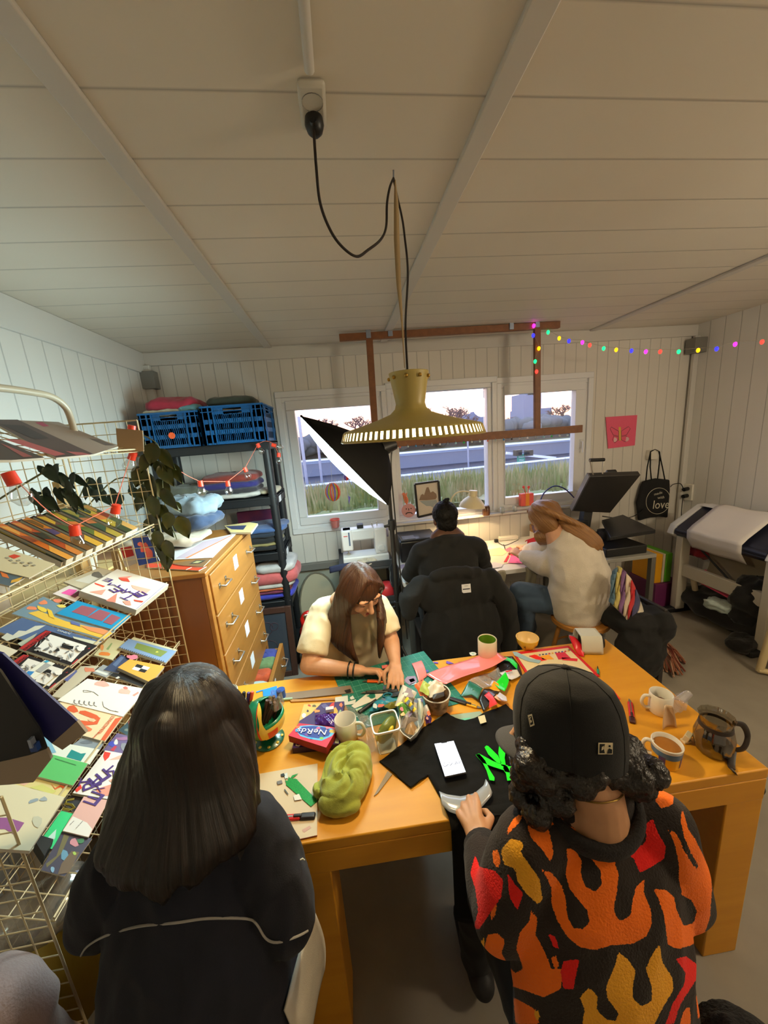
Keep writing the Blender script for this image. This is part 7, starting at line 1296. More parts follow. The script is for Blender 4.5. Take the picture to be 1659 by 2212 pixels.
def clothmat(n,c,c2=None,bs=480,sh=.3,amt=.12): return mat('garb_'+n,c,.9,noise=(10,c2 or tuple(int(k*.86) for k in c),.25),bump=(bs,amt),sheen=sh*(.6 if max(c)>90 else .12))
def person(label,base_): return top('person',label,'person',base_)
X3=(1,0,0)
def torso(b,pts,rs,m,n=24): b.tube(pts,rs,m,n,up=X3,dome=True)
def putmesh(name,b,parent,sm=80): return part(name,b,parent,sm)
def bvh(b): return BVHTree.FromPolygons([tuple(p) for p in b.v],[tuple(f) for f in b.f])
def onsurf(T,u,v,lift=.001):
    d=ray(u,v).normalized(); h,n,_,_=T.ray_cast(EYE,d); return (h+n*lift,n) if h else (None,None)
def shoe(b,a,d,m): 
    d=V(d).normalized(); a=V(a); b.tube([a-d*.05+V((0,0,-.01)),a+d*.05+V((0,0,-.015)),a+d*.15+V((0,0,-.02))],[(.036,.045),(.042,.038),(.036,.026)],m,14,up=(0,0,1) if 0 else None,dome=True)
DENIM=clothmat('denim',(64,84,108),(54,72,94),300,.1); BLK=clothmat('black',(15,15,16)); SHOE=mat('dark_shoe',(30,28,30),.6)
def legs(t,name,m,sm,hip,knees,ankles,r=(.088,.066,.05)):
    b=MB(); 
    for x,k,a in zip((-1,1),knees,ankles): h=V(hip)+V((x*.085,0,0)); b.tube([h,V(h).lerp(V(k),.5),k],[r[0],r[0]*.9,r[1]],m,16,dome=True); b.tube([k,V(k).lerp(V(a),.35),a],[r[1],r[1]*.95,r[2]],m,16,dome=True)
    b.ell(hip,(.165,.125,.11),m,20); b=fuse(b,.008,5); wrinkle(b,.006,14,3); putmesh(name,b,t)
    b=MB()
    for k,a in zip(knees,ankles):
        d=V((V(a)-V(k)).x*.2,) if 0 else V((0,1,0)); a=V(a); b2=MB(); b2.tube([a+V((0,-.04,-.02)),a+V((0,.05,-.045)),a+V((0,.15,-.052))],[(.04,.045),(.042,.04),(.036,.026)],sm,14,up=X3,dome=True); zmin=min(p.z for p in b2.v); b2.v=[p+V((0,0,.001-zmin)) if zmin<0 else p for p in b2.v]; part('shoe',fuse(b2,.006,3),t,70)
# ---- A: long-haired person in a navy sweatshirt, back to us at the left
SKA=skinmat('a',(206,160,128)); NV=clothmat('navy',(11,15,31),(8,11,23),420,.25); HA=strandmat('a',(32,19,12),(9,6,4),36)
t=person('person with long dark hair and navy sweatshirt, back turned, at the lower left',(-.41,.52,0))
hc=V((-.393,.748,1.20)); b=MB(); headshape(b,hc,(.15,.75,-.62),(.0,.62,.78),SKA)
sR,sL=V((-.262,.655,.985)),V((-.540,.665,.98)); eR,eL=V((-.212,.605,.81)),V((-.615,.665,.83)); wR,wL=V((-.305,.795,.787)),V((-.52,.92,.79)); hip=V((-.40,.53,.53))
b.tube([V((-.40,.68,1.04)),hc+V((0,-.03,-.05))],[.055,.05],SKA,16,dome=True); torso(b,[hip,V((-.40,.57,.70)),V((-.40,.63,.86)),V((-.40,.665,.98))],[(.15,.09),(.13,.08),(.14,.075),(.11,.05)],SKA)
for s,e,w_ in((sR,eR,wR),(sL,eL,wL)): b.tube([s,e],[.048,.040],SKA,14,dome=True); b.tube([e,e.lerp(w_,.4),w_],[.040,.036,.025],SKA,14,dome=True)
hand(b,wR,(-.28,1,-.06),(-.55,-.1,-.85),(-.9,-.2,.4),SKA,[(.5,.9,.5),(.7,.9,.5),(.8,.9,.5),(.9,.9,.5)],.9,.95)
hand(b,wL,(.35,1,-.05),(0,0,-1),(1,-.3,0),SKA,[(.2,.3,.2)]*4,.3,.95)
putmesh('body',fuse(b,.0045,4),t)
b=MB(); torso(b,[hip+V((0,-.01,-.03)),V((-.405,.56,.66)),V((-.40,.60,.78)),V((-.40,.64,.89)),V((-.40,.668,.97)),V((-.40,.69,1.03))],[(.185,.135),(.185,.125),(.18,.11),(.165,.095),(.14,.075),(.07,.055)],NV,32)
for s,e,w_ in((sR,eR,wR),(sL,eL,wL)):
    b.tube([V((-.40,.69,1.03)),V((-.40,.685,1.02)).lerp(s,.6),s],[.055,.058,.064],NV,18,dome=True); b.tube([s+V((0,0,-.005)),s.lerp(e,.5),e],[.066,.068,.062],NV,20,dome=True); b.tube([e,e.lerp(w_,.45),e.lerp(w_,.80)],[.062,.050,.038],NV,18,dome=True)
b.tube([V((-.46,.665,1.035)),V((-.40,.640,1.035)),V((-.335,.665,1.038))],[.026,.032,.026],NV,12,dome=True)
b=fuse(b,.0065,12); wrinkle(b,.011,10,4,(1.6,1.6,.6)); NVB=b; putmesh('sweatshirt',b,t); T_=bvh(b)
PIP=mat('grey_piping',(150,146,140),.8); pp=[onsurf(T_,u,v,.0015)[0] for u,v in((176,2062),(190,2042),(230,2020),(300,2000),(380,1992),(440,1984),(500,1982),(540,1984),(556,1995),(575,2025),(600,2034),(640,2022),(664,2010))]; pp=[p for p in pp if p]
part('piping',MB().tube(spline(pp,4),.0022,PIP,6),t,60)
p,n=onsurf(T_,650,1861,.001)
if p: part('sleeve_emblem',MB().tube([p+V((-.006,0,-.004)),p+V((-.003,0,.004)),p+V((.003,.002,.004)),p+V((.006,.003,-.003))],.0014,WI,5),t,60)
# hair: crown, sides and a long fall down the back
HB=MB(); HB.ell(hc+V((0,-.012,.025)),(.100,.118,.108),HA,28)
for i in range(15):
    x=-.105+.21*i/14; c=abs(x)/.105; top_=hc+V((x*.55,-.05-.05*(1-c*c),.075-.04*c)); mid_=hc+V((x*1.05,-.112+.045*c*c,-.06)); low=V((hc.x+x*1.2-.004,.570+.045*c*c,1.04)); tip=V((hc.x+x*1.0-.010,.555+.05*c*c-.006*math.sin(i*2.1),1.0+.04*c+.014*math.sin(i*1.7)))
    if x<-.06: tip=tip+V((-.02,.01,-.01))
    HB.tube(spline([top_,mid_,low,tip],4),[.030]*5+[.028]*4+[.024,.020,.014,.008],HA,10,dome=True)
for sx in(-1,1): HB.tube(spline([hc+V((sx*.05,-.01,.095)),hc+V((sx*.098,.0,.01)),hc+V((sx*.108,-.03,-.10)),V((hc.x+sx*.122,.655,1.04)),V((hc.x+sx*.115,.60,.99))],4),[.03]*5+[.03]*4+[.028]*4+[.024,.02,.015,.008],HA,12,dome=True)
HB=fuse(HB,.0045,9); hairpart(HB,t,hc+V((0,-.02,0)),(0,.15,1),(0,1,0),.0035,16)
legs(t,'trousers',clothmat('navy_trousers',(24,32,58)),SHOE,hip+V((0,0,-.01)),[V((-.51,.93,.50)),V((-.28,.92,.50))],[V((-.50,.92,.09)),V((-.28,.88,.09))])
WHS=clothmat('white_shirt',(214,206,190)); c0=onsurf(T_,640,2060)[0]
b=MB().grid(lambda i,j:V((-.222+.050*i+.012*math.sin(j*3),.52+.05*math.sin(i*2)+.10*i,.70-.26*j*(1-.25*i))),10,14,WHS); o=part('shirt_tail',b,t,80); o.modifiers.new('s','SOLIDIFY').thickness=.004
a,c=pz(536,1738,TZ+.006),pz(552,1672,TZ+.075); one('pencil',MB().tube([a,a.lerp(c,.12)],[.0008,.0042],flat((206,170,120)),8).tube([a.lerp(c,.12),a.lerp(c,.92)],.0042,mat('dusty_pink',(190,140,124),.35),10).tube([a.lerp(c,.92),c],.0048,STL,10),'dusty pink pencil with a metal end in the hand of the long-haired person','pencil',smooth=50)
def stool(label,c,r,h,m,cat='stool'):
    t=top('stool',label,cat,(c[0],c[1],0)); part('seat',MB().tube([(c[0],c[1],h-.035),(c[0],c[1],h)],r,m,28),t,40,.006)
    for k in range(4): a=math.pi/4+k*math.pi/2; part('leg',MB().tube([(c[0]+r*.62*math.cos(a),c[1]+r*.62*math.sin(a),h-.035),(c[0]+r*1.02*math.cos(a),c[1]+r*1.02*math.sin(a),0)],.016,m,10),t,50)
    b=MB(); b.tube([(c[0]+r*.85*math.cos(a),c[1]+r*.85*math.sin(a),h*.4) for a in[2*math.pi*k/24 for k in range(24)]],.008,m,6,closed=True); part('foot_ring',b,t,60); return t
BEECH=mat('beech_wood',(196,138,66),.45,noise=((40,6,40),(184,124,56),.3))
stool('beech stool under the person in the navy sweatshirt',(-.40,.52),.17,.435,BEECH)
# ---- B: cap wearer in the flame sweater
SKB=skinmat('b',(198,146,106)); t=person('person in black cap and flame-patterned knit sweater, back turned, at the lower right',(.42,.40,0))
hc=V((.384,.572,1.190)); fd=V((-.88,.46,-.04)); ud=V((.0,.27,.96)); b=MB(); P,R,s_,f_,u_=headshape(b,hc,fd,ud,SKB,.88)
sL,sR=V((.290,.525,.990)),V((.560,.510,.992)); eL,eR=V((.236,.525,.825)),V((.606,.505,.81)); wL,wR=V((.245,.672,.80)),V((.50,.73,.785)); hip=V((.42,.46,.53))
b.tube([V((.425,.525,1.01)),V((.422,.525,1.09)),hc+V((.0,-.02,-.03))],[.068,.054,.052],SKB,18,dome=True); torso(b,[hip,V((.42,.47,.70)),V((.425,.50,.86)),V((.425,.520,.98))],[(.15,.09),(.13,.08),(.14,.075),(.12,.052)],SKB)
b.tube([V((.35,.54,1.015)),V((.425,.54,1.03)),V((.50,.54,1.015))],[.030,.042,.030],SKB,16,dome=True)
for s,e,w_ in((sL,eL,wL),(sR,eR,wR)): b.tube([s,e],[.048,.040],SKB,14,dome=True); b.tube([e,e.lerp(w_,.4),w_],[.040,.036,.026],SKB,14,dome=True)
hand(b,wL,(-.02,1,.12),(.25,.1,-.95),(.95,0,.3),SKB,[(.55,.9,.5),(.65,1.0,.6),(.8,1.1,.6),(.95,1.1,.6)],1.0,.95)
hand(b,wR,(-.3,1,0),(0,0,-1),(-1,-.3,0),SKB,[(.3,.4,.2)]*4,.3,.95)
putmesh('body',fuse(b,.0042,4),t); BT_=bvh(b)
b=MB().tube(spline([BT_.ray_cast(EYE,ray(u,v).normalized())[0]+V((0,-.0015,.001)) for u,v in((1238,1722),(1265,1730),(1298,1734),(1330,1728),(1345,1716))],5),.0014,mat('thin_chain',(150,120,60),.3,.9),5); part('necklace',b,t,60)
KN=mat('flame_knit',(34,24,18),.95,bump=(260,.35),sheen=.06); n=KN.node_tree; pb=n.nodes['Principled BSDF']; ats=[n.nodes.new('ShaderNodeAttribute') for _ in range(3)]
g=n.nodes.new('ShaderNodeNewGeometry'); tn=n.nodes.new('ShaderNodeTexNoise'); tn.inputs['Scale'].default_value=330; n.links.new(g.outputs['Position'],tn.inputs[0]); nm=n.nodes.new('ShaderNodeMath'); nm.operation='MULTIPLY_ADD'; nm.inputs[1].default_value=.22; nm.inputs[2].default_value=-.11; n.links.new(tn.outputs[0],nm.inputs[0])
prev=None
for k,c in enumerate(((252,116,8),(236,22,10),(244,170,34))):
    ad=n.nodes.new('ShaderNodeMath'); ats[k].attribute_name='flame%d'%k; n.links.new(ats[k].outputs['Fac'],ad.inputs[0]); n.links.new(nm.outputs[0],ad.inputs[1]); gt=n.nodes.new('ShaderNodeMath'); gt.operation='GREATER_THAN'; gt.inputs[1].default_value=.5; n.links.new(ad.outputs[0],gt.inputs[0])
    mx=n.nodes.new('ShaderNodeMix'); mx.data_type='RGBA'; mx.inputs[6].default_value=lin((34,24,18)); mx.inputs[7].default_value=lin(c); n.links.new(gt.outputs[0],mx.inputs[0])
    if prev: n.links.new(prev,mx.inputs[6])
    prev=mx.outputs[2]
n.links.new(prev,pb.inputs['Base Color'])
b=MB(); torso(b,[hip+V((0,-.0,-.05)),V((.42,.465,.64)),V((.42,.485,.78)),V((.425,.505,.90)),V((.425,.52,.975)),V((.425,.525,1.008))],[(.175,.13),(.18,.125),(.178,.112),(.170,.095),(.145,.072),(.10,.05)],KN,32)
for s,e,w_ in((sL,eL,wL),(sR,eR,wR)):
    x0=.345 if s.x<.4 else .505; b.tube([V((x0,.52,1.008)),s],[.046,.062],KN,18,dome=True); b.tube([s+V((0,0,-.008)),s.lerp(e,.5),e],[.062,.068,.064],KN,20,dome=True); b.tube([e,e.lerp(w_,.5),e.lerp(w_,.78)],[.064,.056,.046],KN,18,dome=True)
b=fuse(b,.006,12); wrinkle(b,.007,9,6,(1.3,1.3,.8))
B1=2.3074
FLO=[[(650,880),(700,900),(760,960),(840,1000),(890,1050),(915,1130),(905,1220),(890,1300),(905,1345),(930,1362),(975,1330),(985,1260),(1000,1190),(1045,1150),(1040,1220),(1075,1300),(1080,1380),(1050,1440),(980,1475),(880,1480),(800,1505),(720,1490),(660,1440),(610,1360),(580,1280),(580,1200),(555,1140),(525,1100),(580,1120),(630,1180),(650,1250),(660,1340),(690,1395),(740,1400),(770,1370),(760,1310),(710,1250),(670,1200),(650,1130),(660,1060),(655,990),(700,1010),(730,1060),(725,1130),(750,1190),(800,1215),(830,1180),(825,1110),(780,1050),(720,990),(670,940)],
[(1155,900),(1200,920),(1220,960),(1240,1010),(1290,1090),(1310,1110),(1310,1080),(1270,1010),(1240,940),(1225,860),(1230,790),(1260,900),(1300,960),(1330,1020),(1375,1120),(1380,1200),(1370,1340),(1340,1430),(1280,1480),(1210,1500),(1160,1480),(1150,1400),(1140,1330),(1110,1240),(1085,1200),(1150,1205),(1190,1240),(1205,1310),(1240,1385),(1290,1370),(1305,1310),(1280,1260),(1230,1230),(1215,1150),(1215,1080),(1200,1000),(1180,940)],
[(470,850),(600,800),(645,860),(560,890),(580,960),(590,1020),(575,1065),(530,1000),(480,950),(460,900)],[(400,840),(440,820),(420,870),(370,920),(345,945),(370,880)],[(1095,700),(1150,680),(1190,720),(1185,780),(1130,800),(1095,760)],
[(260,1430),(310,1420),(350,1460),(330,1520),(370,1590),(400,1620),(440,1600),(405,1500),(420,1420),(470,1360),(480,1300),(510,1350),(500,1430),(540,1500),(580,1600),(640,1600),(625,1700),(540,1740),(430,1700),(330,1670),(270,1600),(245,1500)],[(285,1010),(310,1005),(330,1060),(310,1100),(290,1070)],[(275,1330),(290,1270),(310,1250),(300,1330),(280,1360)],[(1330,1650),(1352,1690),(1340,1800),(1310,1850),(1300,1740)],[(1240,1800),(1270,1790),(1275,1874),(1220,1874)],[(575,1540),(600,1530),(620,1580),(600,1600)],[(390,1740),(500,1800),(520,1874),(400,1874)]]
FLR=[[(835,935),(1000,900),(995,960),(1030,990),(1055,950),(1045,880),(1085,850),(1110,920),(1150,990),(1140,1050),(1080,1090),(1020,1120),(990,1050),(930,1000)],[(200,1030),(220,1090),(300,1110),(340,1160),(330,1240),(260,1340),(220,1400),(190,1400),(215,1310),(200,1200),(175,1120)],[(1200,1550),(1250,1535),(1310,1580),(1310,1640),(1270,1700),(1220,1780),(1190,1874),(1150,1874),(1180,1780),(1240,1680),(1250,1620)],[(560,1420),(600,1440),(620,1500),(590,1490)],[(640,1560),(720,1550),(700,1640),(690,1700),(640,1700),(625,1620)],[(360,1120),(400,1180),(440,1220),(410,1310),(370,1240)]]
FLY=[[(905,1510),(960,1550),(1000,1610),(985,1680),(985,1750),(1030,1785),(1080,1760),(1080,1690),(1050,1600),(1080,1530),(1120,1470),(1130,1560),(1180,1640),(1190,1700),(1130,1800),(1080,1900),(730,1900),(745,1800),(720,1740),(770,1690),(810,1740),(805,1800),(850,1850),(900,1860),(915,1820),(860,1750),(850,1690),(880,1620),(905,1560)],[(375,950),(430,960),(440,990),(425,1020),(470,1080),(520,1150),(535,1250),(515,1280),(450,1220),(410,1160),(400,1100),(345,1080),(325,1010)],[(225,1460),(245,1440),(245,1500),(230,1520)],[(490,1810),(510,1800),(525,1840),(505,1860)]]
co=np.array([tuple(p) for p in b.v]); dlt=co-np.array(tuple(EYE)); zc=dlt@np.array(tuple(_f)); uv=np.stack([(CX+FP*(dlt@np.array(tuple(RT)))/zc-940)*B1,(CY+FP*(dlt@np.array(tuple(DN)))/zc-1400)*B1],1)
def sdf(polys):
    best=np.full(len(uv),-1e9)
    for P0 in polys:
        P0=np.array(P0,float); d2=np.full(len(uv),1e18); ins=np.zeros(len(uv),bool); n_=len(P0)
        for i in range(n_):
            a,c=P0[i],P0[(i+1)%n_]; e_=c-a; w_=uv-a; h=np.clip((w_@e_)/(e_@e_),0,1); d2=np.minimum(d2,((w_-h[:,None]*e_)**2).sum(1)); cr=((a[1]>uv[:,1])!=(c[1]>uv[:,1])); x=(c[0]-a[0])*(uv[:,1]-a[1])/((c[1]-a[1]) or 1e-9)+a[0]; ins^=cr&(uv[:,0]<x)
        best=np.maximum(best,np.where(ins,1,-1)*np.sqrt(d2))
    return np.clip(.5+best/60,0,1)
o=putmesh('flame_sweater',b,t); KT=bvh(b)
for k,F_ in enumerate((FLO,FLR,FLY)): at=o.data.attributes.new('flame%d'%k,'FLOAT','POINT'); at.data.foreach_set('value',sdf(F_).astype(np.float32))
o.data.update()
RIB=clothmat('black_rib',(24,18,16),None,260,.3,.4); cz_=V((.424,.538,1.035)); nk=[cz_+V((.090*math.cos(a),.074*math.sin(a),.012*math.cos(a)**2+.012*math.sin(a))) for a in[2*math.pi*k/36 for k in range(36)]]
part('collar',MB().tube(nk,[(.021,.013)]*36,RIB,10,closed=True,up=(0,0,1)),t,70)
for e,w_ in((eL,wL),(eR,wR)): d=(w_-e).normalized(); part('cuff',MB().tube([w_-d*.055,w_-d*.03,w_-d*.004],[.045,.046,.041],RIB,20),t,60)
# curly hair with a bun, then the cap
HBm=hairmat('b',(30,17,10),(14,8,5),(120,120,120)); HB=MB(); rr=random.Random(5)
for i in range(46):
    a=rr.uniform(2.6,5.6); p=hc+V((.075*math.cos(a)+.008*1.0,.075*math.sin(a),-.05+rr.uniform(-.055,.035))); 
    if -.03<p.x-hc.x<.06 and p.z<hc.z-.06: continue
    HB.ell(p,rr.uniform(.020,.032),HBm,10)
for i in range(30): p=hc+V((-.062+rr.uniform(-.035,.03),-.035+rr.uniform(-.035,.05),-.055+rr.uniform(-.07,.03))); HB.ell(p,rr.uniform(.018,.028),HBm,10)
bn=pd(1366,1652,.70); 
for i in range(26): d=V((rr.gauss(0,1),rr.gauss(0,1),rr.gauss(0,1))).normalized(); HB.ell(bn+d*.032,rr.uniform(.020,.029),HBm,10)
HB.tube([hc+V((.07,-.045,-.02)),bn],[.03,.03],HBm,10,dome=True)
HB=fuse(HB,.005,2); wrinkle(HB,.006,60,8); putmesh('curly_hair',HB,t)
part('hair_loop',MB().tube([bn+V((.012*math.cos(a)+.008,-.012,.014*math.sin(a)-.052)) for a in[2*math.pi*k/16 for k in range(16)]],.005,HBm,6,closed=True),t,60)
CAPM=clothmat('cap_wool',(17,17,18),(13,13,14),420,.4); CAPV=clothmat('cap_visor',(62,62,64),(56,56,58),420,.3)
tc=top('baseball_cap','black baseball cap with small white logo on the flame-sweater wearer\'s head','cap',hc+u_*.0) 
cp=lambda x,y,z:hc+s_*x+f_*y+u_*z
def crown(i,j):
    a=2*math.pi*i; z=[-.030,.0,.04,.075,.103,.122,.131,.134]; r=[1.0,1.03,1.03,.97,.83,.58,.28,.002]; f=j*7;k=min(int(f),6);tt=f-k; R_=r[k]+(r[k+1]-r[k])*tt; zz_=z[k]+(z[k+1]-z[k])*tt; R_*=1-.018*(abs(math.cos(a*3))**12)*(1-j*.3); zz_-= .012*max(0,-math.sin(a))*(1-j)
    return cp(.083*R_*math.cos(a),.100*R_*math.sin(a)-.012,zz_*.95)
CB=MB().grid(crown,84,26,CAPM,True); part('crown',CB,tc,70); CT=bvh(CB)
for k in range(6): a=2*math.pi*k/6; part('seam',MB().tube([crown(a/2/math.pi,j/14)+V((0,0,.0006)) for j in range(15)],.0009,clothmat('cap_stitch',(12,12,12)),4),tc,60)
part('button',MB().ell(cp(0,-.012,.128),(.009,.009,.005),CAPM,12,R),tc,60)
vz=lambda x:-.018-.5*x*x*5
def visor(i,j): x=(i-.5)*2; q=.074*math.sin(x*1.35); y0=.088*math.cos(x*1.2)-.012; L=.052*math.sqrt(max(0,1-x*x*.96)); return cp(q*(1+.08*j),y0+L*j,-.02-.016*x*x-.022*j*j*.5)
o=part('visor',MB().grid(visor,26,10,CAPV),tc,70); sm=o.modifiers.new('s','SOLIDIFY'); sm.thickness=.0035
def badge(u,v,w_,h_,parts_,name):
    p,n_=onsurf(CT,u,v,.0012)
    if not p: return
    ux=(onsurf(CT,u+14,v)[0]-onsurf(CT,u-14,v)[0]).normalized(); uy=n_.cross(ux); b=MB(); Q=lambda x,y,h=0:p+ux*(x*w_/2)+uy*(y*h_/2)+n_*h
    for k,(m,poly) in enumerate(parts_): b.poly([Q(x,y,.0004*k) for x,y in poly],m)
    part(name,b,tc)
WB=flat((222,206,170))
badge(1307,1616,.027,.020,[(WB,[(-1,-1),(1,-1),(1,1),(-1,1)]),(CAPM,[(-.85,-.8),(-.1,-.8),(-.25,.1),(-.1,.8),(-.85,.8)]),(WB,[(-.6,-.3),(-.3,-.1),(-.3,.5),(-.55,.3)]),(CAPM,[(.15,-.8),(.85,-.8),(.85,-.1),(.4,.1)]),(CAPM,[(.3,.35),(.6,.3),(.6,.65),(.35,.7)])],'batter_logo')
badge(1148,1556,.012,.022,[(WB,[(-1,-1),(.9,-.7),(1,1),(-.8,.8)]),(CAPM,[(-.7,-.75),(.6,-.5),(.7,.7),(-.55,.55)]),(WB,[(-.4,-.4),(.3,-.2),(.3,.1),(-.1,.0),(-.1,.3),(.3,.4),(.3,.55),(-.4,.4)])],'flag_logo')
legs(t,'trousers',clothmat('black_trousers',(13,13,14)),SHOE,hip+V((0,0,-.01)),[V((.29,.84,.50)),V((.56,.82,.50))],[V((.28,.82,.09)),V((.58,.80,.09))])
stool('beech stool under the person in the flame sweater',(.42,.44),.17,.435,BEECH)
FUR=clothmat('black_fleece',(14,13,14),None,120,.5,.6); b=MB(); b.ell((.70,.34,.47),(.10,.14,.10),FUR,20).ell((.72,.36,.25),(.085,.12,.24),FUR,20); b=fuse(b,.010,3); wrinkle(b,.014,18,9); dz=min(p.z for p in b.v); b.v=[V((p.x,p.y,max(.001,p.z))) for p in b.v]; one('fleece_jacket',b,'black fleece jacket bunched at the right of the flame-sweater person','jacket',smooth=80)
# ---- C: woman in the white T-shirt across the table
SKC=skinmat('c',(218,164,128)); t=person('person with very long brown hair and cream T-shirt working across the table',(-.02,1.75,0))
hc=V((.030,1.535,1.118)); fd=V((.42,-.70,-.55)); ud=V((.16,-.45,.88)); b=MB(); P,R,s_,f_,u_=headshape(b,hc,fd,ud,SKC)
sL,sR=V((-.165,1.635,.985)),V((.105,1.63,.975)); eL,eR=V((-.235,1.485,.805)),V((.150,1.54,.835)); wL,wR=V((-.005,1.42,.785)),V((.150,1.425,.795)); hip=V((-.03,1.80,.53))
b.tube([V((-.02,1.635,1.0)),hc+V((-.01,.03,-.03))],[.052,.048],SKC,16,dome=True); torso(b,[hip,V((-.03,1.75,.70)),V((-.025,1.68,.88)),V((-.02,1.64,.99))],[(.14,.10),(.12,.09),(.14,.095),(.12,.07)],SKC)
for s,e,w_ in((sL,eL,wL),(sR,eR,wR)): b.tube([s,e],[.046,.040],SKC,16,dome=True); b.tube([e,e.lerp(w_,.35),w_],[.041,.037,.025],SKC,16,dome=True)
hand(b,wL,(1,-.22,-.02),(.12,-.5,-.85),(.3,.85,.0),SKC,[(.55,.8,.5),(.7,.8,.5),(.8,.8,.5),(.85,.8,.5)],.9,.92)
hand(b,wR,(-.12,-.95,-.12),(-.25,.1,-.95),(-1,.1,.1),SKC,[(.35,.6,.4),(.3,.5,.3),(.2,.4,.3),(.15,.3,.3)],.8,.92)
putmesh('body',fuse(b,.004,3),t)
LIP=mat('lip',(176,92,84),.45); BROW=mat('brow',(60,38,24),.8)
part('lips',MB().ell(P(0,.0935,-.0605),(.020,.0045,.0042),LIP,12,R).ell(P(0,.0915,-.0695),(.017,.0045,.0050),LIP,12,R),t,70)
for x in(-1,1):
    part('eyebrow',MB().tube([P(x*.014,.0850,.018),P(x*.032,.0850,.023),P(x*.049,.074,.017)],[.003,.0034,.0018],BROW,6),t,70); part('eyelashes',MB().tube([P(x*.019,.0775,-.009),P(x*.031,.0795,-.011),P(x*.043,.0745,-.008)],.0018,BROW,6),t,70)
TS=clothmat('cream_tee',(228,214,178),(216,200,164),420,.2); b=MB(); torso(b,[hip+V((0,0,-.04)),V((-.03,1.75,.70)),V((-.025,1.685,.86)),V((-.02,1.645,.96)),V((-.02,1.64,1.015))],[(.18,.13),(.175,.13),(.165,.115),(.14,.085),(.07,.055)],TS,28)
for s,e in((sL,eL),(sR,eR)): b.tube([V((-.02,1.64,1.01)),s],[.055,.060],TS,18,dome=True); b.tube([s+V((0,0,-.005)),s.lerp(e,.45),s.lerp(e,.80)],[.060,.068,.068],TS,20,dome=False)
b=fuse(b,.006,9); wrinkle(b,.009,10,7,(1.2,1.2,.8)); putmesh('t_shirt',b,t)
HC_=strandmat('c',(92,56,32),(34,19,11),34); HB=MB(); HB.ell(hc-f_*.018+u_*.026,(.087,.103,.092),HC_,26,R)
for i in range(9):   # viewer's left: falls in front of the shoulder
    k=i/8; a0=P(.012+.0*k,.035-.10*k,.112); a1=P(.070+.012*k,.055-.09*k,.045); a2=hc+V((-.062-.055*k,-.045+.06*k,-.06)); a3=V((hc.x-.075-.075*k,1.525+.06*k,.99-.02*k)); a4=V((hc.x-.075-.07*k,1.51+.06*k,.86)); a5=V((hc.x-.045-.055*k,1.505+.05*k,.765+.03*k))
    HB.tube(spline([a0,a1,a2,a3,a4,a5],4),[.014]*5+[.019]*8+[.019]*4+[.016,.013,.010,.006],HC_,10,dome=True)
for i in range(8):
    k=i/7; a0=P(.008,.035-.10*k,.112); a1=P(-.075-.006*k,.045-.08*k,.04); a2=P(-.086-.006*k,.035-.07*k,-.05); a3=V((hc.x+.075+.016*k,1.475+.07*k,.99)); a4=V((hc.x+.065+.02*k,1.485+.06*k,.88)); a5=V((hc.x+.055+.02*k,1.495+.05*k,.785+.02*k))
    HB.tube(spline([a0,a1,a2,a3,a4,a5],4),[.014]*5+[.018]*8+[.017]*4+[.014,.012,.009,.005],HC_,10,dome=True)
HB=fuse(HB,.004,6); hairpart(HB,t,hc,(.16,-.2,.95),(.42,-.7,0),.003,18)
for f_k in(.80,.90): p=eL.lerp(wL,f_k-.02); d=(wL-eL).normalized(); x,y,_=frame(d); part('wrist_band',MB().tube([p+x*(.0335*math.cos(a))+y*(.0335*math.sin(a)) for a in[2*math.pi*k/20 for k in range(20)]],.0038,BLACK,8,closed=True),t,60)
p=pz(832,1440,TZ+.01); one('vinyl_scrap',MB().box(p,(.03,.022,.001),PINK),'small pink vinyl square held between the hands at the cutting mat','vinyl scrap')
legs(t,'trousers',DENIM,SHOE,hip,[V((-.14,1.45,.50)),V((.10,1.45,.50))],[V((-.13,1.50,.09)),V((.11,1.48,.09))])
# her metal chair
CHR=mat('chrome',(190,190,190),.2,1.0); t=top('chair','chair with a slim chromed tube back behind the person in the cream T-shirt','chair',(-.06,1.82,0))
part('seat',MB().bb((-.26,1.62,.40),(.14,2.0,.43),mat('dark_seat',(44,40,40),.5)),t,bev=.01)
for x in(-.25,.13): part('back_post',MB().tube([(x,1.99,.0),(x,2.0,.45),(x-(.05 if x<0 else -.05),1.98,.80)],.009,mat('brown_tube',(110,84,64),.35,.6),10),t,50); part('leg',MB().tube([(x,1.64,.41),(x,1.61,0)],.009,CHR,10),t,50)
for z in(.80,.765): part('back_rail',MB().tube([(-.30,1.98,z),(-.10,2.03,z),(.18,1.98,z)],.006,CHR,8),t,50)
# ---- D: man with short black hair at the desk
SKD=skinmat('d',(92,60,44)); t=person('person with short black hair and black hoodie, back turned, at the desk',(.64,2.24,0))
hc=V((.672,2.37,1.195)); b=MB(); headshape(b,hc,(-.05,.93,-.35),(0,.33,.94),SKD,1,False); hip=V((.63,2.27,.52)); sL,sR=V((.475,2.30,.995)),V((.875,2.30,.985)); eL,eR=V((.42,2.42,.80)),V((.96,2.42,.79)); wL,wR=V((.56,2.62,.77)),V((.84,2.62,.77))
b.tube([V((.67,2.32,1.02)),hc+V((0,-.02,-.04))],[.062,.056],SKD,16,dome=True); torso(b,[hip,V((.64,2.27,.72)),V((.66,2.29,.90)),V((.67,2.31,1.02))],[(.15,.11),(.14,.10),(.17,.11),(.14,.08)],SKD)
for s,e,w_ in((sL,eL,wL),(sR,eR,wR)): b.tube([s,e],[.05,.042],SKD,14,dome=True); b.tube([e,w_],[.042,.028],SKD,14,dome=True)
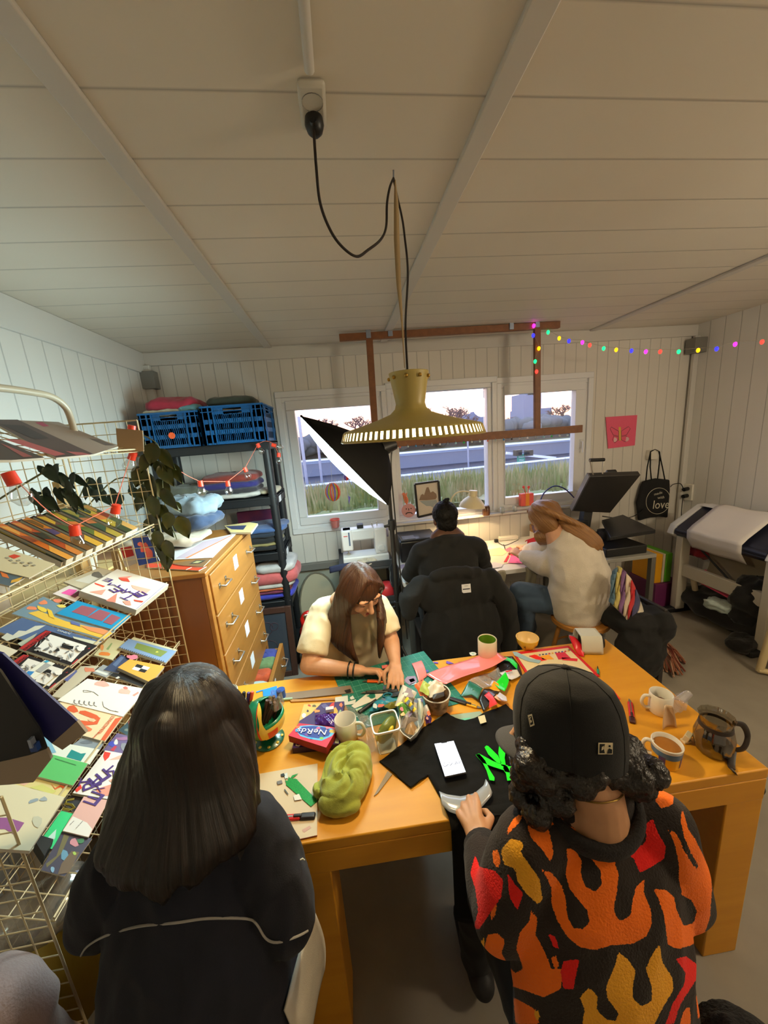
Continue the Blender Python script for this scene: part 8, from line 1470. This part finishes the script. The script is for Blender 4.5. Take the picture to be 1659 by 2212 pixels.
hand(b,wL,(.5,1,0),(0,0,-1),(1,-.5,0),SKD,[(.3,.4,.3)]*4); hand(b,wR,(-.4,1,0),(0,0,-1),(-1,-.4,0),SKD,[(.3,.4,.3)]*4)
putmesh('body',fuse(b,.0055,4),t); HD=clothmat('black_hoodie',(15,15,16),(11,11,12)); b=MB(); torso(b,[hip,V((.64,2.26,.70)),V((.66,2.28,.88)),V((.672,2.30,1.0)),V((.672,2.32,1.06))],[(.19,.15),(.19,.15),(.205,.145),(.18,.11),(.09,.075)],HD,28)
for s,e,w_ in((sL,eL,wL),(sR,eR,wR)): b.tube([V((.672,2.31,1.035)),s],[.06,.066],HD,18,dome=True); b.tube([s,s.lerp(e,.5),e],[.066,.066,.06],HD,18,dome=True); b.tube([e,e.lerp(w_,.8)],[.07,.05],HD,16,dome=True)
b.tube([V((.60,2.28,1.065)),V((.672,2.235,1.06)),V((.745,2.28,1.065))],[.036,.046,.036],HD,14,dome=True); b=fuse(b,.009,12); wrinkle(b,.011,8,3); putmesh('hoodie',b,t)
HDm=mat('short_black_hair',(9,7,6),.6,bump=(160,.3),spec=.2); b=MB(); b.ell(hc+V((0,-.014,.034)),(.085,.106,.090),HDm,22).ell(hc+V((0,-.055,-.020)),(.070,.058,.070),HDm,18); b.tube([hc+V((.0,-.01,.11)),hc+V((.012,-.03,.135)),hc+V((.028,-.03,.140))],[.02,.014,.006],HDm,8,dome=True); b=fuse(b,.006,2); wrinkle(b,.006,40,2); putmesh('hair',b,t)
legs(t,'trousers',BLK,SHOE,hip,[V((.52,2.66,.50)),V((.80,2.66,.50))],[V((.52,2.64,.09)),V((.80,2.64,.09))])
t=top('chair','dark chair of the person in the black hoodie, under the draped coat','chair',(.64,2.18,0)); DCH=mat('dark_chair',(40,34,32),.5)
part('seat',MB().bb((.42,2.08,.40),(.86,2.46,.43),DCH),t,bev=.01); part('backrest',MB().bb((.43,2.065,.62),(.85,2.085,.90),DCH),t,bev=.01)
for x in(.44,.84): part('leg',MB().bb((x-.015,2.06,0),(x+.015,2.09,.90),DCH),t); part('leg',MB().bb((x-.015,2.42,0),(x+.015,2.45,.40),DCH),t)
COAT=clothmat('black_coat',(13,13,14),(9,9,10),300,.25); b=MB(); b.ell((.64,2.05,.80),(.29,.070,.145),COAT,28).ell((.66,2.04,.50),(.27,.075,.30),COAT,28).ell((.68,2.045,.26),(.25,.07,.235),COAT,24).tube([V((.42,2.05,.88)),V((.33,2.03,.80)),V((.32,2.02,.70))],[.05,.06,.04],COAT,16,dome=True).tube([V((.86,2.05,.86)),V((.95,2.04,.70)),V((.99,2.04,.52)),V((.98,2.05,.34))],[.055,.06,.06,.05],COAT,16,dome=True).tube([V((.50,2.02,.93)),V((.62,2.0,.945)),V((.76,2.02,.925))],[.03,.034,.03],COAT,12,dome=True)
b=fuse(b,.008,14); wrinkle(b,.020,7,5,(1.3,1.3,.8)); tq=top('coat','black winter coat with a square white label hanging over the chair at the desk','coat',(.66,2.04,.02)); part('coat_body',b,tq,80); T_=bvh(b)
p,n_=onsurf(T_,1007,1271,.003); ux=V((1,0,-.02)); uy=V((0,.15,1)).normalized(); bq=MB(); Q=lambda x,y,h=0:p+ux*(x*.028)+uy*(y*.027)+n_*h
part('label',MB().prism([Q(-1,-1),Q(1,-1),Q(1,1),Q(-1,1)],n_*.0015,LBL),tq); bq.poly([Q(-.8,-.25,.0022),Q(.8,-.25,.0022),Q(.8,-.02,.0022),Q(-.8,-.02,.0022)],INK2).poly([Q(-.4,.55,.0022),Q(.4,.55,.0022),Q(.4,.62,.0022),Q(-.4,.62,.0022)],INK2); part('label_print',bq,tq,kind='stuff')
# ---- E: woman in the grey sweater and jeans
SKE=skinmat('e',(214,160,124)); t=person('person with light brown hair, fuzzy grey sweater and jeans bent over the desk',(1.52,2.2,0))
hc=V((1.42,2.40,1.115)); fd=V((-.45,.55,-.70)); ud=V((-.45,.45,.77)); b=MB(); P,R,s_,f_,u_=headshape(b,hc,fd,ud,SKE); hip=V((1.55,2.18,.52)); sL,sR=V((1.48,2.40,.965)),V((1.60,2.25,.98)); eL,eR=V((1.46,2.52,.80)),V((1.405,2.32,.78)); wL,wR=V((1.44,2.68,.775)),V((1.30,2.50,.80))
b.tube([V((1.50,2.32,1.0)),hc+V((.02,-.02,-.04))],[.052,.048],SKE,16,dome=True); torso(b,[hip,V((1.56,2.20,.70)),V((1.55,2.27,.88)),V((1.51,2.32,.99))],[(.14,.11),(.13,.10),(.15,.11),(.12,.08)],SKE)
for s,e,w_ in((sL,eL,wL),(sR,eR,wR)): b.tube([s,e],[.046,.04],SKE,14,dome=True); b.tube([e,w_],[.04,.026],SKE,14,dome=True)
hand(b,wL,(.1,1,0),(0,0,-1),(-1,0,0),SKE,[(.3,.4,.3)]*4); hand(b,wR,(-.25,1,.25),(.3,.2,-.9),(.9,.2,.3),SKE,[(.5,.7,.4)]*4,.8)
putmesh('body',fuse(b,.005,4),t); GS=clothmat('grey_fuzz',(222,212,196),(204,194,178),190,.6,.35); b=MB(); torso(b,[hip+V((.005,-.01,.0)),V((1.57,2.19,.62)),V((1.575,2.20,.74)),V((1.56,2.26,.88)),V((1.52,2.315,.99)),V((1.49,2.335,1.03))],[(.19,.165),(.205,.175),(.205,.165),(.185,.14),(.13,.10),(.07,.06)],GS,28)
for s,e,w_ in((sL,eL,wL),(sR,eR,wR)): b.tube([V((1.51,2.325,1.0)),s],[.06,.068],GS,18,dome=True); k_=.75 if s is sL else 1; b.tube([s,s.lerp(e,.5),e],[.070*k_,.084*k_,.084*k_],GS,18,dome=True); b.tube([e,e.lerp(w_,.5),e.lerp(w_,.85)],[.088,.074,.050],GS,16,dome=True)
b=fuse(b,.008,12); wrinkle(b,.012,8,8); putmesh('sweater',b,t); HE=strandmat('e',(176,128,76),(104,68,38),30); HB=MB(); HB.ell(hc-f_*.015+u_*.024,(.090,.108,.098),HE,24,R)
for i in range(11):
    k=i/10; x=.09-.18*k; a0=P(x*.5,-.03,.105); a1=P(x*1.05,-.09,.02); a2=V((1.50+.10*k,2.27-.05*k,1.07)); a3=V((1.585+.085*k,2.185-.02*k,.995)); a4=V((1.61+.085*k,2.135+.0*k,.93+.02*math.sin(i*2)))
    HB.tube(spline([a0,a1,a2,a3,a4],4),[.024]*5+[.024]*4+[.022]*4+[.018,.014,.010,.005],HE,10,dome=True)
for i in range(11):
    k=i/10; a0=P(.0,.05-.06*k,.105); a1=P(.075+.012*k,.06-.08*k,.04); a2=P(.085+.01*k,.055-.06*k,-.06); a3=hc+V((-.06+.09*k,-.01-.08*k,-.12)); a4=V((1.385+.10*k,2.385-.09*k,.91+.03*k)); HB.tube(spline([a0,a1,a2,a3,a4],4),[.016]*5+[.021]*8+[.017,.013,.009,.004],HE,8,dome=True)
for x in(-1,1): HB.ell(P(.046*x,-.004,-.030),(.050,.080,.100),HE,18,R)
HB=fuse(HB,.005,8); hairpart(HB,t,hc,u_,f_,.0035,14,V((.62,-.62,-.45)).normalized())
b=MB(); h1,h2=hip+V((-.05,.07,-.01)),hip+V((.07,.0,-.01)); k1,k2=V((1.20,2.34,.60)),V((1.235,2.30,.52)); an1,an2=V((1.34,2.44,.22)),V((1.285,2.42,.09)); b.ell(hip,(.165,.14,.11),DENIM,20)
b.tube([h1,h1.lerp(k1,.5),k1],[.088,.08,.066],DENIM,16,dome=True).tube([k1,an1],[.066,.055],DENIM,16,dome=True).tube([h2,h2.lerp(k2,.5),k2],[.09,.082,.068],DENIM,16,dome=True).tube([k2,k2.lerp(an2,.4),an2],[.068,.066,.056],DENIM,16,dome=True); b=fuse(b,.008,4); wrinkle(b,.006,13,5); putmesh('jeans',b,t)
for a,d in((an1,V((.05,.12,-.09))),(an2,V((-.06,.13,-.02)))): b2=MB().tube([a,a+d*.6,a+d*1.2],[(.04,.04),(.042,.036),(.03,.024)],SHOE,14,dome=True); zmin=min(p.z for p in b2.v); b2.v=[p+V((0,0,max(0,.002-zmin))) for p in b2.v]; part('shoe',b2,t,70)
stool('pale wooden stool under the person in the grey sweater',(1.57,2.17),.19,.425,BEECH)
# black bag and colourful shawl on the chair to her right
t=top('chair','dark chair beside the person in grey, buried under a black coat and a shawl','chair',(1.80,2.02,0)); part('seat',MB().bb((1.66,1.86,.42),(1.96,2.16,.45),DCH),t,bev=.008); part('backrest',MB().bb((1.93,1.87,.45),(1.955,2.15,.58),DCH),t,bev=.008)
for x in(1.675,1.94):
    for y in(1.88,2.14): part('leg',MB().bb((x-.014,y-.014,0),(x+.014,y+.014,.42),DCH),t)
b=MB(); b.ell((1.80,2.0,.49),(.19,.18,.07),COAT,24).ell((1.79,1.88,.30),(.17,.075,.24),COAT,24).ell((1.92,1.92,.45),(.09,.12,.12),COAT,20); b=fuse(b,.009,3); wrinkle(b,.018,9,6); b.v=[V((p.x,p.y,max(.002,p.z))) for p in b.v]; one('coat',b,'plain black coat thrown over the chair beside the person in the grey sweater','coat',smooth=80)
SH=[((88,120,140),'slate'),((206,190,110),'straw'),((130,90,140),'mauve'),((226,206,180),'cream'),((206,44,48),'red'),((70,70,110),'navy'),((226,214,190),'white'),((50,40,44),'black'),((226,110,40),'orange')]
t=top('shawl','striped blue, red, white and orange shawl with long fringe on the dark chair','shawl',(1.97,1.98,.10)); L0=[(1330,1222),(1352,1240),(1372,1262),(1384,1300),(1392,1340),(1398,1372)]; L1=[(1318,1292),(1330,1318),(1350,1338),(1362,1360),(1370,1378),(1376,1384)]
def lerpl(L,f): f=f*(len(L)-1);k=min(int(f),len(L)-2);tt=f-k; return (L[k][0]+(L[k+1][0]-L[k][0])*tt,L[k][1]+(L[k+1][1]-L[k][1])*tt)
for k,(c,nm) in enumerate(SH):
    def sw(i,j,k=k):
        f=(k+i)/len(SH); A_,B_=lerpl([(1322,1235),(1336,1222),(1348,1232),(1362,1250),(1374,1275),(1386,1310),(1394,1340),(1400,1368)],f),lerpl([(1316,1300),(1328,1312),(1342,1326),(1354,1338),(1362,1352),(1370,1366),(1374,1380),(1380,1384)],f); u=A_[0]+(B_[0]-A_[0])*j; v=A_[1]+(B_[1]-A_[1])*j; return py(u,v,1.95-.06*j+.012*math.sin(i*5+j*9+k))
    o=part('%s_stripe'%nm,MB().grid(sw,5,14,clothmat('sh_'+nm,c)),t,80); o.modifiers.new('s','SOLIDIFY').thickness=.006
b=MB(); rr=random.Random(6)
for i in range(60):
    u0=1374+26*i/59; p=py(u0,1374+rr.uniform(-4,6),1.91); b.tube([p,p+V((rr.uniform(-.01,.01),-.005,-.10)),p+V((rr.uniform(-.01,.012),rr.uniform(-.02,.01),-.235))],.0022,flat(((206,190,170),(170,120,110),(190,170,120),(130,90,80))[i%4]),4)
part('fringe',b,t,kind='stuff')
b=MB(); t=top('rag_rug','shaggy red and brown rag rug end on the floor beside the chair','rug',(2.1,2.1,0))
for i in range(150):
    u=rr.uniform(1395,1445); v=rr.uniform(1372,1395)+(u-1395)*.35; p=pz(u,v,.014); q=pz(u+rr.uniform(12,38),v+rr.uniform(22,52),.010+.012*rr.random()); b.tube([p,(p+q)/2+V((0,0,.012)),q],.006,flat(((130,60,44),(170,110,80),(96,52,40),(190,150,120),(110,80,60))[i%5]),5)
part('rug_strands',b,t,kind='stuff'); part('rug_base',MB().prism([pz(1390,1372,.002),pz(1440,1392,.002),pz(1462,1425,.002),pz(1400,1420,.002)][::-1],(0,0,.01),flat((90,50,40))),t)
# pale garment over a chair at the lower left corner, very close to the camera
PG=clothmat('pale_pink_fleece',(170,146,140),(150,128,124),200,.5,.3); c0_=pz(20,2130,.80); b=MB(); c=V((c0_.x-.05,c0_.y,0)); b.ell(c+V((-.02,0,.70)),(.11,.08,.13),PG,24).ell(c+V((.0,.0,.40)),(.12,.08,.40),PG,24); b=fuse(b,.010,4); wrinkle(b,.016,8,2); b.v=[V((p.x,p.y,max(.002,p.z))) for p in b.v]; one('fleece_jacket',b,'pale pink-grey fleece hanging at the lower left corner of the picture','jacket',smooth=80)
